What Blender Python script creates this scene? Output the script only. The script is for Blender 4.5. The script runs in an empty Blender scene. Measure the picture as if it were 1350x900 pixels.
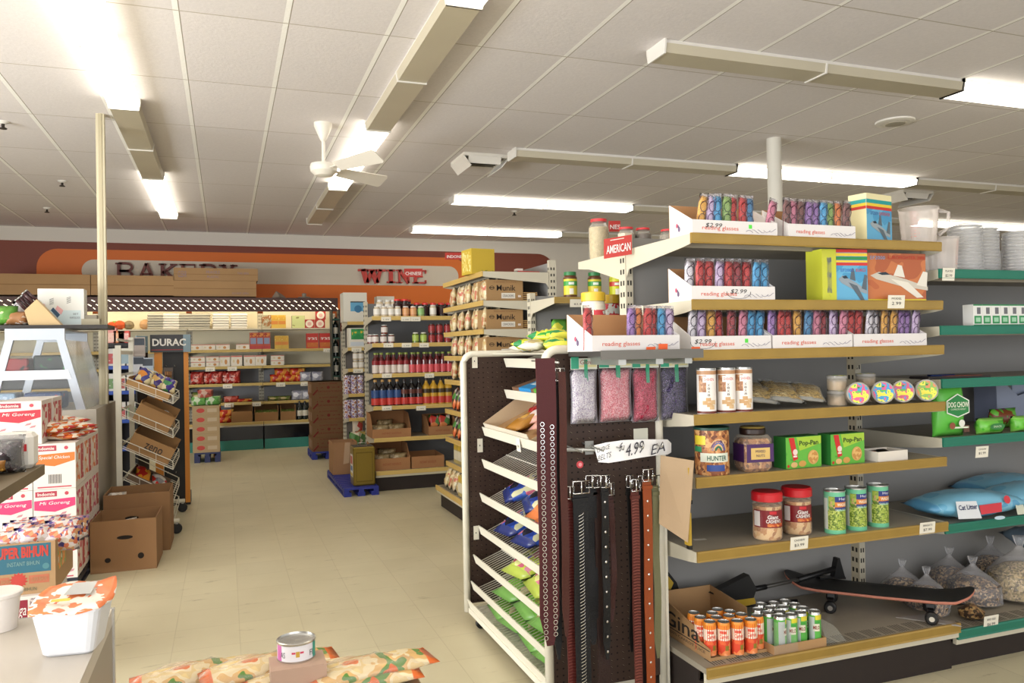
import bpy, math, random
from mathutils import Matrix, Vector
random.seed(7)
PI = math.pi
COL = bpy.context.scene.collection
# ------------------------------------------------------------ camera numbers
F = 1040.0; CZ = 1.40
YAW, PIT, ROL = math.radians(20.0), math.radians(.55), math.radians(-1.05)
_f = Vector((math.sin(YAW)*math.cos(PIT), math.cos(YAW)*math.cos(PIT), math.sin(PIT)))
_r = Vector((math.cos(YAW), -math.sin(YAW), 0)); _u = _r.cross(_f)
AX = _r*math.cos(ROL)+_u*math.sin(ROL); AY = -_r*math.sin(ROL)+_u*math.cos(ROL); AZ = _f
CAM = Vector((0, 0, CZ))
def ray(u, v): return AX*((u-675)/F)-AY*((v-450)/F)+AZ
def onz(u, v, z): r = ray(u, v); return CAM+r*((z-CZ)/r.z)
def ony(u, v, y): r = ray(u, v); return CAM+r*(y/r.y)
def onx(u, v, x): r = ray(u, v); return CAM+r*(x/r.x)
def xat(u, y, z):
    k = (u-675)/F; a = AX-AZ*k
    return -(y*a.y+(z-CZ)*a.z)/a.x
def yat(u, x, z):
    k = (u-675)/F; a = AX-AZ*k
    return -(x*a.x+(z-CZ)*a.z)/a.y
def zy(u, v, y): return ony(u, v, y).z
# ------------------------------------------------------------ materials
def lin(h):
    h = h.lstrip('#'); c = [int(h[i:i+2], 16)/255 for i in (0, 2, 4)]
    return tuple((x/12.92 if x <= .04045 else ((x+.055)/1.055)**2.4) for x in c)+(1,)
MC = {}
def mat(h, rough=.6, metal=0, emit=0, alpha=1, spec=.5, coat=0, bump=0, bscale=60, var=0, vscale=3):
    k = (h, rough, metal, emit, alpha, spec, coat, bump, bscale, var, vscale)
    if k in MC: return MC[k]
    m = bpy.data.materials.new('m_'+h.strip('#')+str(len(MC))); m.use_nodes = True
    n = m.node_tree.nodes; l = m.node_tree.links; p = n['Principled BSDF']
    p.inputs['Base Color'].default_value = lin(h); p.inputs['Roughness'].default_value = rough
    p.inputs['Metallic'].default_value = metal; p.inputs['Specular IOR Level'].default_value = spec
    if coat: p.inputs['Coat Weight'].default_value = coat; p.inputs['Coat Roughness'].default_value = .08
    if emit: p.inputs['Emission Color'].default_value = lin(h); p.inputs['Emission Strength'].default_value = emit
    if alpha < 1: p.inputs['Alpha'].default_value = alpha
    if bump or var:
        tc = n.new('ShaderNodeTexCoord')
    if bump:
        t = n.new('ShaderNodeTexNoise'); t.inputs['Scale'].default_value = bscale; t.inputs['Detail'].default_value = 3
        b = n.new('ShaderNodeBump'); b.inputs['Strength'].default_value = bump; b.inputs['Distance'].default_value = .01
        l.new(tc.outputs['Object'], t.inputs['Vector']); l.new(t.outputs['Fac'], b.inputs['Height']); l.new(b.outputs['Normal'], p.inputs['Normal'])
    if var:
        t2 = n.new('ShaderNodeTexNoise'); t2.inputs['Scale'].default_value = vscale; t2.inputs['Detail'].default_value = 4
        mx = n.new('ShaderNodeMixRGB'); mx.blend_type = 'MULTIPLY'; c = lin(h)
        mx.inputs[0].default_value = 1; mx.inputs[1].default_value = c
        r = n.new('ShaderNodeValToRGB'); r.color_ramp.elements[0].position = .3; r.color_ramp.elements[1].position = .7
        g = 1-var; r.color_ramp.elements[0].color = (g, g, g, 1); r.color_ramp.elements[1].color = (1, 1, 1, 1)
        l.new(tc.outputs['Object'], t2.inputs['Vector']); l.new(t2.outputs['Fac'], r.inputs[0]); l.new(r.outputs[0], mx.inputs[2]); l.new(mx.outputs[0], p.inputs['Base Color'])
    MC[k] = m; return m
def art(cols, scale=30, rough=.35, kind='v', bump=0, stretch=(1, 1, 1), alpha=1, rnd=1):
    """printed / mixed surface: constant colour patches"""
    k = ('art', tuple(cols), scale, rough, kind, bump, stretch, alpha, rnd)
    if k in MC: return MC[k]
    m = bpy.data.materials.new('art%d' % len(MC)); m.use_nodes = True
    n = m.node_tree.nodes; l = m.node_tree.links; p = n['Principled BSDF']; p.inputs['Roughness'].default_value = rough
    if alpha < 1: p.inputs['Alpha'].default_value = alpha
    tc = n.new('ShaderNodeTexCoord'); mp = n.new('ShaderNodeMapping'); mp.inputs['Scale'].default_value = stretch
    l.new(tc.outputs['Object'], mp.inputs['Vector'])
    r = n.new('ShaderNodeValToRGB'); r.color_ramp.interpolation = 'CONSTANT'
    if kind == 'v':
        t = n.new('ShaderNodeTexVoronoi'); t.inputs['Scale'].default_value = scale; t.inputs['Randomness'].default_value = rnd
        s = n.new('ShaderNodeSeparateColor'); l.new(t.outputs['Color'], s.inputs[0]); out = s.outputs[0]; h = t.outputs['Distance']
    else:
        t = n.new('ShaderNodeTexNoise'); t.inputs['Scale'].default_value = scale; t.inputs['Detail'].default_value = 2; out = t.outputs['Fac']; h = out
    l.new(mp.outputs[0], t.inputs['Vector']); l.new(out, r.inputs[0])
    e = r.color_ramp.elements; N = len(cols)
    while len(e) < N: e.new(.5)
    for i, c in enumerate(cols):
        pos = i/N if kind == 'v' else (0 if i == 0 else .36+.28*(i-1)/max(1, N-2) if N > 2 else .5)
        e[i].position = pos; e[i].color = lin(c)
    l.new(r.outputs[0], p.inputs['Base Color'])
    if bump:
        b = n.new('ShaderNodeBump'); b.inputs['Strength'].default_value = bump; b.inputs['Distance'].default_value = .004
        l.new(h, b.inputs['Height']); l.new(b.outputs['Normal'], p.inputs['Normal'])
    MC[k] = m; return m
def clear(h='#eef4f6', a=.22, rough=.08):
    k = ('clear', h, a, rough)
    if k in MC: return MC[k]
    m = bpy.data.materials.new('clear%d' % len(MC)); m.use_nodes = True
    n = m.node_tree.nodes; l = m.node_tree.links; p = n['Principled BSDF']
    p.inputs['Base Color'].default_value = lin(h); p.inputs['Roughness'].default_value = rough
    tr = n.new('ShaderNodeBsdfTransparent'); mx = n.new('ShaderNodeMixShader'); lw = n.new('ShaderNodeLayerWeight'); lw.inputs['Blend'].default_value = .25
    ad = n.new('ShaderNodeMath'); ad.operation = 'MULTIPLY_ADD'; ad.inputs[1].default_value = .6; ad.inputs[2].default_value = a; ad.use_clamp = True
    l.new(lw.outputs['Fresnel'], ad.inputs[0]); l.new(ad.outputs[0], mx.inputs[0]); l.new(tr.outputs[0], mx.inputs[1]); l.new(p.outputs[0], mx.inputs[2])
    tc = n.new('ShaderNodeTexCoord'); t = n.new('ShaderNodeTexNoise'); t.inputs['Scale'].default_value = 45
    b = n.new('ShaderNodeBump'); b.inputs['Strength'].default_value = .5; b.inputs['Distance'].default_value = .006
    l.new(tc.outputs['Object'], t.inputs['Vector']); l.new(t.outputs['Fac'], b.inputs['Height']); l.new(b.outputs['Normal'], p.inputs['Normal'])
    l.new(mx.outputs[0], n['Material Output'].inputs[0]); MC[k] = m; return m
WHITE = mat('#eeeae2', .55); CREAM = mat('#d8d1bb', .5); STEEL = mat('#b9b9b4', .35, .8); CHROME = mat('#e6e6e6', .15, 1)
BLACK = mat('#111112', .45); DARK = mat('#2b2320', .6); KRAFT = mat('#b08a5e', .8, var=.12, vscale=6); KRAFTD = mat('#8a6844', .85)
GOLD = mat('#a98a44', .35, .25, var=.15, vscale=9); GREEN = mat('#20735e', .5); GREY = mat('#84868c', .7); SHELF = mat('#a89f8b', .55)
PLASTIC = clear(); RED = mat('#c8202c', .35)
# ------------------------------------------------------------ text
_T = {}
def text_mesh(s, bold=0, shear=0):
    k = (s, bold, shear)
    if k in _T: return _T[k]
    c = bpy.data.curves.new('t', 'FONT'); c.body = s; c.size = 1; c.align_x = 'CENTER'; c.resolution_u = 2; c.offset = bold; c.shear = shear
    o = bpy.data.objects.new('t', c); COL.objects.link(o); dg = bpy.context.evaluated_depsgraph_get()
    e = o.evaluated_get(dg); me = e.to_mesh()
    v = [(p.co.x, p.co.y) for p in me.vertices]; f = [tuple(q.vertices) for q in me.polygons]
    e.to_mesh_clear(); bpy.data.objects.remove(o); bpy.data.curves.remove(c)
    if v:
        x0 = min(a for a, b in v); x1 = max(a for a, b in v); y0 = min(b for a, b in v); y1 = max(b for a, b in v)
        v = [((a-(x0+x1)/2)/(x1-x0), (b-(y0+y1)/2)/(y1-y0)) for a, b in v]   # unit box
    _T[k] = (v, f); return _T[k]
# ------------------------------------------------------------ mesh builder
class MB:
    def __init__(s): s.v = []; s.f = []; s.mi = []; s.mats = []; s.M = Matrix.Identity(4); s.sm = []
    def _m(s, m):
        if m not in s.mats: s.mats.append(m)
        return s.mats.index(m)
    def add(s, vs, fs, m, smooth=False):
        b = len(s.v); s.v += [s.M @ Vector(p) for p in vs]; i = s._m(m)
        for f in fs: s.f.append(tuple(b+k for k in f)); s.mi.append(i); s.sm.append(smooth)
        return s
    def box(s, x0, x1, y0, y1, z0, z1, m, bv=0):
        if bv <= 0:
            vs = [(x, y, z) for x in (x0, x1) for y in (y0, y1) for z in (z0, z1)]
            return s.add(vs, [(0, 1, 3, 2), (4, 6, 7, 5), (0, 4, 5, 1), (2, 3, 7, 6), (0, 2, 6, 4), (1, 5, 7, 3)], m)
        # rounded vertical+horizontal edges by octagonal section
        b = bv; pr = [(x0+b, y0), (x1-b, y0), (x1, y0+b), (x1, y1-b), (x1-b, y1), (x0+b, y1), (x0, y1-b), (x0, y0+b)]
        ins = [(x0+b*1.6, y0+b*.7), (x1-b*1.6, y0+b*.7), (x1-b*.7, y0+b*1.6), (x1-b*.7, y1-b*1.6), (x1-b*1.6, y1-b*.7), (x0+b*1.6, y1-b*.7), (x0+b*.7, y1-b*1.6), (x0+b*.7, y0+b*1.6)]
        vs = [(x, y, z0) for x, y in ins]+[(x, y, z0+b) for x, y in pr]+[(x, y, z1-b) for x, y in pr]+[(x, y, z1) for x, y in ins]
        fs = [tuple(range(7, -1, -1)), tuple(range(24, 32))]
        for r in range(3):
            for i in range(8): j = (i+1) % 8; fs.append((r*8+i, r*8+j, r*8+8+j, r*8+8+i))
        return s.add(vs, fs, m)
    def lathe(s, prof, m, seg=20, c=(0, 0, 0), ms=None, smooth=True, cap=True):
        x, y, z = c; vs = []
        for r, h in prof:
            for i in range(seg): a = 2*PI*i/seg; vs.append((x+r*math.cos(a), y+r*math.sin(a), z+h))
        for k in range(len(prof)-1):
            mm = ms[k] if ms else m
            b = len(s.v); sub = vs[k*seg:(k+2)*seg]
            s.add(sub, [(i, (i+1) % seg, seg+(i+1) % seg, seg+i) for i in range(seg)], mm, smooth)
        if cap:
            s.add(vs[:seg], [tuple(range(seg-1, -1, -1))], ms[0] if ms else m)
            s.add(vs[-seg:], [tuple(range(seg))], ms[-1] if ms else m)
        return s
    def cyl(s, x, y, z0, z1, r, m, seg=16): return s.lathe([(r, z0), (r, z1)], m, seg, (x, y, 0))
    def tube(s, pts, r, m, seg=8, closed=False, flat=None):
        pts = [Vector(p) for p in pts]; n = len(pts); vs = []
        for i, p in enumerate(pts):
            a = pts[(i-1) % n] if (closed or i) else p; b = pts[(i+1) % n] if (closed or i < n-1) else p
            d = (b-a).normalized(); up = Vector((0, 0, 1)) if abs(d.z) < .9 else Vector((0, 1, 0))
            e1 = d.cross(up).normalized(); e2 = d.cross(e1)
            for k in range(seg):
                t = 2*PI*(k+.5)/seg; vs.append(p+e1*math.cos(t)*r+e2*math.sin(t)*(flat or r))
        fs = [(i*seg+k, i*seg+(k+1) % seg, ((i+1) % n)*seg+(k+1) % seg, ((i+1) % n)*seg+k) for i in range(n if closed else n-1) for k in range(seg)]
        if not closed: fs += [tuple(range(seg-1, -1, -1)), tuple(range((n-1)*seg, n*seg))]
        return s.add(vs, fs, m, seg > 5)
    def prism(s, poly, y0, y1, m):      # poly in (x,z), extruded along y
        n = len(poly); vs = [(x, y0, z) for x, z in poly]+[(x, y1, z) for x, z in poly]
        return s.add(vs, [tuple(range(n)), tuple(range(2*n-1, n-1, -1))]+[(i, n+i, n+(i+1) % n, (i+1) % n) for i in range(n)], m)
    def prismx(s, poly, x0, x1, m):     # poly in (y,z), extruded along x
        n = len(poly); vs = [(x0, y, z) for y, z in poly]+[(x1, y, z) for y, z in poly]
        return s.add(vs, [tuple(range(n)), tuple(range(2*n-1, n-1, -1))]+[(i, n+i, n+(i+1) % n, (i+1) % n) for i in range(n)], m)
    def prismz(s, poly, z0, z1, m):
        n = len(poly); vs = [(x, y, z0) for x, y in poly]+[(x, y, z1) for x, y in poly]
        return s.add(vs, [tuple(range(n-1, -1, -1)), tuple(range(n, 2*n))]+[(i, (i+1) % n, n+(i+1) % n, n+i) for i in range(n)], m)
    def quad(s, pts, m): return s.add(pts, [tuple(range(len(pts)))], m)
    def fr(s, x0, x1, z0, z1, y, m, t=.0007):  # printed panel on a face looking along -y
        return s.box(x0, x1, y-t, y, z0, z1, m)
    def text(s, st, cx, cz, w, h, y, m, bold=0, shear=0, fn=None):
        v, f = text_mesh(st, bold, shear)
        fn = fn or (lambda a, b: (a, y-.0012, b))
        return s.add([fn(cx+a*w, cz+b*h) for a, b in v], f, m)
    def ctext(s, st, r, a0, cz, w, h, m, bold=0, c=(0, 0)):   # text wrapped round a cylinder, a0 = centre angle
        return s.text(st, 0, cz, w, h, 0, m, bold, 0, lambda a, b: (c[0]+r*1.012*math.cos(a0+a/r), c[1]+r*1.012*math.sin(a0+a/r), b))
    def cpatch(s, r, a0, a1, z0, z1, m, n=8, k=1.006, c=(0, 0)):
        vs = []
        for i in range(n+1):
            a = a0+(a1-a0)*i/n
            for z in (z0, z1): vs.append((c[0]+r*k*math.cos(a), c[1]+r*k*math.sin(a), z))
        return s.add(vs, [(2*i, 2*i+2, 2*i+3, 2*i+1) for i in range(n)], m, True)
    def disc(s, cx, cz, r, y, m, n=16, rz=None):
        rz = rz or r
        return s.add([(cx+r*math.cos(2*PI*i/n), y-.0009, cz+rz*math.sin(2*PI*i/n)) for i in range(n)], [tuple(range(n))], m)
    def pillow(s, w, h, t, m, nx=8, nz=8, seed=0, crimp=.08, flatb=0, mc=None, wr=.12, taper=0):
        """sealed bag standing in XZ, bottom at z=0, thickness along y"""
        rd = random.Random(seed); mc = mc or m
        def pt(i, j, sg):
            u = 2*i/nx-1; q = j/nz; c = min(1, min(q, 1-q)/crimp) if crimp else 1
            th = t/2*((1-abs(u)**2.6)**.5)*(min(1, math.sin(PI*min(1, max(0, q))))**.55)
            tp = max(.15, math.sin(PI*min(1, max(0, q))))**taper if taper else 1; return (u*w/2*(1-.07*math.sin(PI*q))*tp, sg*th, q*h)
        vs = []; idx = {}
        for j in range(nz+1):
            for i in range(nx+1):
                n = 1+wr*rd.uniform(-1, 1)
                for sg in ((-1, 1)):
                    if i in (0, nx) or j in (0, nz):
                        if sg == 1: idx[i, j, 1] = idx[i, j, -1]; continue
                    p = pt(i, j, sg); idx[i, j, sg] = len(vs); vs.append((p[0], p[1]*n, p[2]))
        f1 = []; f2 = []
        for j in range(nz):
            for i in range(nx):
                t_ = f2 if j in (0, nz-1) else f1
                t_.append((idx[i, j, -1], idx[i+1, j, -1], idx[i+1, j+1, -1], idx[i, j+1, -1]))
                t_.append((idx[i, j, 1], idx[i, j+1, 1], idx[i+1, j+1, 1], idx[i+1, j, 1]))
        b = len(s.v); s.v += [s.M @ Vector(p) for p in vs]
        for fl, mm in ((f1, m), (f2, mc)):
            k = s._m(mm)
            for f in fl: s.f.append(tuple(b+q for q in f)); s.mi.append(k); s.sm.append(True)
        return s
    def build(s, name, parent=None, loc=(0, 0, 0), rz=0, label=None, cat=None, group=None, kind=None, rot=None):
        me = bpy.data.meshes.new(name); me.from_pydata([tuple(p) for p in s.v], [], s.f); me.update()
        for m in s.mats: me.materials.append(m)
        me.polygons.foreach_set('material_index', s.mi); me.polygons.foreach_set('use_smooth', s.sm)
        o = bpy.data.objects.new(name, me); COL.objects.link(o); o.location = loc; o.rotation_euler = rot or (0, 0, rz)
        if parent: o.parent = parent
        tag(o, label, cat, group, kind); return o
def tag(o, label=None, cat=None, group=None, kind=None):
    for k, v in (('label', label), ('category', cat), ('group', group), ('kind', kind)):
        if v: o[k] = v
    return o
def thing(name, label, cat, loc=(0, 0, 0), rz=0, group=None, rot=None):
    o = bpy.data.objects.new(name, None); COL.objects.link(o); o.empty_display_size = .05
    o.location = loc; o.rotation_euler = rot or (0, 0, rz); return tag(o, label, cat, group)
def dup(o, loc, rz=None, label=None, group=None, rot=None, sc=None):
    c = o.copy(); COL.objects.link(c); c.location = loc
    if rz is not None: c.rotation_euler = (0, 0, rz)
    if rot is not None: c.rotation_euler = rot
    if sc is not None: c.scale = sc
    if label: c['label'] = label
    if group: c['group'] = group
    for ch in list(o.children):
        d = ch.copy(); COL.objects.link(d); d.parent = c
        for g in list(ch.children):
            e = g.copy(); COL.objects.link(e); e.parent = d
    return c
class Proto:
    """first put() moves the built thing itself, later ones copy it"""
    def __init__(s, o): s.o = o; s.used = False
    def put(s, loc, rz=0, label=None, group=None, rot=None, sc=None):
        if s.used: return dup(s.o, loc, rz, label, group, rot, sc)
        s.used = True; s.o.location = loc; s.o.rotation_euler = rot or (0, 0, rz)
        if sc is not None: s.o.scale = sc
        if label: s.o['label'] = label
        if group: s.o['group'] = group
        return s.o
ORD = ['first', 'second', 'third', 'fourth', 'fifth', 'sixth', 'seventh', 'eighth', 'ninth', 'tenth', 'eleventh', 'twelfth', 'thirteenth', 'fourteenth', 'fifteenth', 'sixteenth']
def nth(i, n):
    if i == 0: return 'leftmost'
    if i == n-1: return 'rightmost'
    return ORD[i]+' from the left'
def T(x, y, z): return Matrix.Translation((x, y, z))
def RX(a): return Matrix.Rotation(a, 4, 'X')
def RY(a): return Matrix.Rotation(a, 4, 'Y')
def RZ(a): return Matrix.Rotation(a, 4, 'Z')
def D(a): return math.radians(a)
# ============================================================ ROOM
HC = 3.30; YB = 13.1; XL = -6.0; XR = 17.0; YF = -3.0
def room_mat(kind):
    m = bpy.data.materials.new(kind); m.use_nodes = True; n = m.node_tree.nodes; l = m.node_tree.links; p = n['Principled BSDF']
    tc = n.new('ShaderNodeTexCoord'); s = n.new('ShaderNodeSeparateXYZ'); l.new(tc.outputs['Object'], s.inputs[0])
    def mth(op, a, b=None, c=None):
        q = n.new('ShaderNodeMath'); q.operation = op
        for i, x in enumerate((a, b, c)):
            if x is None: continue
            if isinstance(x, (int, float)): q.inputs[i].default_value = x
            else: l.new(x, q.inputs[i])
        return q.outputs[0]
    def line(ax, per, off, wid):
        f = mth('FRACT', mth('DIVIDE', mth('SUBTRACT', ax, off), per)); d = mth('MINIMUM', f, mth('SUBTRACT', 1, f))
        return mth('LESS_THAN', d, wid/per/2)
    def cell(ax, per, off): return mth('FLOOR', mth('DIVIDE', mth('SUBTRACT', ax, off), per))
    def mix(fac, a, b, bt='MIX'):
        q = n.new('ShaderNodeMixRGB'); q.blend_type = bt
        for i, x in enumerate((fac, a, b)):
            if isinstance(x, (tuple, float, int)): q.inputs[i].default_value = x
            else: l.new(x, q.inputs[i])
        return q.outputs[0]
    wn = n.new('ShaderNodeTexWhiteNoise'); wn.noise_dimensions = '2D'; cb = n.new('ShaderNodeCombineXYZ')
    if kind == 'ceiling':
        PX_, PY_ = .585, 1.17; ox, oy = -.228, 5.86
        l.new(cell(s.outputs[0], PX_, ox), cb.inputs[0]); l.new(cell(s.outputs[1], PY_, oy), cb.inputs[1]); l.new(cb.outputs[0], wn.inputs['Vector'])
        tint = mth('MULTIPLY_ADD', wn.outputs['Value'], .07, .93)
        nz = n.new('ShaderNodeTexNoise'); nz.inputs['Scale'].default_value = 55; nz.inputs['Detail'].default_value = 4; l.new(tc.outputs['Object'], nz.inputs['Vector'])
        base = mix(1., lin('#efe9e8'), mix(nz.outputs['Fac'], (.86, .86, .86, 1), (1, 1, 1, 1)), 'MULTIPLY')
        cc = n.new('ShaderNodeCombineColor'); [l.new(tint, cc.inputs[i]) for i in range(3)]
        base = mix(1., base, cc.outputs[0], 'MULTIPLY')
        a = mix(line(s.outputs[0], PX_, ox, .034), base, lin('#fbf9f4'))
        a = mix(line(s.outputs[0], PX_, ox+.016, .006), a, lin('#9b9284'))
        a = mix(line(s.outputs[1], PY_, oy, .009), a, lin('#b5ab9b'))
        l.new(a, p.inputs['Base Color']); p.inputs['Roughness'].default_value = .9
        b = n.new('ShaderNodeBump'); b.inputs['Strength'].default_value = .35; b.inputs['Distance'].default_value = .004; l.new(nz.outputs['Fac'], b.inputs['Height']); l.new(b.outputs['Normal'], p.inputs['Normal'])
    else:
        P_ = .305
        l.new(cell(s.outputs[0], P_, .05), cb.inputs[0]); l.new(cell(s.outputs[1], P_, .1), cb.inputs[1]); l.new(cb.outputs[0], wn.inputs['Vector'])
        cc = n.new('ShaderNodeCombineColor'); t = mth('MULTIPLY_ADD', wn.outputs['Value'], .05, .95); [l.new(t, cc.inputs[i]) for i in range(3)]
        nz = n.new('ShaderNodeTexNoise'); nz.inputs['Scale'].default_value = 2.5; nz.inputs['Detail'].default_value = 6; l.new(tc.outputs['Object'], nz.inputs['Vector'])
        base = mix(nz.outputs['Fac'], lin('#beb595'), lin('#d3caac')); base = mix(1., base, cc.outputs[0], 'MULTIPLY')
        # scuffs: sparse dark streaks
        mp = n.new('ShaderNodeMapping'); mp.inputs['Scale'].default_value = (2.2, 9, 1); l.new(tc.outputs['Object'], mp.inputs['Vector'])
        n2 = n.new('ShaderNodeTexNoise'); n2.inputs['Scale'].default_value = 1.6; n2.inputs['Detail'].default_value = 8; n2.inputs['Roughness'].default_value = .7; l.new(mp.outputs[0], n2.inputs['Vector'])
        r = n.new('ShaderNodeValToRGB'); r.color_ramp.elements[0].position = .61; r.color_ramp.elements[1].position = .72; l.new(n2.outputs['Fac'], r.inputs[0])
        base = mix(mth('MULTIPLY', r.outputs[0], .8), base, lin('#7d7050'))
        g = mth('MAXIMUM', line(s.outputs[0], P_, .05, .004), line(s.outputs[1], P_, .1, .004))
        n3 = n.new('ShaderNodeTexNoise'); n3.inputs['Scale'].default_value = 3; l.new(tc.outputs['Object'], n3.inputs['Vector'])
        base = mix(mth('MULTIPLY', g, mth('MULTIPLY', n3.outputs['Fac'], .55)), base, lin('#8b7d58'))
        l.new(base, p.inputs['Base Color']); p.inputs['Roughness'].default_value = .38; p.inputs['Specular IOR Level'].default_value = .35
    return m
def slab(name, x0, x1, y0, y1, z0, z1, m): 
    return MB().box(x0, x1, y0, y1, z0, z1, m).build(name, kind='structure')
slab('floor', XL, XR, YF, YB, -.1, 0, room_mat('floor'))
slab('ceiling', XL, XR, YF, YB, HC, HC+.1, room_mat('ceiling'))
WALL = mat('#dcd6cc', .8)
slab('wall_left', XL-.1, XL, YF, YB, 0, HC, WALL); slab('wall_right', XR, XR+.1, YF, YB, 0, HC, WALL)
slab('wall_back', XL, XR, YB, YB+.1, 0, HC, WALL)
# painted fascia on the back wall: brown field, orange and white lozenges
def loz(x0, x1, z0, z1, r, left=True, right=True, n=8):
    P = []
    def arc(cx, cz, a0): 
        for i in range(n+1): a = a0+PI/2*i/n; P.append((cx+r*math.cos(a), cz+r*math.sin(a)))
    if right: arc(x1-r, z0+r, -PI/2); arc(x1-r, z1-r, 0)
    else: P.extend([(x1, z0), (x1, z1)])
    if left: arc(x0+r, z1-r, PI/2); arc(x0+r, z0+r, PI)
    else: P.extend([(x0, z1), (x0, z0)])
    return P
def zl(v): return zy(300, v, YB)
bands = thing('wall_sign_band', 'long painted wall band, brown with nested orange and white rounded bars, along the back wall', 'sign', (0, YB, 0))
b = MB().prism(loz(-5.6, 5.62, zl(438), zl(324), .34, False), -.012, 0, mat('#7d3d2c', .6)); b.build('brown_field', bands, label='brown rounded field')
b = MB().prism(loz(-2.55, 3.96, zl(418), zl(333), .28), -.018, -.0125, mat('#d66c1c', .55)); b.build('orange_bar', bands, label='orange rounded bar')
b = MB().prism(loz(-1.97, 3.80, zl(374), zl(345.5), .17), -.024, -.0185, mat('#cfc5b4', .6)); b.build('white_bar', bands, label='white rounded bar')
# slab serif letters as stroked shapes
def stroke_letter(mb, ch, x, z, w, h, t, y0, y1, m):
    def bar(x0, z0, x1, z1, tt=t):
        a = Vector((x0, z0)); c = Vector((x1, z1)); d = (c-a).normalized(); nn = Vector((-d.y, d.x))*tt/2
        mb.prism([(x+p.x, z+p.y) for p in (a-nn, c-nn, c+nn, a+nn)], y0, y1, m)
    s = t*.45; H = h; W_ = w
    def serif(cx, cz, ww=None): ww = ww or t*2.1; bar(cx-ww/2, cz, cx+ww/2, cz, s)
    def vert(cx): bar(cx, 0, cx, H); serif(cx, s/2); serif(cx, H-s/2)
    if ch == 'B': 
        vert(t); 
        for zc in (H*.26, H*.74):
            pts = [(t, zc-H*.24)]+[(W_*.62+W_*.33*math.cos(a), zc+H*.24*math.sin(a)) for a in [(-PI/2+PI*i/6) for i in range(7)]]+[(t, zc+H*.24)]
            for i in range(len(pts)-1): bar(*pts[i], *pts[i+1], t*.75)
    elif ch == 'A': bar(t*.8, 0, W_/2, H, t*.8); bar(W_-t*.8, 0, W_/2, H); bar(W_*.28, H*.33, W_*.74, H*.33, s); serif(t*.8, s/2); serif(W_-t*.8, s/2)
    elif ch == 'K': vert(t); bar(t, H*.4, W_-t, H-s, t*.8); bar(t*1.9, H*.52, W_-t, 0); serif(W_-t, s/2); serif(W_-t, H-s/2)
    elif ch == 'E': vert(t); [bar(t, zz, W_-t*.5, zz, s*1.2) for zz in (s/2, H-s/2)]; bar(t, H/2, W_*.7, H/2, s); bar(W_-t*.5, 0, W_-t*.5, H*.25, s); bar(W_-t*.5, H*.75, W_-t*.5, H, s)
    elif ch == 'R':
        vert(t); pts = [(t, H*.48)]+[(W_*.58+W_*.3*math.cos(a), H*.73+H*.24*math.sin(a)) for a in [(-PI/2+PI*i/6) for i in range(7)]]+[(t, H*.97)]
        for i in range(len(pts)-1): bar(*pts[i], *pts[i+1], t*.75)
        bar(W_*.5, H*.48, W_-t, 0); serif(W_-t*.7, s/2)
    elif ch == 'Y': bar(W_/2, 0, W_/2, H*.45); bar(W_/2, H*.42, t, H, t); bar(W_/2, H*.42, W_-t, H, t*.8); serif(W_/2, s/2); serif(t, H-s/2); serif(W_-t, H-s/2)
    elif ch == 'W': bar(t*.8, H, W_*.3, 0); bar(W_*.3, 0, W_*.5, H*.9, t*.7); bar(W_*.5, H*.9, W_*.7, 0); bar(W_*.7, 0, W_-t*.8, H, t*.7); [serif(q, H-s/2) for q in (t*.8, W_/2, W_-t*.8)]
    elif ch == 'I': vert(W_/2)
    elif ch == 'N': bar(t, 0, t, H, t*.7); serif(t, s/2); serif(t, H-s/2); bar(t, H, W_-t, 0); bar(W_-t, 0, W_-t, H, t*.7); serif(W_-t, H-s/2)
def word(st, us, v0, v1, m, what, y0=-.075, y1=-.0235):
    z0, z1 = zl(v1), zl(v0)
    root = thing(what[0], what[1], 'lettering', (0, YB, 0))
    for ch, (a, c) in zip(st, us):
        x0, x1 = xat(a, YB, 2.6), xat(c, YB, 2.6); mb = MB(); stroke_letter(mb, ch, x0, z0, x1-x0, z1-z0, (x1-x0)*(.19 if ch != 'I' else .34), y0, y1, m)
        mb.build('letter', root)
word('BAKERY', [(153, 176), (181, 206), (210, 234), (237, 259), (263, 287), (289, 313)], 349.5, 369.5, mat('#6e3026', .5), ('bakery_lettering', 'brown slab serif BAKERY letters on the white bar of the back wall'))
word('WINE', [(473, 506), (507, 522), (522, 541), (543, 562)], 352, 371, mat('#c04038', .5), ('wine_lettering', 'red slab serif WINE letters on the white bar of the back wall'))
# -------- posts
x, y = -.895, 6.9
MB().box(x-.03, x+.03, y-.03, y+.03, 1.02, HC, mat('#cdc4a8', .5)).box(x-.012, x+.012, y-.036, y-.03, 1.02, HC, mat('#b9ae90', .5)).build('service_pole', label='square cream service pole rising from the deli case to the ceiling', cat='pole')
x, y = xat(1021, 6.0, 3.0), 6.0
MB().lathe([(.066, 0), (.066, HC)], mat('#dcd8cc', .45), 24, (x, y, 0)).build('round_column', label='round white column standing behind the tall right-hand shelves', cat='column')
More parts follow.
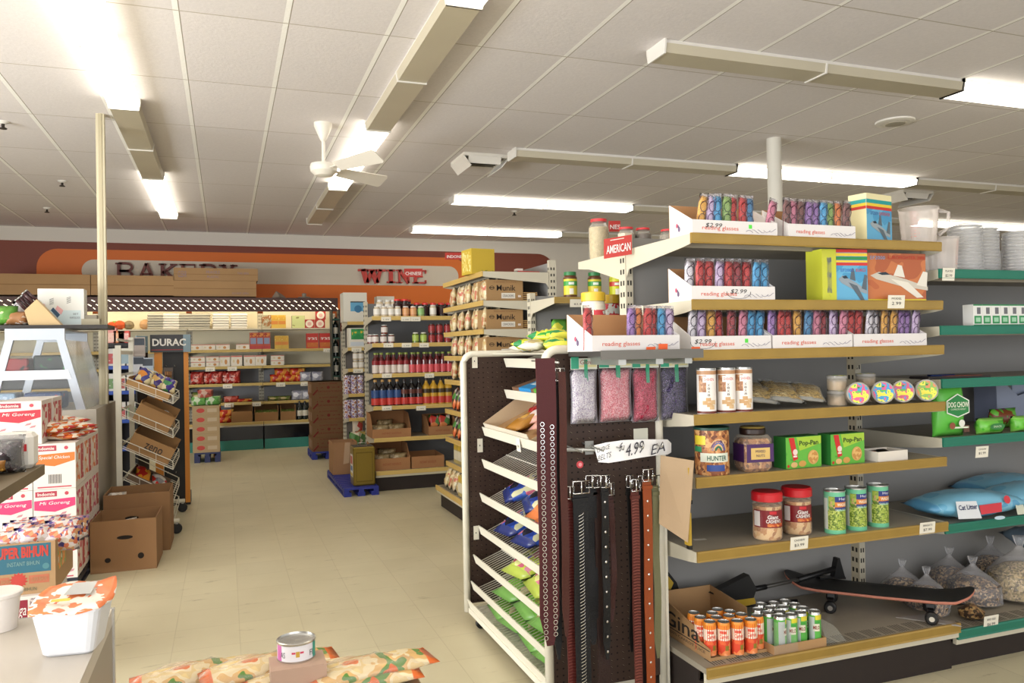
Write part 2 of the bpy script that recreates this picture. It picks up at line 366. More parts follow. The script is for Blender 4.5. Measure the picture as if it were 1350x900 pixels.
# ============================================================ LIGHTS
LENS_OFF = mat('#c6bda6', .35, var=.08, vscale=2); HOUS = mat('#e6e2da', .45); LENS_ON = mat('#fff8e8', .5, emit=5)
def fixture(x, y, lit, axis, label, n=2, w=.215, L=1.24):
    t = thing('ceiling_light', label, 'ceiling light', (x, y, HC), 0 if axis == 'x' else PI/2, 'fluorescent ceiling fixtures')
    tot = n*L
    MB().box(0, tot, -w/2+.012, w/2-.012, -.03, 0, HOUS).build('housing', t)
    for i in range(n):
        mb = MB(); a = i*L+.008; c = (i+1)*L-.008
        mb.prismx([(-w/2, -.025), (-w/2+.012, -.082), (w/2-.012, -.082), (w/2, -.025)], a, c, LENS_ON if lit else LENS_OFF)
        mb.build('lens', t, label='glowing lens' if lit else 'unlit lens')
    for q in (0, tot): 
        MB().prismx([(-w/2-.006, 0), (-w/2-.006, -.03), (-w/2+.006, -.09), (w/2-.006, -.09), (w/2+.006, -.03), (w/2+.006, 0)], q-.006, q+.006, HOUS).build('end_cap', t)
    MB().prismx([(-w/2-.005, -.02), (-w/2+.006, -.09), (w/2-.006, -.09), (w/2+.005, -.02)], L-.007, L+.007, HOUS).build('joint_strip', t)
    return t
ZL = HC-.082
def X3(u, v): return onz(u, v, ZL)
# left row, running away from us
xl = -.675
for k, (yy, lit, nm) in enumerate([(6.4037-4.96, True, 'lit twin ceiling light nearest the camera in the left row'), (6.4037-2.48, True, 'lit twin ceiling light ending above the service pole in the left row'), (6.4037, False, 'unlit twin ceiling light in the middle of the left row'), (8.8837, True, 'lit twin ceiling light at the far end of the left row')]):
    fixture(xl, yy, lit, 'y', nm)
xc = 1.215
for yy, lit, nm in [(3.9841-2.48, True, 'lit twin ceiling light nearest the camera in the centre row'), (3.9841, False, 'unlit twin ceiling light in the near half of the centre row'), (6.4641, True, 'lit twin ceiling light behind the ceiling fan'), (8.9441, False, 'unlit twin ceiling light at the far end of the centre row')]:
    fixture(xc, yy, lit, 'y', nm)
rows = [(4.33, 2.58, [0, 1, 1], ['unlit twin ceiling light at the left end of the nearest right-hand row', 'lit twin ceiling light at the right edge of the nearest right-hand row', 'lit twin ceiling light farther right in the nearest right-hand row']),
        (7.05, 2.60, [0, 1, 0, 0], ['unlit twin ceiling light at the left end of the second right-hand row', 'lit twin ceiling light behind the round column', 'unlit twin ceiling light right of the lit one behind the column', 'unlit twin ceiling light at the far right of the second row']),
        (9.4, 2.66, [1, 0, 0, 1], ['lit twin ceiling light above the red lidded jars, third row', 'unlit twin ceiling light right of the lit one in the third row', 'unlit twin ceiling light near the right edge in the third row', 'lit twin ceiling light hidden past the right shelves in the third row']),
        (11.85, 2.70, [1, 0, 1, 0], ['lit twin ceiling light nearest the back wall, above the wine sign', 'unlit twin ceiling light nearest the back wall', 'lit twin ceiling light at the back beyond the right shelves', 'unlit twin ceiling light in the back right corner'])]
for yy, x0, seq, names in rows:
    for i, s_ in enumerate(seq): fixture(x0+i*2.48, yy, bool(s_), 'x', names[i])
# -------- ceiling fan
h = Vector((.79, 6.66, HC)); FW = mat('#ece6da', .4)
t = thing('ceiling_fan', 'white ceiling fan with down rod hanging below the centre light row', 'ceiling fan', h)
MB().lathe([(.075, 0), (.073, -.03), (.03, -.13), (.018, -.15)][::-1], FW, 20).build('canopy', t)
MB().cyl(0, 0, -.34, -.13, .014, FW, 10).build('down_rod', t)
MB().lathe([(.02, -.445), (.07, -.435), (.108, -.40), (.112, -.365), (.105, -.34), (.03, -.335)], FW, 24).build('motor_housing', t)
for a in (32, -58):
    mb = MB(); mb.M = RZ(D(a)); mb.prismz([(.09, -.02), (.17, -.025), (.17, .025), (.09, .02)], -.385, -.379, FW)
    mb.M = RZ(D(a)) @ T(0, 0, -.38) @ RX(D(-30)); mb.prismz([(.16, -.05), (.65, -.075), (.67, -.055), (.67, .055), (.65, .075), (.16, .05)], -.003, .003, FW)
    mb.build('blade', t)
# -------- air diffusers with deflector wings
def vent(u, v, w, label):
    p = onz(u, v, HC-.02); VW = mat('#dedad0', .5)
    t = thing('air_diffuser', label, 'air vent', (p.x, p.y, HC))
    MB().box(-w/2, w/2, -w/2, w/2, -.03, 0, VW).build('frame', t)
    m = MB(); [m.box(-w/2+.04, w/2-.04, -w/2+.05+i*.06, -w/2+.075+i*.06, -.042, -.031, mat('#5b564c', .7)) for i in range(int((w-.08)/.06))]; m.build('grille', t)
    for sx in (-1, 1):
        m = MB(); m.M = T(sx*(w/2), 0, -.03) @ RY(D(38)*sx); m.box(-.004, .004, -w/2, w/2, -.12, 0, HOUS); m.build('deflector', t)
    m = MB(); m.M = T(0, -w/2, -.03) @ RX(D(25)); m.box(-w/2+.05, w/2-.08, -.004, .004, -.07, 0, HOUS); m.build('deflector', t)
vent(632, 212, .46, 'white air diffuser with angled wings left of the second right-hand light row')
vent(1190, 258, .5, 'white air diffuser with angled wings behind the airplane puzzle box')
p = onz(1180, 160, HC)
t = thing('round_diffuser', 'round white ceiling diffuser above the right-hand shelves', 'air vent', (p.x, p.y, HC))
MB().lathe([(.12, -.018), (.155, -.012), (.16, 0)], HOUS, 28).build('rim', t); MB().lathe([(.03, -.03), (.08, -.026), (.085, -.0185)], mat('#a9a293', .6), 24).build('core', t)
for (u, v), nm in zip([(82, 242), (62, 277), (4, 165), (678, 281)], ['dark sprinkler head on the ceiling left of the service pole, nearer one', 'dark sprinkler head on the ceiling nearest the back wall at left', 'dark sprinkler head at the left edge of the picture', 'small sprinkler head between the two farthest lit right-hand rows']):
    p = onz(u, v, HC-.03); t = thing('sprinkler', nm, 'sprinkler', (p.x, p.y, HC), group='sprinkler heads')
    MB().lathe([(.02, -.02), (.045, -.006), (.045, 0)], HOUS, 14).build('escutcheon', t); MB().lathe([(.028, -.06), (.03, -.055), (.012, -.045), (.012, -.0205)], mat('#3a332c', .5, .5), 12).build('head', t)
# ============================================================ CAMERA, WORLD
cd = bpy.data.cameras.new('camera'); cam = bpy.data.objects.new('camera', cd); COL.objects.link(cam)
R = Matrix((AX, AY, -AZ)).transposed().to_4x4(); cam.matrix_world = Matrix.Translation(CAM) @ R
cd.sensor_width = 36; cd.lens = F/1350*36; cd.clip_start = .02; cd.clip_end = 100
S = bpy.context.scene; S.camera = cam
S.view_settings.view_transform = 'Standard'; S.view_settings.look = 'None'; S.view_settings.gamma = 1; S.view_settings.exposure = 0.08
w = bpy.data.worlds.new('world'); S.world = w; w.use_nodes = True; bg = w.node_tree.nodes['Background']
bg.inputs[0].default_value = (.97, .98, 1, 1); bg.inputs[1].default_value = .95
# daylight from the shop front behind the camera
la = bpy.data.lights.new('shopfront_daylight', 'AREA'); la.shape = 'RECTANGLE'; la.size = 12; la.size_y = 2.2; la.energy = 190; la.color = (1, .985, .96)
lo = bpy.data.objects.new('shopfront_daylight', la); COL.objects.link(lo); lo.location = (-2.5, YF+.2, 1.5); lo.rotation_euler = (D(88), 0, 0)
lb = bpy.data.lights.new('side_window_daylight', 'AREA'); lb.shape = 'RECTANGLE'; lb.size = 7.5; lb.size_y = 1.9; lb.energy = 800; lb.color = (.94, .97, 1)
lp = bpy.data.objects.new('side_window_daylight', lb); COL.objects.link(lp); lp.location = (XL+.15, 1.6, 1.15); lp.rotation_euler = (D(108), 0, D(-90))
# ============================================================ SHELVING
SHELFM = mat('#9a9282', .5, var=.1, vscale=5); UPR = mat('#c9c2ae', .5); BACKP = mat('#949391', .75, var=.08, vscale=2); KICK = mat('#241a17', .6); SLOT = mat('#22201e', .8)
def gondola(name, label, loc, L, shelves, rail, rz=0, up_d=.5, base=None, top=1.95, back=(0, 0), both=False, group=None, upr=(True, True), backm=None, railn='gold price rail', bz=.18, slot=.05, cap=None):
    """local frame: front looks along -y, front edge of ordinary shelves at y=0, uprights at y=up_d; shelves=[(z, depth)]"""
    t = thing(name, label, 'shelves', loc, rz, group); U = up_d
    for q, on in ((0, upr[0]), (L, upr[1])):
        if not on: continue
        m = MB(); x0 = q-.018 if q else 0; x0 = q if q == 0 else q-.036; m.box(x0, x0+.036, U, U+.06, 0, top, UPR)
        z = .12
        while z < top-.04:
            for dx in (.008, .022): m.box(x0+dx, x0+dx+.006, U-.0015, U, z, z+slot*.42, SLOT)
            fx = x0-.0015 if q == 0 else x0+.036
            for dy in (.012, .036): m.box(fx, fx+.0015, U+dy, U+dy+.010, z, z+slot*.42, SLOT)
            z += slot
        m.build('upright', t)
    b0, b1 = back
    MB().box(.037, L-.037, U+.012, U+.03, .02, top-.02, backm or BACKP).build('back_panel', t)
    for z, dp in shelves:
        yf = U-dp; m = MB(); m.box(.003, L-.003, yf+.012, U-.001, z-.022, z, SHELFM)
        m.box(.02, L-.02, yf+.10, yf+.115, z-.04, z-.0221, SHELFM)
        for x0 in (.001, L-.005): m.prismx([(yf+.01, z+.001), (yf+.01, z-.038), (yf+.06, z-.045), (U-.03, z-.085), (U-.004, z-.12), (U-.004, z+.001)], x0, x0+.004, UPR)
        s = m.build('shelf', t)
        r = MB().prismx([(yf+.0115, z+.004), (yf+.003, z+.004), (yf, z-.002), (yf+.003, z-.030), (yf, z-.036), (yf+.0115, z-.036)], .002, L-.002, rail); r.build('price_rail', s, label=railn)
    if base:
        yf = U-base; m = MB(); m.box(.003, L-.003, yf+.012, U-.001, bz-.022, bz, SHELFM)
        m.box(.003, L-.003, yf+.012, yf+.03, bz-.06, bz-.0221, UPR)
        x = .05
        while x < L-.05: 
            for k in range(5): m.box(x+k*.012, x+k*.012+.003, yf+.03, yf+.10, bz, bz+.0006, SLOT) if L < 2 else 0
            x += .075 
        s = m.build('base_shelf', t)
        MB().prismx([(yf+.0115, bz+.004), (yf+.003, bz+.004), (yf, bz-.002), (yf+.003, bz-.030), (yf, bz-.036), (yf+.0115, bz-.036)], .002, L-.002, rail).build('price_rail', s, label=railn)
        MB().box(.004, L-.004, yf+.05, yf+.065, 0, bz-.0605, KICK).box(.004, .010, yf+.0651, U-.002, 0, bz-.0225, KICK).box(L-.010, L-.004, yf+.0651, U-.002, 0, bz-.0225, KICK).build('kick_plate', t)
    return t
def price_tag(x, y, z, w=.06, h=.045, rz=0, label='', lines=('2.99',), col='#e9e4d4', orange=False, tilt=.1, rx=0):
    m = MB(); m.M = RZ(rz) @ RX(tilt); m.box(-w/2, w/2, -.001, 0, -h, 0, mat(col, .6))
    if orange: m.fr(-w/2, w/2, -h*.55, 0, -.001, mat('#e8602a', .5))
    ink = mat('#3c3a38', .6)
    m.text(lines[0], 0, -h*.62, w*.55, h*.24, -.001, ink)
    if len(lines) > 1: m.text(lines[1], 0, -h*.25, w*.6, h*.15, -.001, ink)
    o = m.build('price_tag', None, (x, y, z), 0, label, 'price tag', 'price tags on the shelf rails')
    return o
YR = 2.55; XU = 1.652; UD = .52
ZS = [1.823, 1.571, 1.380, 1.137, .900, .622]
g1 = gondola('tall_shelf_unit', 'tall grey shelving bay with gold price rails holding reading glasses and nuts', (XU, YR, 0), 1.255, [(z, UD) for z in ZS], GOLD, up_d=UD, base=.57, top=1.90, bz=.205, upr=(True, False))
# back side top shelf bracket seen past the end
m = MB(); U = UD+.06
m.box(.003, 1.25, U+.001, U+.42, 1.80, 1.822, SHELFM)
for x0 in (.001, 1.25): m.prismx([(U+.001, 1.824), (U+.43, 1.824), (U+.43, 1.79), (U+.3, 1.775), (U+.001, 1.70)], x0, x0+.004, UPR)
m.build('rear_shelf', g1)
Z2 = [1.71, 1.463, 1.232, .978, .603]
g2 = gondola('tall_shelf_unit', 'tall grey shelving bay with dark green price rails holding dog food and cat litter', (XU+1.258, YR, 0), 1.50, [(z, .50) for z in Z2], GREEN, up_d=UD, base=.55, top=1.90, bz=.165, railn='green price rail')
# cover strip between the bays
UM = g1
# aisle gondola with crackers, front looks left
XM = 1.86
ZM = [zy(635, 357, 5.76), zy(635, 398, 5.76), zy(637, 437, 5.76), 1.285, 1.07, .83, .62, .42]
ZM = [2.0, 1.775, 1.555, 1.345, 1.135, .87, .62, .40]
gM = gondola('cracker_shelf_unit', 'aisle shelving bay filled with cracker bags and printed brown cartons', (XM, 6.92, 0), 1.16, [(z, .56) for z in ZM], mat('#c7a65e', .45), rz=-PI/2, up_d=.56, base=.66, top=2.10, bz=.19)
# bottle bay facing us
YA = 7.95; XA = 1.395
ZA = [zy(520, v, YA) for v in (417, 452.5, 492.5, 535, 577)]
gA = gondola('bottle_shelf_unit', 'shelving bay of sauce bottles and jars facing the aisle end', (XA, YA, 0), 1.25, [(z, .45) for z in ZA], mat('#cdb068', .45), up_d=.45, base=.54, top=1.93, bz=.20, backm=mat('#6b6b6c', .8))
YB2 = 9.75; XB2 = 1.41
ZB = [zy(470, v, YB2) for v in (424, 458, 486, 519, 551)]
gB = gondola('rear_shelf_unit', 'narrow visible shelving bay behind the bottle shelves', (XB2, YB2, 0), 1.2, [(z, .45) for z in ZB], mat('#cdb068', .45), up_d=.45, base=.5, top=zy(450, 420, 10.2), bz=.2, backm=mat('#77706a', .8))
# peanut butter bay seen through the gap
YC = 4.6; XC = xat(731, 4.6, 1.7)
ZC = [zy(755, 392, YC), 1.42]
gC = gondola('spread_shelf_unit', 'shelving bay with green lidded jars seen through the gap left of the tall shelves', (XC, YC, 0), 1.15, [(z, .42) for z in ZC], mat('#a98d4e', .5), up_d=.42, base=.5, top=1.78, bz=.2)
# back wall cooler style shelves
YK = 12.3
ZK = [zy(300, v, YK) for v in (433, 461, 483, 506, 531)]
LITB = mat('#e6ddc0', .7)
xk0, xk1 = -.50, 1.66
def bk(name, x0, x1, label, upr=(True, True)):
    t = gondola(name, label, (x0, YK, 0), x1-x0, [(z, .5) for z in ZK[1:]], mat('#c3a965', .45), up_d=.5, base=.62, top=2.02, bz=.40, backm=mat('#8d8d90', .6), upr=upr)
    L = x1-x0
    m = MB(); m.box(.003, L-.003, .012, .49, ZK[0]-.02, ZK[0], mat('#d6cfb8', .5)); m.build('upper_shelf', t)
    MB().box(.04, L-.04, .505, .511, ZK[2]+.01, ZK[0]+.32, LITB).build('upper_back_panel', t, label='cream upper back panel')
    MB().box(.01, L-.01, -.105, -.1, .145, .35, mat('#15161a', .12)).box(.01, L-.01, -.12, -.1051, .0, .144, mat('#2f8073', .5)).build('plinth', t, label='black and green plinth')
    return t
bk('back_wall_shelf_unit', xk0, .52, 'back wall shelving bay behind the battery rack, left of the aisle end')
bk('back_wall_shelf_unit', .523, xk1, 'back wall shelving bay behind the tall brown carton stack')
bk('back_wall_shelf_unit', -1.75, xk0-.003, 'back wall shelving bay mostly hidden behind the battery rack')
bk('back_wall_shelf_unit', -3.2, -1.753, 'back wall shelving bay at far left behind the deli case')
# canopy with perforated brown valance over the back shelves
VB = mat('#4a2c24', .5)
t = thing('perforated_valance', 'dark brown perforated valance with light showing through over the back shelves', 'valance', (0, 12.0, 0))
zt, zb = zy(300, 392, 12.0), zy(300, 410.5, 12.0)
MB().box(-3.2, 1.60, 0, .012, zb, zt, VB).build('front_band', t)
MB().box(-3.2, 1.60, .013, .80, zt-.02, zt, mat('#6b4a36', .7)).build('canopy_board', t)
m = MB(); LM = mat('#fff4d8', .5, emit=2.2)
hh = (zt-zb); x = -3.15
while x < 1.55:
    for k, q in enumerate((.72, .42, .2)):
        xx = x+k*.055; zc = zb+hh*q
        a = .027 if k < 2 else .016
        m.add([(xx-a, -.0008, zc+.013), (xx-a*.5, -.0008, zc+.017), (xx+a, -.0008, zc-.007), (xx+a*.5, -.0008, zc-.011)], [(3, 2, 1, 0)], LM)
    x += .0985
m.build('light_slots', t, label='bright slots in the valance', kind='stuff')
MB().box(-3.1, 1.5, .25, .31, zt-.09, zt-.0205, mat('#fff0cf', .5, emit=12)).build('tube_lamp', t, label='glowing tube under the canopy')
# ============================================================ READING GLASSES
PRT = mat('#d8502f', .6); SK = mat('#4a3d6a', .6)
def tray(name, label, w=.40, dp=.165, hf=.055, hb=.135, price=None, green=False, ry=0):
    t = thing(name, label, 'display box', (0, 0, 0)); W_ = mat('#e0dcda', .5)
    m = MB(); q = .003
    m.box(-w/2, w/2, 0, dp, 0, q, W_); m.box(-w/2, w/2, 0, q, q, hf, W_)
    m.box(-w/2, w/2, dp-q, dp, q, hb, mat('#b8895c', .8))
    for x0 in (-w/2, w/2-q):
        m.prismx([(q, q), (dp-q, q), (dp-q, hb), (q, hf)], x0, x0+q, W_)
    # printed front
    m.text('reading glasses', -w*.18, hf*.42, w*.42, hf*.36, 0, mat('#d8583c', .6))
    rd = random.Random(3)
    for k in range(5):
        x0 = w*(.12+.07*k); pts = [(x0+i*.008, -.0008, hf*(.28+.12*math.sin(i*.9+k)+.04*k)) for i in range(5)]; m.tube(pts, .0007, SK, 4)
    for (cx, cy, rr) in ((-.01, .03, .007), (0.005, .045, .006), (-.004, .042, .004)):
        m.add([(-w/2-.0008, dp*.62+cx+rr*1.2*math.cos(a), cy+rr*1.6*math.sin(a)) for a in [2*PI*i/10 for i in range(10)]], [tuple(range(10))], mat('#6b5a78' if rr != .006 else '#c2506a', .6))
    if price:
        ink = mat('#151515', .5); sx, oval = price
        m.text('$2.99', sx, hf*.62, .075, hf*.34, 0, ink, shear=.25)
        if oval: m.tube([(sx+.055*math.cos(a), -.0012, hf*.55+hf*.42*math.sin(a)) for a in [PI*.95+PI*1.1*i/12 for i in range(13)]], .0008, ink, 4)
    if green: m.fr(.06, .075, hf*.5, hf*.78, 0, mat('#58d84a', .5))
    m.build('box', t); return t
def packet_proto(col, frame, dens=0):
    """slim fabric pouch with folded glasses inside a clear sleeve"""
    t = thing('reading_glasses_packet', 'packet', 'reading glasses')
    MB().pillow(.041, .150, .012, art([col[0], col[1], col[0], col[0]], 260, .6), 4, 6, crimp=0).build('pouch', t)
    m = MB(); fm = mat(frame, .3)
    for zc in (.062, .110): m.tube([(.0155*math.cos(a), -.0105, zc+.020*math.sin(a)) for a in [2*PI*i/12 for i in range(12)]], .0016, fm, 5, closed=True)
    m.tube([(0, -.0105, .082), (0.003, -.0125, .086), (0, -.0105, .090)], .0015, fm, 5)
    m.tube([(.015, -.0105, .115), (.017, -.006, .135), (.010, -.004, .15)], .0014, fm, 5); m.tube([(-.015, -.012, .118), (.004, -.013, .134), (.014, -.012, .142)], .0014, fm, 5)
    m.build('glasses', t)
    MB().pillow(.044, .160, .026, clear('#f4f0f6', .05, .10), 5, 6, seed=3, crimp=0, wr=.35).build('clear_sleeve', t)
    return Proto(t)
PC = {'yellow': (('#d8a33a', '#c58c28'), '#4a2f1c'), 'red': (('#c62f28', '#a01c20'), '#5a1014'), 'dark red': (('#a02a34', '#7d1c28'), '#3c0c10'), 'light blue': (('#4fa8d8', '#3390c4'), '#1f4d70'),
      'blue': (('#3f86b4', '#2d6c9c'), '#1c3a5a'), 'purple': (('#a07ab8', '#80589c'), '#3b1d4d'), 'pink': (('#cf7f96', '#b86a88'), '#5c2038'), 'green': (('#8cab5c', '#6c8f42'), '#2f4a20'), 'orange': (('#e08440', '#cc6a2c'), '#5a2c14'),
      'brown': (('#7e4c46', '#5f3636'), '#2b1414'), 'lilac': (('#cdb9d6', '#b49ac4'), '#4c2c56'), 'silver': (('#d9d6dc', '#bcb6c2'), '#2e2a34')}
PROT = {k: packet_proto(*v) for k, v in PC.items()}
def glasses_tray(label, loc, seq, rz=0, price=None, green=False, where='', lean=None, w=.40):
    tr = tray('reading_glasses_tray', label, w=w, price=price, green=green); tr.location = loc; tr.rotation_euler = (0, 0, rz); tr['group'] = 'white reading glasses trays'
    n = len(seq); M_ = T(*loc) @ RZ(rz)
    rd = random.Random(len(label)*7+n)
    seen = [s for s in seq if s]
    k = 0
    for i, c in enumerate(seq):
        if not c: continue
        x = -w/2+w*(i+.5)/n; p = M_ @ Vector((x, .035+rd.uniform(0, .02), .0045))
        tl = (lean or {}).get(i, rd.uniform(-.05, .05))
        PROT[c].put(p, label='%s glasses packet, %s of %d in tray %s' % (c, nth(k, len(seen)), len(seen), where), group='packets in the tray '+where, rot=(rd.uniform(.02, .12), tl, rz+rd.uniform(-.12, .12)))
        k += 1
        # second row behind, slightly visible
z0 = ZS[0]+.0005; z1 = ZS[1]+.0005; z2 = ZS[2]+.0005
YG = YR+.012
def xs(u, z, y=YG): return xat(u, y, z)
W1 = xs(1025, z0)-xs(913, z0)
glasses_tray('white tray of reading glasses at the left end of the top gold-railed shelf', ((xs(913, z0)+xs(1025, z0))/2, YG, z0), [None, 'yellow', 'lilac', 'light blue', 'green', 'red', 'red', 'blue', None, 'pink'], price=(-.10, False), green=True, where='top shelf left', lean={1: .16, 2: .1, 9: .25}, w=W1)
W2 = xs(1128, z0)-xs(1040, z0)
glasses_tray('white tray of reading glasses in the middle of the top shelf beside the airplane box', ((xs(1040, z0)+xs(1128, z0))/2, YG, z0), ['brown', 'pink', 'brown', 'purple', 'purple', 'light blue', 'green', 'orange', 'brown'], where='top shelf middle', w=W2)
W3 = xs(1022, z1)-xs(912, z1)
glasses_tray('white tray of reading glasses alone on the second gold-railed shelf', ((xs(912, z1)+xs(1022, z1))/2, YG, z1), ['silver', 'red', 'red', 'lilac', 'red', 'dark red', 'red', 'light blue', 'light blue'], price=(.02, True), where='second shelf', w=W3)
for a, c, seq, nm, pr in [(911, 1017, ['silver', 'lilac', 'yellow', 'red', 'dark red', 'pink', 'light blue', 'light blue'], 'left', (-.13, True)),
                          (1019, 1124, ['purple', 'red', 'red', 'yellow', 'blue', 'pink', 'dark red', 'lilac', 'pink'], 'middle', None),
                          (1126, 1222, ['red', 'red', 'silver', 'silver', 'yellow', 'yellow', 'purple', 'purple', 'lilac'], 'right', None)]:
    ww = xs(c, z2)-xs(a, z2)
    glasses_tray('white tray of reading glasses, %s of three side by side on the third shelf' % ('leftmost' if nm == 'left' else nm if nm == 'middle' else 'rightmost'), ((xs(a, z2)+xs(c, z2))/2, YG, z2), seq, price=pr, green=nm == 'left', where='third shelf %s' % nm, w=ww-.001)
# ============================================================ BOXES AND CONTAINERS TOP SHELVES
def model_box(name, label, loc, rz, w, h, d, front, side, bands, title, plane, rot=None):
    t = thing(name, label, 'box', loc, rz, None, rot); m = MB()
    m.box(-w/2, w/2, 0, d, 0, h, side)
    m.fr(-w/2+.001, w/2-.001, .001, h-.001, 0, front)
    for z0_, z1_, c in bands: 
        m.fr(-w/2+.001, w/2-.001, h*z0_, h*z1_, -.0007, mat(c, .4)); m.box(-w/2-.0007, -w/2, .001, d-.001, h*z0_, h*z1_, mat(c, .4))
    for s_, cx, cz, tw, th, c in title: m.text(s_, cx*w, cz*h, tw*w, th*h, -.0007, mat(c, .4))
    # jet silhouette: body, wing, tail, canopy
    bc, wc, sc, cx, cz = plane; B = mat(bc, .4); Wc = mat(wc, .4)
    def P(pts, mm, y): m.quad([(cx*w+a*sc*w, y, cz*h+b_*sc*h) for a, b_ in pts], mm)
    P([(-.5, .12), (-.35, .2), (.1, .05), (.5, -.12), (.5, -.2), (0, -.1), (-.4, .04)][::-1], B, -.0018)
    P([(-.15, .05), (.15, -.02), (.42, -.35), (.3, -.36)][::-1], Wc, -.0022); P([(-.1, .12), (.1, .08), (.05, .34), (-.02, .36)][::-1], Wc, -.0014)
    P([(.3, -.08), (.48, -.12), (.5, .2), (.42, .22)][::-1], Wc, -.0022); P([(-.38, .17), (-.24, .2), (-.16, .14), (-.3, .13)][::-1], mat('#20303c', .3), -.0026)
    m.build('box', t); return t
SKY = art(['#4f9fc8', '#62abd0', '#4896c2', '#78bad8'], 5, .35, 'n'); SUN = art(['#b8643a', '#c47544', '#ad5c36', '#cc9058'], 5, .35, 'n')
z = z0; x0 = xs(1143, z)
model_box('model_kit_box', 'blue airplane model box with yellow, teal and red stripes on the top shelf', (xs(1143, z, YG+.03)+.088*math.cos(.2), YG+.03+.088*math.sin(.2), z), .2, .176, .205, .085, SKY, mat('#e9dfb0', .5), [(.88, 1, '#e8dfae'), (.80, .88, '#1f9a9a'), (.74, .80, '#e8c83a'), (.68, .74, '#c8322c')], [('EF2000', -.2, .6, .3, .07, '#2c5a9c'), ('EUROFIGHTER', .2, .6, .42, .07, '#c8322c')], ('#9aa6ac', '#5c6a72', .8, .02, .28))
z = z1
model_box('model_kit_box', 'yellow-green airplane box standing spine out on the second shelf', (xs(1101, z, YG), YG+.03, z), -.05, .07, .215, .10, mat('#c9cc3c', .4), mat('#c9cc3c', .4), [], [('EUROFIGHTER', 0, .5, .3, .7, '#3a4a8c')], ('#c9cc3c', '#b8bc30', .1, 0, .1))
model_box('model_kit_box', 'airplane box with red, green and yellow bands leaning on the second shelf', (xs(1129, z, YG), YG+.022, z), -.12, .15, .215, .05, SKY, mat('#6a3a2a', .5), [(.94, 1, '#c8322c'), (.87, .93, '#e8c83a'), (.80, .86, '#2a8a4a'), (.75, .79, '#e8c83a'), (.69, .745, '#c8322c')], [('EF2000', -.15, .6, .4, .06, '#3a6ac0'), ('EURO', .28, .6, .3, .06, '#c8322c')], ('#8e9aa4', '#56626c', .9, .02, .32))
model_box('model_kit_box', 'wide orange jet fighter box with a yellow bottom strip on the second shelf', (xs(1187, z, YG), YG+.02, z), -.05, .315, .205, .06, SUN, mat('#2a2420', .5), [(0, .05, '#e3d03a')], [('EF2000', -.3, .9, .24, .07, '#7aa0c8'), ('EUROFIGHTER 2000', .18, .91, .62, .075, '#b83024')], ('#c9c2b4', '#e2ddd0', .95, .05, .42))
# clear measuring pitchers
def pitcher(loc, label, rz=0, h=.17, r=.085):
    t = thing('measuring_pitcher', label, 'pitcher', loc, rz, 'clear measuring pitchers'); C_ = clear('#f2e9e2', .34, .2)
    MB().lathe([(r*.82, 0), (r*.86, .01), (r, h*.93), (r*1.04, h)], C_, 24, cap=False).lathe([(.001, .002), (r*.8, .002)], C_, 24, cap=False).build('body', t)
    MB().tube([(r*.95, 0, h*.9), (r*1.45, 0, h*.82), (r*1.4, 0, h*.4), (r*.92, 0, h*.25)], .008, C_, 8, flat=.012).build('handle', t)
    m = MB(); a0 = -PI*.62
    for k in range(9): m.cpatch(r*(.86+.012*k), a0, a0+(.5 if k % 2 else .35), h*(.2+.08*k), h*(.2+.08*k)+.003, mat('#d8473e', .5), 5, 1.02)
    m.build('red_scale', t, label='red measuring marks')
z = z0
pitcher((xs(1213, z, YG+.09), YG+.095, z), 'clear measuring pitcher with red marks at the right end of the top gold-railed shelf', -.9, .165, .08)
zg = Z2[0]+.0005
pitcher((xs(1243, zg, 2.65), 2.66, zg), 'clear measuring pitcher with red marks at the left end of the green-railed top shelf', .6, .15, .075)
# stacks of plastic plates in film
def stack(loc, label, h, r, seed):
    t = thing('plastic_plate_stack', label, 'plates', loc, 0, 'wrapped stacks of clear plastic plates'); rd = random.Random(seed); m = MB(); C_ = clear('#ffffff', .38, .12)
    zz = 0
    while zz < h:
        m.lathe([(r*.75, zz), (r, zz+.008), (r*.98, zz+.010), (r*.74, zz+.003)], C_, 14, cap=False); zz += .0155
    m.build('plates', t)
    m = MB(); prof = [(r*.9, 0)]+[(r*(1.03+rd.uniform(-.05, .03)), h*q) for q in (.04, .2, .36, .52, .68, .84, .97)]+[(r*.6, h*1.02), (r*.2, h*1.06)]
    m.lathe(prof, clear('#ffffff', .2, .1), 12).build('film_wrap', t)
for i, (u, hh_) in enumerate([(1273, .215), (1308, .205), (1345, .195), (1385, .2)]):
    stack((xs(u, zg, 2.68), 2.68+.05*(i % 2), zg), 'clear plastic plate stack wrapped in film, %s on the green-railed top shelf' % nth(i, 4), hh_, .072, i)
# ============================================================ GOODS ON THE TALL SHELVES
TIN = mat('#c9c9c6', .25, .9); LID = mat('#b9b9b5', .3, .9)
def lathe_thing(name, label, cat, loc, rz, group=None): return thing(name, label, cat, loc, rz, group)
z3, z4, z5, zb = ZS[3]+.0006, ZS[4]+.0006, ZS[5]+.0006, .2056
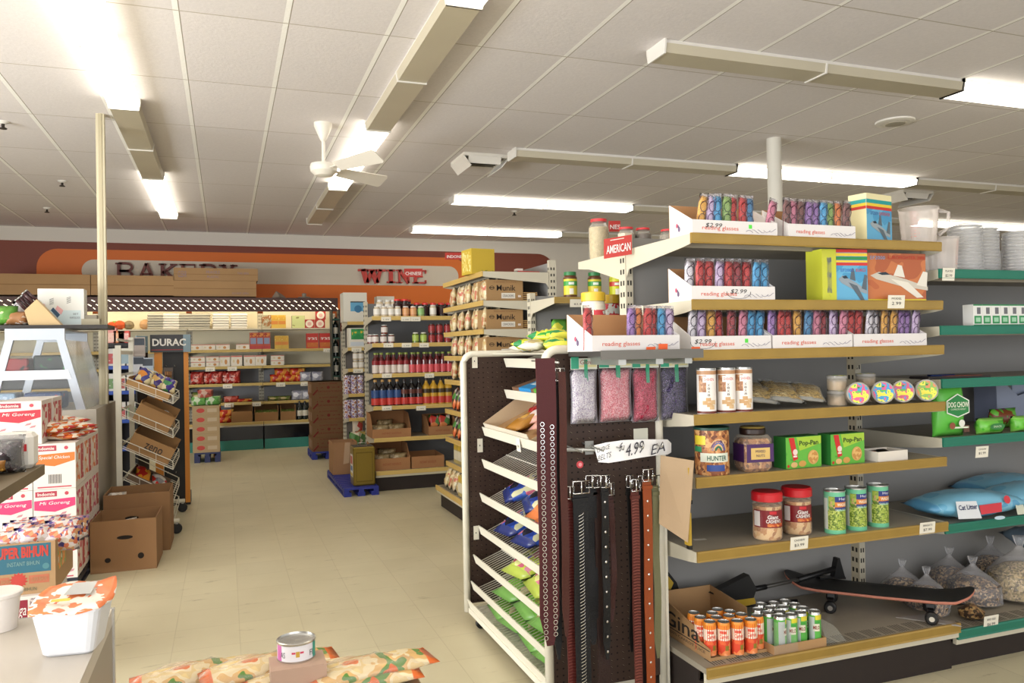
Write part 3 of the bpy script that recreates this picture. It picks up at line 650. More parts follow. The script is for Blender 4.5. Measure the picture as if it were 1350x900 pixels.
# nut canisters
def nut_can():
    t = thing('nut_can', 'x', 'can'); r = .033; h = .145
    MB().lathe([(r, 0), (r, h)], mat('#efe9e2', .35), 24, cap=True).lathe([(r*1.004, h*.9), (r*1.004, h*.985)], mat('#b98a62', .4), 24, cap=False).lathe([(r*1.004, h*.02), (r*1.004, h*.07)], mat('#6b2a22', .4), 24, cap=False).build('body', t)
    m = MB(); m.cpatch(r, -PI/2-1.1, -PI/2-.25, h*.5, h*.88, art(['#8a5a3e', '#a3714e', '#c79a72', '#b08058'], 40, .4, 'n'), 8, 1.008)
    m.cpatch(r, -PI/2-.6, -PI/2+.75, h*.72, h*.86, mat('#f4f0ea', .4), 8, 1.014); m.ctext('SHIHEN', r*1.01, -PI/2+.05, h*.79, .036, .010, mat('#cc2230', .4))
    for k in range(4): m.ctext('X8'[k % 2], r, -PI/2, h*(.66-.075*k), .009, .008, mat('#3a2a22', .5))
    for (a, zc, s_) in ((-.4, .26, .011), (.1, .22, .013), (.5, .27, .012), (-.05, .33, .011), (.35, .16, .012)):
        m.cpatch(r, -PI/2+a-s_/r*.8, -PI/2+a+s_/r*.8, h*zc-s_*.6, h*zc+s_*.6, mat('#c8a070' if a < .3 else '#d9b88a', .5), 4, 1.012)
    m.build('label', t); MB().lathe([(r*.9, h+.0005), (r*1.03, h+.0005), (r*1.03, h+.006), (r*.93, h+.006), (r*.9, h+.002)], LID, 24).build('rim', t); return Proto(t)
pn = nut_can()
for i, u in enumerate((932, 957.5, 980)):
    pn.put((xat(u, YG+.04, z3), YG+.04, z3), -.35, 'brown and white mixed nut can, %s of three beside the dried fish bags' % nth(i, 3).replace('second from the left', 'middle'), 'nut cans on the fourth shelf', sc=(1.1, 1.1, 1.16))
# dried fish bags
FISH = art(['#a88a4c', '#dcc283', '#c2a460', '#86693a', '#f0dfa8', '#5c4a34'], 9, .3, 'n', .6, (3, 3, 14))
fb = thing('dried_fish_bag', 'x', 'bag'); m = MB(); m.M = RY(D(0)); m.pillow(.16, .20, .045, FISH, 9, 9, seed=5, wr=.3, mc=clear('#dcdcd4', .35)); m.build('dried_fish', fb)
MB().pillow(.168, .215, .055, clear('#f0f0ea', .04, .1), 8, 8, seed=6, wr=.3).build('clear_bag', fb); pf = Proto(fb)
for i, (u, a, rzz, yy, w_) in enumerate([(1012, 58, .25, 2.64, 1), (1046, 66, .15, 2.62, .95), (1076, 74, .0, 2.61, .8)]):
    pf.put((xat(u-8, yy, z3), yy, z3+.030), 0, 'clear bag of flat golden dried fish, %s of three beside the nut cans' % nth(i, 3).replace('second from the left', 'middle'), 'dried fish bags', rot=(D(-68), D(8), rzz-.5), sc=(w_, w_, w_))
# small plastic jars with colourful round labels
def jar_proto(cols):
    t = thing('candy_jar', 'x', 'jar'); r = .040; h = .062; C_ = clear('#e9dfcd', .35, .12)
    MB().lathe([(r*.94, 0), (r, .004), (r, h*.72), (r*.92, h*.8)], C_, 24).build('body', t)
    MB().lathe([(r*.9, .003), (r*.93, h*.6)], mat('#c9a46c', .5, var=.3, vscale=60), 18).build('contents', t)
    lid = MB().lathe([(r*1.03, h*.8), (r*1.04, h*.98), (r*.98, h)], clear('#d8d4cc', .45, .15), 24).build('lid', t)
    m = MB(); m.lathe([(r*.9, h+.0004), (r*.9, h+.0012)], art([cols[0], cols[0], cols[1], '#e8e04c', '#4fb04a'], 35, .4, 'n'), 24)
    for k, c in enumerate(('#e8dc3a', '#58b83e', '#3a7a34')): m.box(-r*.5+k*.008, r*.4-k*.006, -r*.35+k*.016, -r*.2+k*.016, h+.0012, h+.0018, mat(c, .4))
    m.build('round_label', lid); return Proto(t)
jp = [jar_proto(('#3a9ac8', '#d85a8a')), jar_proto(('#d8548a', '#3a9ad0')), jar_proto(('#4a8ac0', '#c85878')), jar_proto(('#d88a5a', '#8ab85a'))]
for i, (u, v) in enumerate([(1133, 507), (1165, 507), (1191, 508), (1222, 506)]):
    yy = YG+.03; x = xat(u, yy, z3+.04)
    jp[i].put((x, yy+.03, z3+.0475), 0, ('candy jar lying on its side showing a blue and pink round lid', 'candy jar with a pink-bordered blue round lid, second of four on their sides', 'candy jar with a blue over pink round lid, third of four on their sides', 'candy jar with an orange and green round lid at the right end')[i], 'jars lying on their sides', rot=(D(84), 0, D(-28)), sc=(1.12, 1.12, 1.1))
gp = jar_proto(('#b9b4a8', '#cfcabc'))
for i, (u, yy, k) in enumerate([(1104, 2.66, 0), (1104, 2.66, 1), (1127, 2.80, 0), (1146, 2.74, 0), (1142, 2.86, 1)]):
    gp.put((xat(u, yy, z3), yy, z3+k*.0635), .3*i, ('upright clear candy jar, lower of the pair next to the dried fish', 'upright clear candy jar stacked on top of another next to the dried fish', 'upright clear candy jar standing behind the first lying jar', 'upright clear candy jar behind the lying jars, nearest the shelf upright', 'upright clear candy jar topmost behind the lying jars')[i], 'upright candy jars') if i != 4 else gp.put((xat(1142, 2.74, z3), 2.74, z3+.0635), 1, 'upright clear candy jar topmost behind the lying jars', 'upright candy jars')
# large nut can HUNTER
NUTS = art(['#a4663a', '#c88c54', '#8a4c28', '#d9a86e', '#6d3a20', '#b97844'], 85, .4, 'v')
x = xat(943, YG+.055, z4); t = thing('large_nut_can', 'large green lidded can printed with nuts and a white word band', 'can', (x, YG+.075, z4), -.8); r = .066; h = .172
MB().lathe([(r, 0), (r, h)], NUTS, 32).build('body', t)
m = MB(); m.cpatch(r, -PI/2-.5, -PI/2+1.3, h*.30, h*.50, mat('#dfe4d4', .4), 10, 1.012); m.ctext('HUNTER', r*1.01, -PI/2+.52, h*.39, .078, .019, mat('#1d5a4a', .4), bold=.02)
m.cpatch(r, -PI/2-1.0, -PI/2-.15, h*.68, h*.88, mat('#e6d43c', .4), 6, 1.010); m.cpatch(r, -PI/2-1.1, -PI/2-.4, h*.52, h*.64, mat('#2d8a5c', .4), 6, 1.009)
for k, c in enumerate(['#d9c29a', '#2e4a94', '#3f66b4', '#d9b98a', '#1f6a50']): 
    rr = .034-.005*k; m.add([(0, 0, 0)]*0+[(math.cos(-PI/2+.6+rr*math.cos(a)/r)*r*(1.008+.001*k), math.sin(-PI/2+.6+rr*math.cos(a)/r)*r*(1.008+.001*k), h*.56+rr*1.3*math.sin(a)) for a in [PI*i/10 for i in range(11)]], [tuple(range(11))], mat(c, .4))
m.cpatch(r, -PI/2-.1, -PI/2+1.0, h*.10, h*.24, mat('#2e4a94', .4), 8, 1.006)
m.build('label', t); MB().lathe([(r*.9, h+.0005), (r*1.04, h+.0005), (r*1.04, h+.010), (r*.98, h+.012), (r*.9, h+.008)], mat('#1e4a3e', .4), 32).build('lid', t)
# squared mixed-nut jar with gold lid
x = xat(994, YG+.06, z4); t = thing('nut_jar', 'square nut jar with dark cap and purple and gold label', 'jar', (x, YG+.065, z4), -.12); t.scale = (1.06, 1.06, 1.12)
m = MB(); m.box(-.056, .056, -.045, .045, 0, .115, NUTS, bv=.012); m.build('contents', t)
MB().box(-.0585, .0585, -.0475, .0475, -.0, .128, clear('#e8e0d0', .16, .08), bv=.014).build('glass', t)
m = MB(); m.fr(-.052, .058, .035, .098, -.0478, mat('#43205a', .4)); m.fr(-.035, .042, .045, .085, -.0486, mat('#d9b76c', .4)); m.text('MIXED', .003, .073, .04, .009, -.0494, mat('#43305a', .4)); m.text('NUTS', .003, .058, .034, .009, -.0494, mat('#43305a', .4)); m.box(-.0592, -.0586, -.04, .04, .035, .098, mat('#43205a', .4)); m.build('label', t)
MB().lathe([(.046, .1282), (.048, .134), (.048, .148), (.044, .152)], mat('#2a1a16', .35), 28).lathe([(.046, .1522), (.043, .157)], mat('#c3aa5e', .3, .6), 28).build('lid', t)
# Pop Pan biscuit boxes
def poppan():
    t = thing('biscuit_box', 'x', 'box'); w, h, d = .178, .118, .07; G_ = mat('#5cae3c', .4); m = MB(); m.box(-w/2, w/2, 0, d, 0, h, mat('#2f7a34', .4))
    m.fr(-w/2+.0005, w/2-.0005, .0005, h-.0005, 0, art(['#4fa53a', '#66b840', '#58ac3a'], 12, .4, 'n')); m.quad([(-w*.2, -.0012, h*.985), (-w*.12, -.0012, h*.55), (w*.495, -.0012, h*.75), (w*.495, -.0012, h*.985)], mat('#a8cc3c', .4))
    m.quad([(-w*.42, -.0016, h*.98), (-w*.27, -.0016, h*.98), (-w*.17, -.0016, h*.30), (-w*.30, -.0016, h*.24)], mat('#d02a28', .4))
    m.text('Pop-Pan', w*.14, h*.77, w*.54, h*.2, -.0012, mat('#2f4a20', .4), bold=.02)
    m.disc(w*.26, h*.32, h*.23, -.001, mat('#d8a760', .5), 20); m.disc(w*.26, h*.32, h*.19, -.0017, art(['#e3b870', '#c98f4a', '#d8a760'], 90, .5), 20)
    m.disc(-w*.05, h*.14, h*.16, -.0011, mat('#d3a050', .5), 16, h*.1); m.disc(-w*.28, h*.12, h*.14, -.0012, mat('#e0b878', .5), 16, h*.09)
    m.disc(-w*.25, h*.52, h*.10, -.0019, mat('#f0d8d0', .5), 12); m.fr(-w*.30, -w*.20, h*.36, h*.41, -.0017, mat('#f4e8e0', .5)); m.disc(-w*.44, h*.09, h*.05, -.001, mat('#d02a28', .5), 10)
    m.build('box', t); return Proto(t)
pp = poppan()
for i, (a, c) in enumerate([(1033, 1087), (1098, 1141)]):
    yy = YG+.03; x0, x1 = xat(a, yy, z4), xat(c, yy, z4); s_ = 1
    pp.put((xat(1060, yy, z4) if i == 0 else xat(1118, yy, z4), yy, z4), .04, ('green and lime biscuit box beside the square nut jar', 'green and lime biscuit box beside the small white tray')[i], 'green biscuit boxes', sc=(1.02, 1, 1.07))
# white tray of dark packets
x = xat(1169, YG+.05, z4); t = thing('sweet_tray', 'low white cardboard tray holding dark wrapped sweets right of the green biscuit boxes', 'tray', (x, YG+.015, z4), .03)
m = MB(); w, h, d = .165, .042, .11
for a in ((-w/2, w/2, 0, .002), (-w/2, w/2, d-.002, d)): m.box(*a, 0, h, mat('#e3dcd0', .6))
m.box(-w/2, -w/2+.002, .002, d-.002, 0, h, mat('#e3dcd0', .6)); m.box(w/2-.002, w/2, .002, d-.002, 0, h, mat('#e3dcd0', .6)); m.box(-w/2+.002, w/2-.002, .002, d-.002, 0, .002, mat('#e3dcd0', .6)); m.build('tray', t)
for i, (dx, dz, c, a) in enumerate([(-.04, .03, '#d8742a', .3), (.01, .035, '#16130f', -.2), (.04, .033, '#1d1a16', .5), (-.01, .028, '#2a1c14', 0)]):
    m = MB(); m.M = T(0, 0, 0) @ RX(D(-75)); m.pillow(.06, .05, .022, mat(c, .3), 6, 5, seed=i); m.build('wrapped_sweet', None, (x+dx, YG+.05+.01*i, z4+dz-.012), a, ('orange wrapped sweet in the white tray', 'black wrapped sweet in the middle of the white tray', 'black wrapped sweet at the right of the white tray', 'brown wrapped sweet low in the white tray')[i], 'sweet', 'sweets in the white tray')
# cashew jars
def cashew():
    t = thing('cashew_jar', 'x', 'jar'); r = .046; N_ = art(['#c48a50', '#d9ac72', '#a86f3c', '#e4c28e'], 70, .4, 'v')
    MB().lathe([(r*.9, .002), (r*.96, .006), (r*.96, .115)], N_, 24).build('cashews', t)
    MB().lathe([(r*.93, 0), (r, .006), (r*1.01, .035), (r*.97, .045), (r*.97, .105), (r*1.0, .118), (r*.93, .130)], clear('#f0e4d4', .14, .08), 28).build('glass', t)
    m = MB(); m.cpatch(r, -PI/2-1.35, -PI/2+1.35, .046, .104, mat('#7c1620', .35), 18, 1.0); m.cpatch(r, -PI/2-1.3, -PI/2-.8, .05, .10, mat('#d8d0cc', .4), 5, 1.008)
    m.ctext('Giant', r*1.01, -PI/2+.1, .082, .036, .013, mat('#f0ece8', .4), bold=.02); m.ctext('CASHEWS', r*1.01, -PI/2+.15, .068, .05, .012, mat('#f0ece8', .4), bold=.02)
    m.cpatch(r, -PI/2-.3, -PI/2+.9, .050, .060, art(['#d8743a', '#e8a050', '#b84a28'], 120, .4), 8, 1.010); m.cpatch(r, -PI/2-.15, -PI/2+.35, .091, .101, mat('#c8202c', .4), 5, 1.01); m.build('label', t)
    MB().lathe([(r*.98, .1305), (r*1.06, .132), (r*1.06, .155), (r*.98, .162), (r*.9, .1625)], mat('#cc1e28', .3), 30).build('lid', t); return Proto(t)
pc = cashew()
for i, (u, yy) in enumerate([(1012, YG+.07), (1051, YG+.10)]):
    pc.put((xat(u, yy, z5), yy, z5), -.35, ('red lidded cashew jar, the left of two on the fifth gold-railed shelf', 'red lidded cashew jar, the right of two, nearer the green pea cans')[i], 'cashew jars', sc=(1.25, 1.25, 1.18))
def peacan():
    t = thing('wasabi_pea_can', 'x', 'can'); r = .036; h = .145; G_ = mat('#6fc49a', .4)
    MB().lathe([(r, 0), (r, h*.10), (r, h*.56), (r, h*.90), (r, h)], None, 26, ms=[G_, art(['#a6b84c', '#86a03a', '#c0cc6c', '#5f7a2c'], 230, .4, 'v'), mat('#7fc8a4', .4), G_]).build('body', t)
    m = MB(); m.cpatch(r, -PI/2-.9, -PI/2-.1, h*.56, h*.9, art(['#a6b84c', '#86a03a', '#c9a078', '#5f7a2c'], 110, .4, 'v'), 6, 1.006)
    m.cpatch(r, -PI/2-.3, -PI/2+1.3, h*.58, h*.9, mat('#1f2f7c', .4), 10, 1.010); m.cpatch(r, -PI/2-.3, -PI/2+1.1, h*.65, h*.77, mat('#d8822c', .4), 8, 1.014)
    m.ctext('WASABI', r*1.02, -PI/2+.42, h*.71, .038, .011, mat('#f4ecd8', .4), bold=.02); m.ctext('Hapi', r*1.01, -PI/2+.5, h*.84, .03, .012, mat('#e8e8f4', .4)); m.ctext('GREEN PEAS', r*1.0, -PI/2+.3, h*.585, .04, .007, mat('#d8f0d8', .4)); m.cpatch(r, -PI/2-1.6, -PI/2-1.0, h*.1, h*.85, mat('#d4dcd4', .4), 5, 1.006); m.build('label', t)
    MB().lathe([(r*.9, h+.0004), (r*1.04, h+.0004), (r*1.04, h+.005), (r*.95, h+.005), (r*.94, h+.001)], LID, 26).build('rim', t); return Proto(t)
pw = peacan()
for i, u in enumerate((1101, 1129, 1158)):
    yy = YG+.045+.012*i; pw.put((xat(u, yy, z5), yy, z5), -.4, 'light green pea can with blue label, %s of three' % nth(i, 3).replace('second from the left', 'middle'), 'green pea cans', sc=(1.16, 1.16, 1.17))
# small strip of paper lying on the shelf
MB().M
m = MB(); m.box(0, .05, 0, .02, 0, .0008, mat('#c9c4b8', .7)); p = onz(916, 712, z5); m.build('paper_slip', None, p, -.2, 'small paper slip lying at the left end of the fifth shelf', 'paper')
# ---- base shelf: carrot juice carton, malt drink tray
def slim(cols, name, word_, wc, top, body2):
    t = thing('drink_can', 'x', 'can'); r = .0242; h = .131
    MB().lathe([(r*.86, 0), (r, .006), (r, h-.012), (r*.88, h-.002)], None, 18, ms=[TIN, body2, top]).build('body', t)
    m = MB(); 
    for (a0, a1, q0, q1, c) in cols: m.cpatch(r, -PI/2+a0, -PI/2+a1, h*q0, h*q1, mat(c, .35) if isinstance(c, str) else c, 8, 1.008)
    m.ctext(word_, r*1.012, -PI/2+.1, h*(.60 if name == 'carrot' else .55), .034 if name == 'carrot' else .026, .015, mat(wc, .4), bold=.02); m.build('label', t)
    MB().lathe([(r*.90, h-.0015), (r*.93, h), (r*.86, h+.001), (r*.84, h-.003)], TIN, 18).build('rim', t); return Proto(t)
ORB = art(['#e0663c', '#d84a30', '#e88a50', '#f0a070'], 24, .35, 'n')
car = slim([(-1.5, 1.5, .48, .80, '#ece4d4'), (-1.5, 1.5, .80, .93, '#e8902c'), (-.6, .5, .68, .76, '#d84a34'), (.3, .9, .2, .34, '#8a7a2c')], 'carrot', 'Carrot', '#d8482c', mat('#e8902c', .35), ORB)
t = thing('juice_carton', 'cut-open brown carton of slim orange cans at the left end of the bottom shelf', 'carton', onz(936, 872, zb), 0)
# carton in local coords: origin = front right bottom corner of the printed left side
p0 = onz(936, 872, zb); bl = onz(884, 838, zb); d = (bl-p0); L_ = .40; ang = math.atan2(d.y, d.x)-PI/2
t.rotation_euler = (0, 0, ang*.5); m = MB(); q = .004
W_ = .27
m.box(0, W_, q, L_, 0, q, KRAFT); m.prismx([(0, 0), (L_, 0), (L_, .155), (.10, .10), (.07, .055), (0, .045)], 0, q, KRAFT); m.box(q, W_, L_-q, L_, q, .15, KRAFT); m.prismx([(0, 0), (L_, 0), (L_, .15), (.14, .13), (.12, .02), (0, .012)], W_-q, W_, KRAFT); m.prismx([(L_-.1, .15), (L_, .158), (L_, .162), (L_-.1, .156)], -.05, q-.0001, KRAFT); m.box(q, W_-q, 0, q, 0, .012, KRAFT)
ink = mat('#2e2926', .6)
v_, f_ = text_mesh('Gina', .01, 0); m.add([(-.0008, .20-a*.26, .075+b_*.06) for a, b_ in v_], f_, ink)
v_, f_ = text_mesh('100% CARROT JUICE', 0, 0); m.add([(-.0008, .16-a*.26, .022+b_*.014) for a, b_ in v_], f_, ink); m.box(-.001, 0, 0, L_, .036, .039, ink)
m.build('carton', t)
tops = [(245, 487), (285, 515), (340, 540), (422, 540), (503, 535), (583, 527), (622, 503), (387, 468), (357, 490), (380, 513), (455, 505), (460, 480), (528, 497)]
def spread(ps, dmin, it=60, pin=()):
    ps = [Vector((p.x, p.y)) for p in ps]
    for _ in range(it):
        for i in range(len(ps)):
            for j in range(i):
                dd = ps[i]-ps[j]; l_ = dd.length
                if l_ < dmin: s_ = dd.normalized()*(dmin-l_)/2; ps[i] += s_; ps[j] -= s_
    return ps
P_ = spread([onz(860+a/4.5, 700+b_/4.5, zb+.131) for a, b_ in tops], .0500)
for i, p in enumerate(P_): car.put((p.x, p.y, zb+.0045), -.5+random.uniform(-.2, .2), 'orange slim drink can among those in the cut-open brown carton', 'orange drink cans in the carton')
GRB = art(['#3f9c3c', '#58b04a', '#2f8434'], 16, .35, 'n')
mil = slim([(-.9, .3, .10, .86, '#b9bfc0'), (.35, 2.0, .8, .92, '#d8cc3a')], 'milo', '', '#ffffff', GRB, GRB) if False else None
mil = slim([(-1.3, -.2, .10, .86, '#b4bcbc'), (-.1, 1.6, .78, .92, '#d8cc3a'), (-.45, .65, .44, .66, '#e0dcc8')], 'milo', 'MILO', '#7c1d16', TIN, GRB)
mtops = [(655, 438), (722, 428), (795, 418), (845, 436), (635, 468), (700, 455), (775, 450), (897, 457), (692, 485), (750, 475), (812, 493), (878, 483), (950, 473), (745, 500)]
P_ = spread([onz(860+a/4.5, 700+b_/4.5, zb+.131) for a, b_ in mtops], .0500)
c0 = onz(1025, 860, zb)
for i, p in enumerate(P_): mil.put((p.x, p.y, zb+.0035), -.5+(.9 if i in (0, 1, 2, 4, 8, 13) else 0), 'green slim drink can in the shrink-wrapped low tray', 'green drink cans in the low tray')
mx = min(p.x for p in P_)-.03; Mx = max(p.x for p in P_)+.03; my = min(p.y for p in P_)-.03; My = max(p.y for p in P_)+.03
t = thing('drink_tray', 'low brown tray of green cans with torn shrink wrap, beside the orange cans', 'tray', (mx, my, zb)); W_ = Mx-mx; L_ = My-my; m = MB(); q = .003
m.box(0, W_, 0, L_, 0, q, KRAFT); m.box(0, W_, 0, q, q, .035, KRAFT); m.box(0, W_, L_-q, L_, q, .035, KRAFT); m.box(0, q, q, L_-q, q, .035, KRAFT); m.box(W_-q, W_, q, L_-q, q, .035, KRAFT); m.build('tray', t)
m = MB(); C_ = clear('#eef0e4', .10, .08); m.quad([(-.002, -.002, .001), (W_*.45, -.002, .001), (W_*.4, -.003, .09), (-.002, -.002, .13)], C_); m.build('torn_shrink_wrap', t); m = MB()
m.quad([(W_+.002, .0, .01), (W_+.09, -.01, .012), (W_+.07, .03, .06), (W_+.004, .05, .10)], C_); m.build('torn_shrink_wrap', t)
# ---- skateboard
wl = onz(1095, 806, zb); wr = onz(1228, 821, zb); d = (wr-wl); d.z = 0; ang = math.atan2(d.y, d.x); Lw = d.length
t = thing('skateboard', 'black topped skateboard with maple edge lying across the bottom shelf', 'skateboard', (wl.x, wl.y, zb), ang)
prof = [(-.20, .125), (-.165, .105), (-.12, .088), (-.05, .082), (Lw/2, .080), (Lw+.02, .082), (Lw+.09, .088), (Lw+.14, .108), (Lw+.17, .128)]
def deck(z_off, th, mm, inset=0):
    m = MB(); vs = []; n = len(prof); K = 8; x_a, x_b = prof[0][0], prof[-1][0]; 
    # dense profile
    P = []
    for i in range(n-1):
        for k in range(4): f = k/4; P.append((prof[i][0]*(1-f)+prof[i+1][0]*f, prof[i][1]*(1-f)+prof[i+1][1]*f))
    P.append(prof[-1]); 
    for x, zz in P:
        e = min(x-x_a, x_b-x)/.10; hw = (.098-inset)*(1 if e >= 1 else max(.0, 1-(1-e)**2.2)**.5)
        for k in range(K+1):
            a = -1+2*k/K
            for s_ in (0, 1): vs.append((x, .075+a*hw, zz+z_off+th*s_+.006*a*a))
    R_ = 2*(K+1); fs = []
    for i in range(len(P)-1):
        for k in range(K):
            a = i*R_+2*k; b_ = a+R_
            fs += [(a+1, b_+1, b_+3, a+3), (a, a+2, b_+2, b_)]
        a = i*R_; b_ = a+R_; fs += [(a, b_, b_+1, a+1), (a+2*K+1, b_+2*K+1, b_+2*K, a+2*K)]
    m.add(vs, fs, mm, True); return m
deck(0, .011, mat('#b4725e', .5)).build('deck', t, label='reddish maple plywood deck'); deck(.0112, .001, mat('#1b1b1a', .55, spec=.6), .002).build('grip_tape', t, label='black grip top')
for k, xx in enumerate((0, Lw)):
    m = MB(); m.box(xx-.03, xx+.03, .045, .105, .066, .0795, BLACK).box(xx-.012, xx+.012, .02, .13, .035, .048, BLACK).prismx([(.055, .045), (.095, .045), (.09, .067), (.06, .067)], xx-.015, xx+.015, BLACK)
    m.tube([(xx, -.02, .026), (xx, .17, .026)], .006, STEEL, 8); tr = m.build('truck', t)
    for yy in (-.018, .15):
        m = MB(); m.M = T(xx, yy, .026) @ RX(D(90)); m.lathe([(.020, -.017), (.026, -.012), (.026, .012), (.020, .017)], mat('#151516', .4), 20).lathe([(.011, .0172), (.011, .0185)], CHROME, 14).lathe([(.011, -.0185), (.011, -.0172)], CHROME, 14); m.build('wheel', tr)
# ---- brooms
def broom(name_l, p_, q_, dz, head_rot, bris, loc_head):
    pass
# head 1: wedge dustpan brush, handle to the right
a0 = onz(965, 812, zb); y_ = 2.95
def PX_(u, v, y): return ony(u, v, y)
hd = PX_(965, 780, y_); t = thing('snow_brush', 'black snow brush with yellow bristles lying behind the green cans', 'brush', (hd.x, y_, zb))
m = MB(); k = lambda u, v: (PX_(u, v, y_).x-hd.x, PX_(u, v, y_).z-zb)
m.prism([k(935, 781), k(984, 756), k(994, 774), k(990, 786), k(960, 790)], -.02, .02, BLACK); m.build('head', t)
m = MB(); bz_ = [k(962, 791), k(990, 782), k(994, 794), k(972, 799)]; m.prism(bz_, -.016, .016, mat('#c9a52c', .7)); m.build('bristles', t, label='yellow bristles')
a, c = k(991, 777), k(1052, 764); e = k(1105, 752)
m = MB(); m.tube([(a[0], 0, a[1]), (c[0], 0, c[1])], .009, mat('#5c5a56', .4, .5), 10); m.tube([(a[0], 0, a[1]), (a[0]*.7+c[0]*.3, 0, a[1]*.7+c[1]*.3)], .012, BLACK, 8); m.tube([(c[0], 0, c[1]), (e[0], .03, e[1])], .013, BLACK, 10); m.build('handle', t)
m = MB(); s1, s2 = k(1104, 764), k(1119, 764); tp = k(1110, 737); m.prism([s1, s2, (tp[0]+.006, tp[1]), (tp[0]-.006, tp[1])], .02, .05, BLACK); w1, w2 = k(1085, 762), k(1119, 762); m.prism([(w1[0], w1[1]-.01), (w2[0], w2[1]-.01), (w2[0], w2[1]), (w1[0], w1[1])], .018, .052, BLACK); m.build('scraper', t)
# lower ice scraper strut lying on the shelf
p1 = onz(1075, 803, zb+.01); p2 = onz(975, 812, zb+.01)
m = MB(); m.tube([(0, 0, 0), p1-p2], .008, BLACK, 8); m.tube([(-.03, -.01, .0), (.02, .01, .0)], .012, BLACK, 8); m.build('black_rod', None, p2+Vector((0, .12, .003)), 0, 'thin black rod lying behind the green cans under the brush handle', 'rod')
y_ = 3.02; hd = PX_(884, 775, y_); t = thing('snow_brush', 'black brush with yellow bristles standing behind the juice carton at the left', 'brush', (hd.x, y_, zb)); k = lambda u, v: (PX_(u, v, y_).x-hd.x, PX_(u, v, y_).z-zb)
m = MB(); m.prism([k(878, 752), k(889, 766), k(893, 778), k(890, 792), k(872, 800), k(872, 752)], -.02, .02, BLACK); m.build('head', t)
m = MB(); m.prism([k(877, 757), k(884, 766), k(880, 775), k(876, 777)], -.026, -.0205, mat('#b8982c', .7)); m.build('bristles', t, label='yellow bristles')
# triangular white card near the bay end
m = MB(); p = onz(1268, 826, zb); m.prismz([(0, 0), (-.16, .19), (-.03, .17), (.0, .06)], 0, .003, mat('#a09c96', .7)); m.build('card_sheet', None, (p.x, p.y, zb), 0, 'grey card sheet lying under the tail of the skateboard', 'card')
# ============================================================ GREEN-RAILED BAY
GX = XU+1.258
zz = [q+.0006 for q in Z2]; zbb = .1656
# drink cartons second shelf: shrink packs
t0 = None
m0 = thing('milk_carton', 'x', 'carton'); m = MB(); w, h, d = .054, .098, .054
m.box(-w/2, w/2, 0, d, 0, h, mat('#e4e4e0', .4)); m.fr(-w*.4, w*.4, h*.12, h*.48, 0, mat('#1f8a4a', .4)); m.fr(-w*.25, w*.25, h*.2, h*.4, -.0008, mat('#9cccaa', .4)); m.fr(-w*.1, w*.3, h*.56, h*.86, 0, mat('#6a6a70', .5)); m.fr(-w*.5, w*.5, h*.03, h*.08, 0, mat('#1f7a44', .4)); m.fr(-w*.5, w*.5, h*.94, h, 0, mat('#2a8a50', .4)); m.build('carton', m0)
for k, c in enumerate((0, .2)): pass
pm = Proto(m0)
u = 1293
for i in range(6):
    xx = xat(1285, YR+.05, zz[1])+.021+i*.0555
    pm.put((xx, YR+.05, zz[1]), 0, 'small white and green milk carton in the row on the second green-railed shelf', 'white and green milk cartons')
# dark flat thing on third
m = MB(); m.box(0, .34, 0, .12, 0, .012, mat('#2c2626', .5), bv=.004); m.box(.10, .3, .01, .03, .0121, .0135, mat('#9c4a34', .5)); m.build('flat_package', None, (xat(1215, 2.66, zz[2]), 2.62, zz[2]), -.08, 'thin dark flat package lying on the third green-railed shelf', 'package')
# dog food bag
GB = art(['#46a838', '#5cb844', '#3f9c34'], 5, .35, 'n'); zq = zz[3]
x = xat(1256, YR+.06, zq); t = thing('dog_food_bag', 'standing bright green dog food bag with a hexagonal label and folded top', 'bag', (x, YR+.085, zq), -.1)
m = MB(); m.pillow(.165, .235, .085, GB, 10, 10, seed=2, crimp=.05, wr=.05, mc=GB); m.M = T(0, .012, .20) @ RX(-.25); m.pillow(.15, .075, .03, mat('#5d6068', .3), 6, 5, seed=4, mc=mat('#2f4a94', .3)); m.build('bag', t)
m = MB(); m.M = T(.012, -.0465, 0); m.add([(-.058, 0, .16), (-.058, 0, .105), (.0, 0, .085), (.062, 0, .105), (.062, 0, .16), (.0, 0, .19)], [(0, 1, 2, 3, 4, 5)], mat('#e4e8dc', .4)); m.add([(-.053, -.001, .157), (-.053, -.001, .109), (.0, -.001, .09), (.057, -.001, .109), (.057, -.001, .157), (.0, -.001, .185)], [(0, 1, 2, 3, 4, 5)], mat('#1f7d3c', .4))
m.text('DOG CHOW', .002, .142, .108, .024, -.001, mat('#e8ecd8', .4), bold=.02); m.text('COMPLETE ADULT', .002, .122, .08, .007, -.001, mat('#e8ecd8', .4)); m.disc(.02, .06, .016, 0, mat('#dfe0d4', .4)); m.disc(-.03, .05, .015, 0, mat('#8a4a30', .4)); m.fr(-.04, .055, .038, .045, 0, mat('#d8e4cc', .4)); m.fr(.03, .06, .02, .05, .0005, mat('#5c3a28', .4)); m.build('printed_label', t)
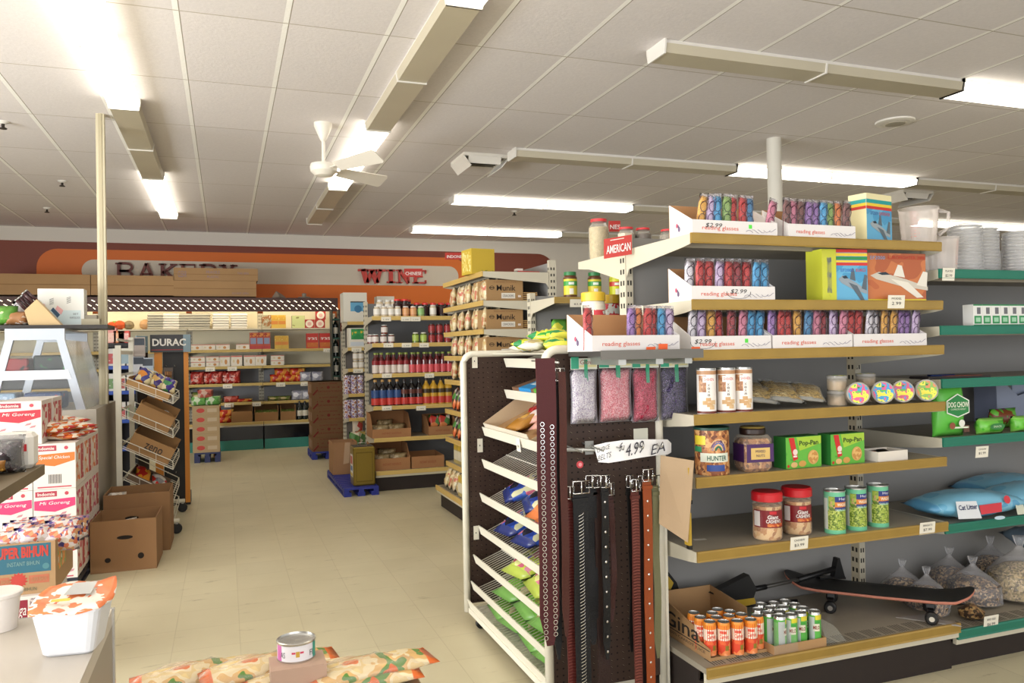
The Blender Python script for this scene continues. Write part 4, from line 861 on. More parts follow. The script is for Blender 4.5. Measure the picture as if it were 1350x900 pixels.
# green packets
for i, (u, w_, c) in enumerate([(1307, .155, 0), (1352, .16, 1)]):
    x = xat(u, YR+.06, zq); t = thing('green_snack_pack', ('long green snack packet lying beside the dog food bag', 'long green snack packet at the right picture edge, second from the dog food bag')[i], 'packet', (x, YR+.07, zq), 0, 'green snack packets')
    m = MB(); m.M = T(0, 0, .0) ; m.pillow(.165, .072, .075, art(['#4fae34', '#6cc044', '#459c30', '#82c850'], 9, .25, 'n', .3), 9, 6, seed=i, crimp=0, mc=mat('#8acc5c', .3)); m.build('packet', t); m = MB(); m.disc(0, .036, .045, -.041, mat('#2c7a38', .4), 16, .014); m.text('SNACK', 0, .036, .05, .009, -.0415, mat('#d8e8c8', .4)); m.build('label_print', t)
t = thing('green_snack_pack', 'green snack packet with brown top lying on the other packets behind', 'packet', (xat(1335, YR+.15, zq), YR+.20, zq), .1, 'green snack packets'); m = MB(); m.pillow(.2, .095, .07, art(['#4fae34', '#8a4a2c', '#6cc044', '#459c30'], 12, .25, 'n', .3), 9, 6, seed=8, crimp=0); m.build('packet', t)
x = xat(1317, YR+.3, zq); m = MB(); m.prism([(0, 0), (.30, 0), (.30, .17), (.16, .14), (.02, .235), (0, .24)][::1], 0, .004, mat('#8d96ac', .6)); m.prismx([(0, 0), (.12, 0), (.12, .24), (0, .24)], 0, .004, mat('#7c849c', .6)); m.box(.16, .34, .03, .035, .12, .23, mat('#98a4bc', .6)); m.build('white_carton', None, (x, YR+.31, zq), .05, 'pale blue-white cut carton behind the green snack packets', 'carton')
# cat litter bags
zl_ = zz[4]
def litter(loc, label, seed, rz=0):
    t = thing('cat_litter_bag', label, 'bag', loc, rz, 'blue cat litter bags'); BL = art(['#6aaed0', '#7fbcd8', '#5aa0c8'], 4, .25, 'n', .2)
    m = MB(); m.M = Matrix(((0, 0, 1, -.27), (1, 0, 0, 0), (0, 1, 0, .058), (0, 0, 0, 1)))
    m.pillow(.25, .54, .115, BL, 10, 14, seed=seed, crimp=.08, wr=.07, mc=mat('#5a9cc4', .3), taper=.12); m.build('bag', t)
    m = MB(); m.M = T(0, -.142, -.012) @ RX(D(-14)); m.quad([(-.17, 0, .035), (-.045, 0, .03), (-.055, 0, .105), (-.165, 0, .11)], mat('#d8dce0', .4)); m.text('Cat Litter', -.108, .082, .10, .022, -.001, mat('#28305c', .4), bold=.02)
    m.quad([(-.045, -.001, .045), (.07, -.001, .05), (.08, -.001, .09), (-.045, -.001, .085)], mat('#c8303a', .4)); m.quad([(.17, .016, .03), (.235, .035, .03), (.235, .035, .085), (.17, .016, .08)], mat('#d9dcc8', .4)); m.disc(.12, .10, .018, .006, mat('#c8303a', .4)); m.disc(.05, .025, .03, -.001, mat('#b8d0dc', .4), 12, .008); m.build('printed_label', t); return t
litter((xat(1275, YR+.13, zl_), YR+.14, zl_+.0), 'pale blue cat litter bag lying across the join of the two bays', 1, -.08)
litter((xat(1275, YR+.13, zl_)+.42, YR+.17, zl_), 'pale blue cat litter bag at the right picture edge', 2, .12)
litter((xat(1330, YR+.36, zl_), YR+.385, zl_), 'cat litter bag with dark red markings behind the two front ones', 3, 0)
# seed bags
def seedbag(loc, label, s, seed, rz=0, cols=('#a07c56', '#6c5034', '#2c2018', '#c8a87c', '#3c2c20')):
    t = thing('bird_seed_bag', label, 'bag', loc, rz, 'knotted clear bags of bird seed'); rd = random.Random(seed)
    def lump(prof, mm, wob): 
        m = MB(); m.lathe(prof, mm, 16); m.v = [v*1 for v in m.v]
        m.v = [Vector((v.x*(1+wob*rd.uniform(-1, 1)), v.y*(1+wob*rd.uniform(-1, 1))*.85, v.z)) for v in m.v]; return m
    lump([(s*.5, 0), (s*.95, s*.15), (s*1.0, s*.5), (s*.9, s*.85), (s*.5, s*1.1), (s*.05, s*1.2)], art(list(cols), 120, .5, 'v', .5), .05).build('seed', t)
    lump([(s*.55, .0), (s*1.02, s*.15), (s*1.07, s*.5), (s*.97, s*.9), (s*.6, s*1.25), (s*.2, s*1.55), (s*.09, s*1.68), (s*.16, s*1.85), (s*.2, s*2.0)], clear('#e8e8ec', .16, .06), .08).build('clear_bag', t)
for i, (u, y_, s_, dz) in enumerate([(1190, 2.88, .105, 0), (1222, 2.74, .105, 0), (1252, 2.90, .115, 0), (1283, 2.76, .11, 0), (1345, 2.72, .15, 0), (1306, 2.95, .12, 0), (1240, 2.84, .09, .12)][:6]):
    seedbag((xat(u, y_, zbb+.1), y_, zbb), 'knotted clear bag of striped bird seed, %s on the green bay bottom' % nth(i, 6) if i < 4 else ('large bag of mixed grain at the right edge of the bottom green shelf' if i == 4 else 'knotted seed bag at the back of the bottom green shelf'), s_, i, i*.7, ('#a07c56', '#6c5034', '#2c2018', '#c8a87c', '#3c2c20') if i != 4 else ('#b09a62', '#8a7844', '#c8ac7c', '#d9c090', '#6c5a34'))
x = xat(1262, 2.64, zbb); m = MB(); m.lathe([(.02, 0), (.05, .012), (.055, .035), (.02, .06)], art(['#8a6844', '#3c2c20', '#b0905c'], 90, .5, 'v'), 12); m.build('seed_packet', None, (x+.06, 2.62, zbb), 0, 'small seed packet tucked under the skateboard tail at the bay join', 'packet')
m = MB(); m.M = RX(D(-70)); m.pillow(.34, .14, .1, mat('#5a6a78', .25), 8, 6, seed=9, wr=.2, mc=mat('#3f5260', .3)); m.build('grey_sack', None, (xat(1345, 2.93, .5), 2.80, zbb+.22), .1, 'shiny grey plastic sack on top of the grain bags at right', 'sack')
# price tags
def ptag(u, v, y, label, **k): p = ony(u, v, y); return price_tag(p.x, y, p.z, label=label, **k)
yr = YR-.0025
ptag(1182, 389, yr, 'price tag under the orange jet box', w=.09, h=.055, lines=('2.99', 'MODEL'))
ptag(1054, 707, yr, 'large price tag under the cashew jars', w=.085, h=.055, lines=('$3.99', 'CASHEW'))
ptag(1223, 688, yr, 'price tag at the right end of the cashew shelf', w=.085, h=.052, lines=('$7.99', 'BRIGHTS'))
yg2 = YR+.0175
ptag(1251, 353, yg2, 'price tag on the top green rail', w=.07, h=.055, lines=('$2.99', 'PLATES'))
ptag(1295, 588, yg2, 'price tag under the green snack packets', w=.075, h=.05, lines=('$1.99', 'CHOW'))
ptag(1307, 811, YR-.0325, 'price tag on the bottom green rail', w=.085, h=.062, lines=('$6.99', 'BIRD SEED'))
for i, (u, v) in enumerate([(858, 457), (874, 453), (917, 457)]):
    ptag(u, v, yr if i == 2 else 2.50, ('orange and white price tag on the rack shelf, left one', 'orange and white price tag on the rack shelf, right one', 'orange and white price tag at the left end of the third gold rail')[i], w=.038, h=.038, orange=True, lines=('1.99',))
# ============================================================ BELT AND CANDY RACK
YN = 2.76; YFp = 3.90; XRL = 1.115; XRR = 1.640; FRM = mat('#ddd8c8', .4); PEG = mat('#38251b', .6)
t = thing('end_display_rack', 'white framed display rack with brown pegboard ends, wire candy shelves and wheels', 'display rack', (0, 0, 0))
def hoop(y, x0, x1, zt, r=.017, z0=.06):
    R_ = .055; P = [(x0, y, z0)]+[(x0+R_-R_*math.cos(a), y, zt-R_+R_*math.sin(a)) for a in [PI/2*i/6 for i in range(7)]]+[(x1-R_+R_*math.sin(a), y, zt-R_+R_*math.cos(a)) for a in [PI/2*i/6 for i in range(7)]]+[(x1, y, z0)]
    return MB().tube(P, r, FRM, 10)
zt1 = ony(780, 460, YN).z; zt2 = ony(650, 466, YFp).z
hoop(YN, XRL+.016, XRR-.02, zt1).build('tube_frame', t, label='white near tube frame'); hoop(YFp, 1.150, XRR-.02, zt2).build('tube_frame', t, label='white far tube frame')
def pegboard(y, x0, x1, z0, z1, face=-1):
    m = MB(); m.box(x0, x1, y-.003, y+.003, z0, z1, PEG)
    hole = mat('#120c09', .9); glint = mat('#8d7c68', .5); d = .0254  # pale flecks paint highlights of light onto some of the holes
    i = x0+.012
    while i < x1-.01:
        k = z0+.012
        while k < z1-.01:
            m.add([(i-.0035, y-.0034, k-.003), (i+.0035, y-.0034, k-.003), (i+.0035, y-.0034, k+.003), (i-.0035, y-.0034, k+.003)], [(0, 1, 2, 3)], hole)
            if int((i*997+k*131)*10) % 3 == 0: m.add([(i-.0035, y-.0038, k+.0015), (i+.003, y-.0038, k-.002), (i+.0035, y-.0038, k-.0005), (i-.003, y-.0038, k+.003)], [(0, 1, 2, 3)], glint)
            k += d
        i += d
    return m
pegboard(YN, XRL+.034, XRR-.038, .10, zt1-.016).build('pegboard', t, label='brown near pegboard'); pegboard(YFp, 1.168, XRR-.038, .10, zt2-.016).build('pegboard', t, label='brown far pegboard')
MB().box(XRR-.018, XRR+.002, YN-.012, YN+.012, .05, 1.0, FRM).build('edge_post', t, label='flat white right edge post')
MB().box(1.615, 1.63, YN+.02, YFp-.02, .10, 1.33, PEG).build('spine_panel', t, label='brown spine panel')
MB().box(1.150, 1.60, YN+.03, YFp-.02, .06, .085, FRM).build('base_frame', t)
for (xx, yy) in ((1.19, 3.80), (1.19, 2.9), (1.58, 3.8)):
    m = MB(); m.M = T(xx, yy, .028) @ RX(D(90)); m.lathe([(.024, -.012), (.027, -.008), (.027, .008), (.024, .012)], BLACK, 16); m.M = Matrix.Identity(4); m.box(xx-.012, xx+.012, yy-.02, yy+.02, .05, .06, STEEL); m.build('caster', t)
for (u, v) in ((624, 494), (631, 605), (626, 720)):
    p = ony(u-2, v-18, YFp); m = MB(); m.box(p.x, p.x+.028, YFp-.008, YFp-.0042, p.z-.035, p.z+.035, FRM); m.box(p.x+.01, p.x+.014, YFp-.009, YFp-.0081, p.z-.004, p.z+.004, BLACK); m.build('bracket_plate', t)
# wire shelves: lip at left x, surface rises to the spine
LIPS = [(1.375, ony(677, 475, 3.85).z, .07, 1), (1.375, ony(680, 516, 3.85).z, .07, 2), (1.25, ony(640, 566, 3.85).z, .16, 3), (1.245, ony(636, 609, 3.85).z, .16, 4), (1.23, ony(632, 654, 3.85).z, .16, 5), (1.22, ony(632, 697, 3.85).z, .16, 6), (1.19, ony(630, 735, 3.85).z, .15, 7), (1.175, ony(628, 770, 3.85).z, .13, 8), (1.155, ony(618, 795, 3.85).z, .09, 9)]
WN = ['topmost', 'second', 'third', 'fourth', 'fifth', 'sixth', 'seventh', 'eighth', 'lowest']
SH = []
for x0, zl0, rise, k in LIPS:
    m = MB(); ya, yb = YN+.03, YFp-.02; x1 = 1.60; sl = rise/(x1-x0); tl = .045
    m.prism([(x0-.012, zl0+.012), (x0-.006, zl0+.012), (x0+.010, zl0-.03), (x0+.002, zl0-.034)], ya, yb, FRM)
    yy = ya+.01
    while yy < yb: m.tube([(x0+.008, yy, zl0-.028), (x1, yy, zl0-.028+rise)], .0022, FRM, 4); yy += .028
    for f in (.35, .7, 1): m.tube([(x0+(x1-x0)*f, ya, zl0-.031+rise*f), (x0+(x1-x0)*f, yb, zl0-.031+rise*f)], .003, FRM, 4)
    s_ = m.build('wire_shelf', t, label='white sloping wire shelf'); SH.append((x0, zl0-.028, sl, ya, yb))
def on_wire(k, y, dx): x0, zz_, sl, ya, yb = SH[k]; return (x0+dx, y, zz_+sl*dx+.004), math.atan(sl)
def bagp(name, w, h, th, mm, mc=None, seed=0):
    m = MB(); m.M = T(0, 0, 0); m.pillow(w, h, th, mm, 7, 7, seed=seed, wr=.25, mc=mc); o = m.build(name, None, label='x', cat='packet'); return Proto(o)
GRN = bagp('snack_bag', .15, .19, .045, art(['#5f9c34', '#7cb048', '#4c8c34', '#c8b088', '#78b840', '#3c7a30', '#d0bf98'], 26, .25, 'v', .3), mat('#6c9c4c', .3), 1)
BLU = bagp('candy_bag', .13, .17, .05, art(['#2f4fa8', '#1f3a8c', '#d06a84', '#1a1c2c', '#3c68c0', '#c8c8a0'], 34, .2, 'v', .3), mat('#24306c', .3), 2)
MIX = bagp('candy_bag', .15, .17, .05, art(['#b8c848', '#c8607c', '#5a58a8', '#3c5c34', '#d8d88c', '#a8bc3c', '#d48aa0'], 38, .2, 'v', .3), mat('#a8b84c', .3), 3)
ORG = bagp('cracker_bag', .09, .17, .045, art(['#d06a34', '#e08a4c', '#b85a2c'], 22, .25, 'n', .3), mat('#c8703c', .3), 4)
REDW = bagp('candy_bag', .10, .20, .035, art(['#c83a34', '#e8e0dc', '#b82c30', '#e0c8c0', '#d85a50'], 38, .2, 'v', .3), mat('#d8a090', .3), 5)
YEL = bagp('candy_bag', .10, .13, .03, art(['#c8942c', '#a8742c', '#e0b850'], 20, .25, 'n', .3), None, 6)
TEAL = bagp('snack_bag', .13, .19, .05, art(['#4c9c5c', '#7cc07c', '#a8d49c', '#2c7c50'], 14, .2, 'v', .3), None, 7)
def lay(pr, k, y, dx, rz, label, grp, lift=.012, tilt=.0, sc=1.62):
    (x, y_, z_), a = on_wire(k, y, dx)
    # bag long axis points up the slope (+x), thickness normal to slope
    Mx = T(x, y_, z_+.028+lift) @ RY(-a-tilt) @ RZ(rz-PI/2) @ RX(D(-90))
    o = pr.put((x, y_, z_+.028+lift), 0, label, grp); o.rotation_mode = 'XYZ'; o.rotation_euler = Mx.to_euler()
    if sc: o.scale = (sc,)*3
    return o
n_ = ['nearest the camera', 'second nearest', 'third', 'fourth nearest', 'farthest']
for k, wn in ((7, 'eighth'), (8, 'lowest')):
    for i, y in enumerate((2.95, 3.17, 3.39, 3.60) if k == 8 else (3.05, 3.28, 3.52)): lay(GRN, k, y, .03, .1*(-1)**i, 'green and tan snack bag on the %s wire shelf, %s' % (wn, n_[i]), 'green snack bags on the wire rack')
for i, y in enumerate((2.96, 3.16, 3.38)): lay(MIX, 6, y, .02, .12*(-1)**i, 'yellow-green and pink candy bag on the seventh wire shelf, %s' % n_[i], 'mixed candy bags on the wire rack', .01*i)
for i, y in enumerate((3.05, 3.25)): lay(MIX, 6, y, .10, .2, 'yellow-green and pink candy bag lying on others on the seventh wire shelf, %s' % ('nearer' if i == 0 else 'farther'), 'mixed candy bags on the wire rack', .035)
for i, y in enumerate((3.36, 3.60)): lay(BLU, 5, y, .02, .1, 'dark blue and pink candy bag on the sixth wire shelf, %s of the pair' % ('nearer' if i == 0 else 'farther'), 'blue candy bags on the wire rack')
lay(TEAL, 5, 2.98, .03, 0, 'green snack bag on the sixth wire shelf next to the near frame', 'green snack bags on the wire rack')
for i, y in enumerate((3.35, 3.62)): lay(BLU, 4, y, .03, -.3, 'dark blue and pink candy bag on the fifth wire shelf, %s of the pair' % ('nearer' if i == 0 else 'farther'), 'blue candy bags on the wire rack')
for i, y in enumerate((2.95, 3.06, 3.17)): lay(ORG, 4, y, .0, .05*i, 'orange cracker bag on the fifth wire shelf, %s' % n_[i], 'orange cracker bags')
lay(MIX, 3, 3.02, .05, .3, 'green and pink candy bag on the nearly empty fourth wire shelf', 'mixed candy bags on the wire rack'); lay(BLU, 3, 3.1, .17, .6, 'blue and pink candy bag at the back of the fourth wire shelf', 'blue candy bags on the wire rack', .0)
for i, (k_, y_t) in enumerate(((2, 3.35), (4, 2.84))):
    x0_, zl_0 = LIPS[k_][0], LIPS[k_][1]; price_tag(x0_-.012, y_t, zl_0+.005, w=.05, h=.06, rz=-PI/2, label=('white price tag on the lip of the third wire shelf', 'white price tag on the lip of the fifth wire shelf')[i], lines=('.99',))
# cardboard tray on third shelf
(x, y_, z_), a = on_wire(2, 3.35, .01)
m = MB(); w, L_, h = .30, .62, .075; m.box(0, w, 0, L_, 0, .003, KRAFT); m.box(0, .003, 0, L_, 0, h*.7, mat('#cfc6b4', .7)); m.box(w-.003, w, 0, L_, 0, h*1.3, mat('#b9a284', .8)); m.prism([(0, 0), (w, 0), (w, h*1.3), (0, h*.7)], L_-.003, L_, mat('#c4ae90', .8)); m.prism([(0, 0), (w, 0), (w, h*.4), (0, h*.3)], 0, .003, mat('#c4ae90', .8))
m.build('display_tray', None, (x, 3.24, z_+.004), 0, 'shallow cardboard tray of candy on the third wire shelf', 'tray', rot=(0, -a, 0))
for i, (y, dx, pr, nm, rz) in enumerate([(3.30, .08, REDW, 'red and white candy bag in the cardboard tray, nearer', .5), (3.45, .10, REDW, 'red and white candy bag in the cardboard tray, farther', .9), (3.52, .01, YEL, 'golden candy bag in the cardboard tray', .2), (3.0, .02, YEL, 'golden candy bag beside the cardboard tray on the wire shelf', .4)]): lay(pr, 2, y, dx, rz, nm, 'candy in the third shelf', .012)
# blue and brown box on second shelf
(x, y_, z_), a = on_wire(1, 3.5, .0)
m = MB(); m.box(0, .16, 0, .40, 0, .05, mat('#7a5a44', .5)); m.box(.0, .16, .14, .30, .0501, .052, mat('#2a8ac8', .4)); m.box(.0, .16, 0, .10, .0501, .052, mat('#58a83c', .4)); m.box(-.0008, 0, .14, .30, 0, .05, mat('#2a8ac8', .4)); m.box(-.0008, 0, 0, .10, 0, .05, mat('#58a83c', .4)); m.box(.05, .11, .18, .26, .0521, .053, mat('#cfe4ec', .4))
m.build('chocolate_box', None, (x+.01, 3.38, z_+.004), 0, 'brown, blue and green flat box on the second wire shelf', 'box', rot=(0, -a, 0))
# flat top goods (on top wire shelf): pale bags, green bags, jars
TOPZ = zt1+.02
m = MB(); m.box(1.30, 1.60, YN+.035, YFp-.03, 1.375, 1.379, FRM); m.build('top_panel', t, label='white top panel')
PAL = bagp('snack_bag', .12, .17, .05, art(['#d8d0b4', '#c8b47c', '#e8e4d8', '#a8986c'], 18, .2, 'v', .3), mat('#dcdacc', .25), 8)
YG_ = bagp('snack_bag', .14, .17, .06, art(['#3c9c3c', '#d8d83c', '#2c8a4c', '#c8cc3c'], 9, .2, 'v', .3), mat('#d8d84c', .25), 9)
def flat(pr, x, y, z, rz, label, grp, sc=(1, 1, 1)): 
    return pr.put((x, y, z), 0, label, grp, rot=(D(-86), 0, rz), sc=sc)
for i, (u, y, z_) in enumerate([(684, 3.55, 1.405), (699, 3.3, 1.41), (706, 3.6, 1.42)]): flat(PAL, xat(u, y, z_), y, z_+.0, -.9+.3*i, 'pale snack bag on top of the display rack, %s of three' % nth(i, 3).replace('second from the left', 'middle'), 'pale snack bags on the rack top')
for i, (u, y, z_, sx) in enumerate([(722, 3.32, 1.412, 1), (738, 3.15, 1.412, 1), (744, 3.3, 1.455, 1), (735, 3.35, 1.45, .9), (712, 3.45, 1.415, .8)]): flat(YG_, xat(u, y, z_), y, z_, -.7+.4*i, 'yellow and green snack bag on top of the rack, %s' % ['left in front', 'right in front', 'highest of the pile', 'second in the pile', 'leftmost beside the pale bags'][i], 'yellow and green bags on the rack top', (sx, sx, sx))
t2 = thing('spread_tub', 'white tub with yellow lid and red label standing on the rack behind the glasses tray', 'tub', (xat(783, 3.25, 1.45), 3.25, 1.3795)); MB().lathe([(.052, 0), (.055, .21), (.05, .23)], mat('#e6e0d0', .4), 24).cpatch(.054, -2.0, -.9, .12, .19, art(['#4fa8c8', '#c83a44', '#e0e4e0'], 30, .4, 'n'), 10, 1.03).build('tub', t2); MB().lathe([(.056, .231), (.056, .268), (.05, .272)], mat('#dcb838', .35), 24).build('lid', t2)
t2 = thing('spread_tub', 'smaller tub with yellow lid right of the white tub behind the glasses tray', 'tub', (xat(809, 3.3, 1.45), 3.32, 1.3795)); MB().lathe([(.04, 0), (.042, .21), (.038, .225)], art(['#4fa8c8', '#c83a44', '#e0e4e0', '#b82c38'], 18, .4, 'n'), 24).build('tub', t2); MB().lathe([(.042, .226), (.042, .262), (.038, .266)], mat('#d0ac34', .35), 24).build('lid', t2)
# upper shelf carried by the near panel with a glasses tray and packets
ze = 1.386
m = MB(); m.box(1.225, 1.640, 2.47, 2.742, ze-.018, ze, mat('#4d4b48', .5, .3)); m.box(1.225, 1.640, 2.466, 2.4699, ze-.03, ze+.003, mat('#6f6c66', .4, .5)); [m.box(q, q+.03, 2.48, 2.73, ze-.05, ze-.0181, STEEL) for q in (1.30, 1.45, 1.57)]
m.build('tray_bracket', t, label='grey metal bracket shelf')
TW = .40
cx = xat(779, 2.49, ze)+.385/2*math.cos(.2)
tr0 = ze+.0005
glasses_tray('white tray of reading glasses standing on top of the belt display', (cx, 2.500, tr0), ['red', None, None, None, None, 'purple', 'orange', 'red', 'red', 'light blue', 'lilac'], rz=.13, where='on the belt display', w=.385)
# ---- bead necklaces bags
def beads(u0, u1, v0, v1, cols, bg_, label):
    y = 2.715; x0, x1 = xat(u0, y, 1.3), xat(u1, y, 1.3); z1_, z0_ = ony((u0+u1)/2, v0, y).z, ony((u0+u1)/2, v1, y).z; w = x1-x0; h = z1_-z0_
    t = thing('bead_bag', label, 'bag', ((x0+x1)/2, y, z0_), 0, 'hanging bead bags')
    m = MB(); m.M = T(0, 0, .003); m.pillow(w*.9, h*.82, .03, art(cols, 330, .15, 'v', .8), 8, 8, seed=u0, crimp=0, wr=.4); m.build('beads', t)
    m = MB(); m.pillow(w, h*.86, .045, clear('#f2f0fa', .07, .05), 8, 9, seed=u0+1, crimp=0, wr=.5); m.build('clear_bag', t)
    m = MB(); m.box(-w*.48, w*.48, -.008, -.005, h*.83, h, mat('#d8dcd0', .5)); m.add([(-w*.45, -.0085, h*.86), (w*.45, -.0085, h*.86), (w*.45, -.0085, h*.9), (-w*.45, -.0085, h*.89)], [(0, 1, 2, 3)], mat('#d6cf9c', .5)); m.text('Glow', w*.1, h*.94, w*.5, h*.07, -.0085, mat('#9c5a5a', .5)); m.prismx([(-.009, h*.98), (-.007, h*.98), (-.007, h*.6), (-.012, h*.6)], w*.0, w*.12, mat('#2c9c74', .4)); m.box(-w*.48, -w*.2, -.0095, -.0086, h*.84, h*1.02, mat('#2f9c7c', .4)); m.build('header_card', t)
beads(751, 787, 472, 558, ['#e8e4ea', '#d4ccd8', '#f4eef0', '#b8a8c0'], 0, 'hanging bag of white beads, leftmost of the four')
beads(788, 833, 470, 556, ['#e88a94', '#f0a4ac', '#d4707c', '#f4c4c8'], 0, 'hanging bag of pink beads')
beads(832, 868, 470, 556, ['#b02444', '#c83c58', '#8c1830', '#d85c74'], 0, 'hanging bag of dark red beads')
beads(869, 907, 470, 553, ['#2a2440', '#3c3458', '#181428', '#6a5c84', '#4c4468'], 0, 'hanging bag of dark violet beads, rightmost of the four')
# ---- price sign
zc = .0
ys = 2.64
def sgn(u0, u1, pts, txt, nm):
    pass
t = thing('price_sign', 'curled white handwritten sign reading $4.99 EA above the hanging belts', 'sign', (0, ys, 0)); PW = mat('#efeeee', .6)
def sp(u, v, y=ys): p = ony(u, v, y); return (p.x, p.y-ys, p.z)
ctl_t = [(783, 587, .03), (800, 583, .0), (822, 580, -.01), (845, 579, -.01), (865, 579, 0), (880, 579, .03), (885, 584, .05)]; ctl_b = [(789, 609, .03), (803, 610, .0), (822, 607, -.01), (845, 603, -.01), (865, 600, 0), (880, 599, .03), (885, 596, .05)]
m = MB(); vs = []
for (a, b_) in zip(ctl_t, ctl_b):
    for (u, v, dy) in (a, b_): q = ony(u, v, ys+dy); vs += [(q.x, q.y-ys, q.z), (q.x, q.y-ys+.0015, q.z)]
n = len(ctl_t); fs = []
for i in range(n-1): a = i*4; fs += [(a, a+2, a+6, a+4), (a+1, a+5, a+7, a+3), (a, a+4, a+5, a+1), (a+2, a+3, a+7, a+6)]
fs += [(0, 1, 3, 2), (4*n-4, 4*n-2, 4*n-1, 4*n-3)]
m.add(vs, fs, PW); m.build('card', t)
INK = mat('#2c2a38', .6)
def sgt(st, u0, v0, u1, v1, sh=.2):
    v_, f_ = text_mesh(st, 0, sh); pp = []
    for a, b_ in v_:
        q = ony((u0+u1)/2+a*(u1-u0), (v0+v1)/2-b_*(v1-v0)-a*6, ys-.014); pp.append((q.x, q.y-ys, q.z))
    m = MB(); m.add(pp, f_, INK); return m
sgt('CHOICE', 787, 588, 804, 594).build('handwriting', t)
sgt('BELTS', 788, 598, 806, 605).build('handwriting', t)
for st, bb in ( ('$', (816, 585, 821, 594)), ('4.99', (825, 583, 849, 599)), ('EA', (858, 584, 877, 597))):
    sgt(st, *bb).build('handwriting', t)
m = MB(); p = ony(845, 575, ys+.004); m.box(p.x-.03, p.x+.03, 0.004, .006, p.z-.02, p.z+.03, mat('#b4b4a8', .4)); m.build('clip', t)
m = MB(); p = ony(785, 592, ys+.03); m.box(p.x-.035, p.x+.0, .045, .048, p.z-.02, p.z+.03, mat('#8f8f8b', .35, .5)); m.build('clip', t)
# ---- hooks bar and belts
def belt(u, w_px, v0, v1, y, col, label, style='plain', col2=None, buck=True, sway=0):
    p0_ = ony(u, v0, y); p1 = ony(u, v1, y); w = 1.25*w_px*(y*.94+p0_.x*.342)/F; L_ = p0_.z-p1.z
    t = thing('belt', label, 'belt', (p0_.x, y, p1.z), 0, 'leather belts on the display'); BM = mat(col, .5, spec=.3, bump=.2, bscale=200); n = 10
    m = MB()
    pts = [(sway*math.sin(PI*i/n), .004*math.sin(i*1.3), L_*i/n) for i in range(n+1)]
    for i in range(n):
        (xa, ya, za), (xb, yb_, zb_) = pts[i], pts[i+1]; h_ = w/2; k0 = .35 if i == 0 else 1
        m.add([(xa-h_*k0, ya, za), (xa+h_*k0, ya, za), (xb+h_, yb_, zb_), (xb-h_, yb_, zb_), (xa-h_*k0, ya+.004, za), (xa+h_*k0, ya+.004, za), (xb+h_, yb_+.004, zb_), (xb-h_, yb_+.004, zb_)], [(0, 1, 2, 3), (5, 4, 7, 6), (1, 5, 6, 2), (4, 0, 3, 7), (3, 2, 6, 7), (0, 4, 5, 1)], BM)
    m.build('strap', t)
    if style == 'rings':
        m = MB(); k = .03
        while k < L_*.78:
            m.tube([(-.25*w+.0075*math.cos(a), -.004, k+.0075*math.sin(a)) for a in [2*PI*i/8 for i in range(8)]], .0014, CHROME, 4, closed=True)
            k += .021
        m.build('ring_row', t, label='row of metal rings'); m = MB(); k = .04
        while k < L_*.78: m.tube([(.25*w+.0075*math.cos(a), -.004, k+.0075*math.sin(a)) for a in [2*PI*i/8 for i in range(8)]], .0014, CHROME, 4, closed=True); k += .021
        m.build('ring_row', t, label='row of metal rings')
    if style == 'chain':
        m = MB(); k = .02
        while k < L_-.08:
            m.tube([(-w*.16, -.003, k), (w*.1, -.005, k+.007), (w*.16, -.003, k+.012)], .0014, CHROME, 4); k += .012
        m.build('chain_stitch', t, label='silver chain stitching')
    if style == 'weave':
        m = MB(); k = .02
        while k < L_-.02: m.tube([(-w*.42, -.002, k), (0, -.004, k+.003), (w*.42, -.002, k)], .0022, mat(col2 or col, .4), 4); k += .011
        m.build('woven_face', t)
    if style == 'studs':
        m = MB(); k = .03
        while k < L_-.05: m.lathe([(.006, 0), (.003, .004)], CHROME, 8, (0, 0, 0)) if False else m.add([(.005*math.cos(a), -.003-.003*(j == 1), k+.005*math.sin(a)) for j in (0,) for a in [2*PI*i/8 for i in range(8)]]+[(0, -.007, k)], [(i, (i+1) % 8, 8) for i in range(8)], CHROME); k += .055
        m.build('studs', t)
    if buck:
        m = MB(); bw = w*.5+.003
        m.tube([(-bw, -.008, L_-.005), (bw, -.008, L_-.005), (bw, -.008, L_+.04), (-bw, -.008, L_+.04)], .0032, CHROME, 6, closed=True); m.tube([(0, -.012, L_+.04), (0, -.012, L_-.008)], .0022, CHROME, 6); m.box(-w*.55, w*.55, -.006, .006, L_-.035, L_-.022, BM)
        m.build('buckle', t, label='chrome buckle')
    return t
VB_ = 1040
belt(719, 22, 472, 852, 2.60, '#4c1f22', 'wide maroon belt with double rows of metal rings at the left edge', 'rings', buck=False)
belt(737, 9, 500, 795, 2.63, '#1a1413', 'plain black belt hanging just right of the ring-studded belt', buck=True)
belt(741, 8, 490, 840, 2.61, '#4a241c', 'narrow brown belt hanging high beside the ring-studded belt', buck=False)
belt(733, 8, 640, 870, 2.66, '#141416', 'black belt partly behind the ring-studded belt', buck=True)
belt(750, 9, 655, VB_, 2.64, '#5c2420', 'reddish woven belt in the left belt cluster', 'weave', '#6c3028')
belt(765, 17, 648, VB_, 2.61, '#121214', 'black belt with silver chain stitching in the left belt cluster', 'chain')
belt(779, 12, 640, 850, 2.66, '#17171a', 'plain black belt behind the chain-stitched belt')
belt(790, 14, 640, VB_, 2.66, '#2c1a16', 'wide dark brown belt right of the chain-stitched belt', sway=.006)
belt(797, 8, 640, 870, 2.63, '#141313', 'black belt with silver studs in the middle', 'studs')
belt(804, 6, 650, 820, 2.67, '#3a1c18', 'thin dark brown belt curving beside the pegboard gap', sway=.012)
belt(837, 9, 645, VB_, 2.64, '#5a2a22', 'brown woven belt left of the orange-brown belt', 'weave', '#7a3c30')
belt(829, 6, 640, 860, 2.67, '#151312', 'thin black belt at the left of the right belt cluster', sway=.008)
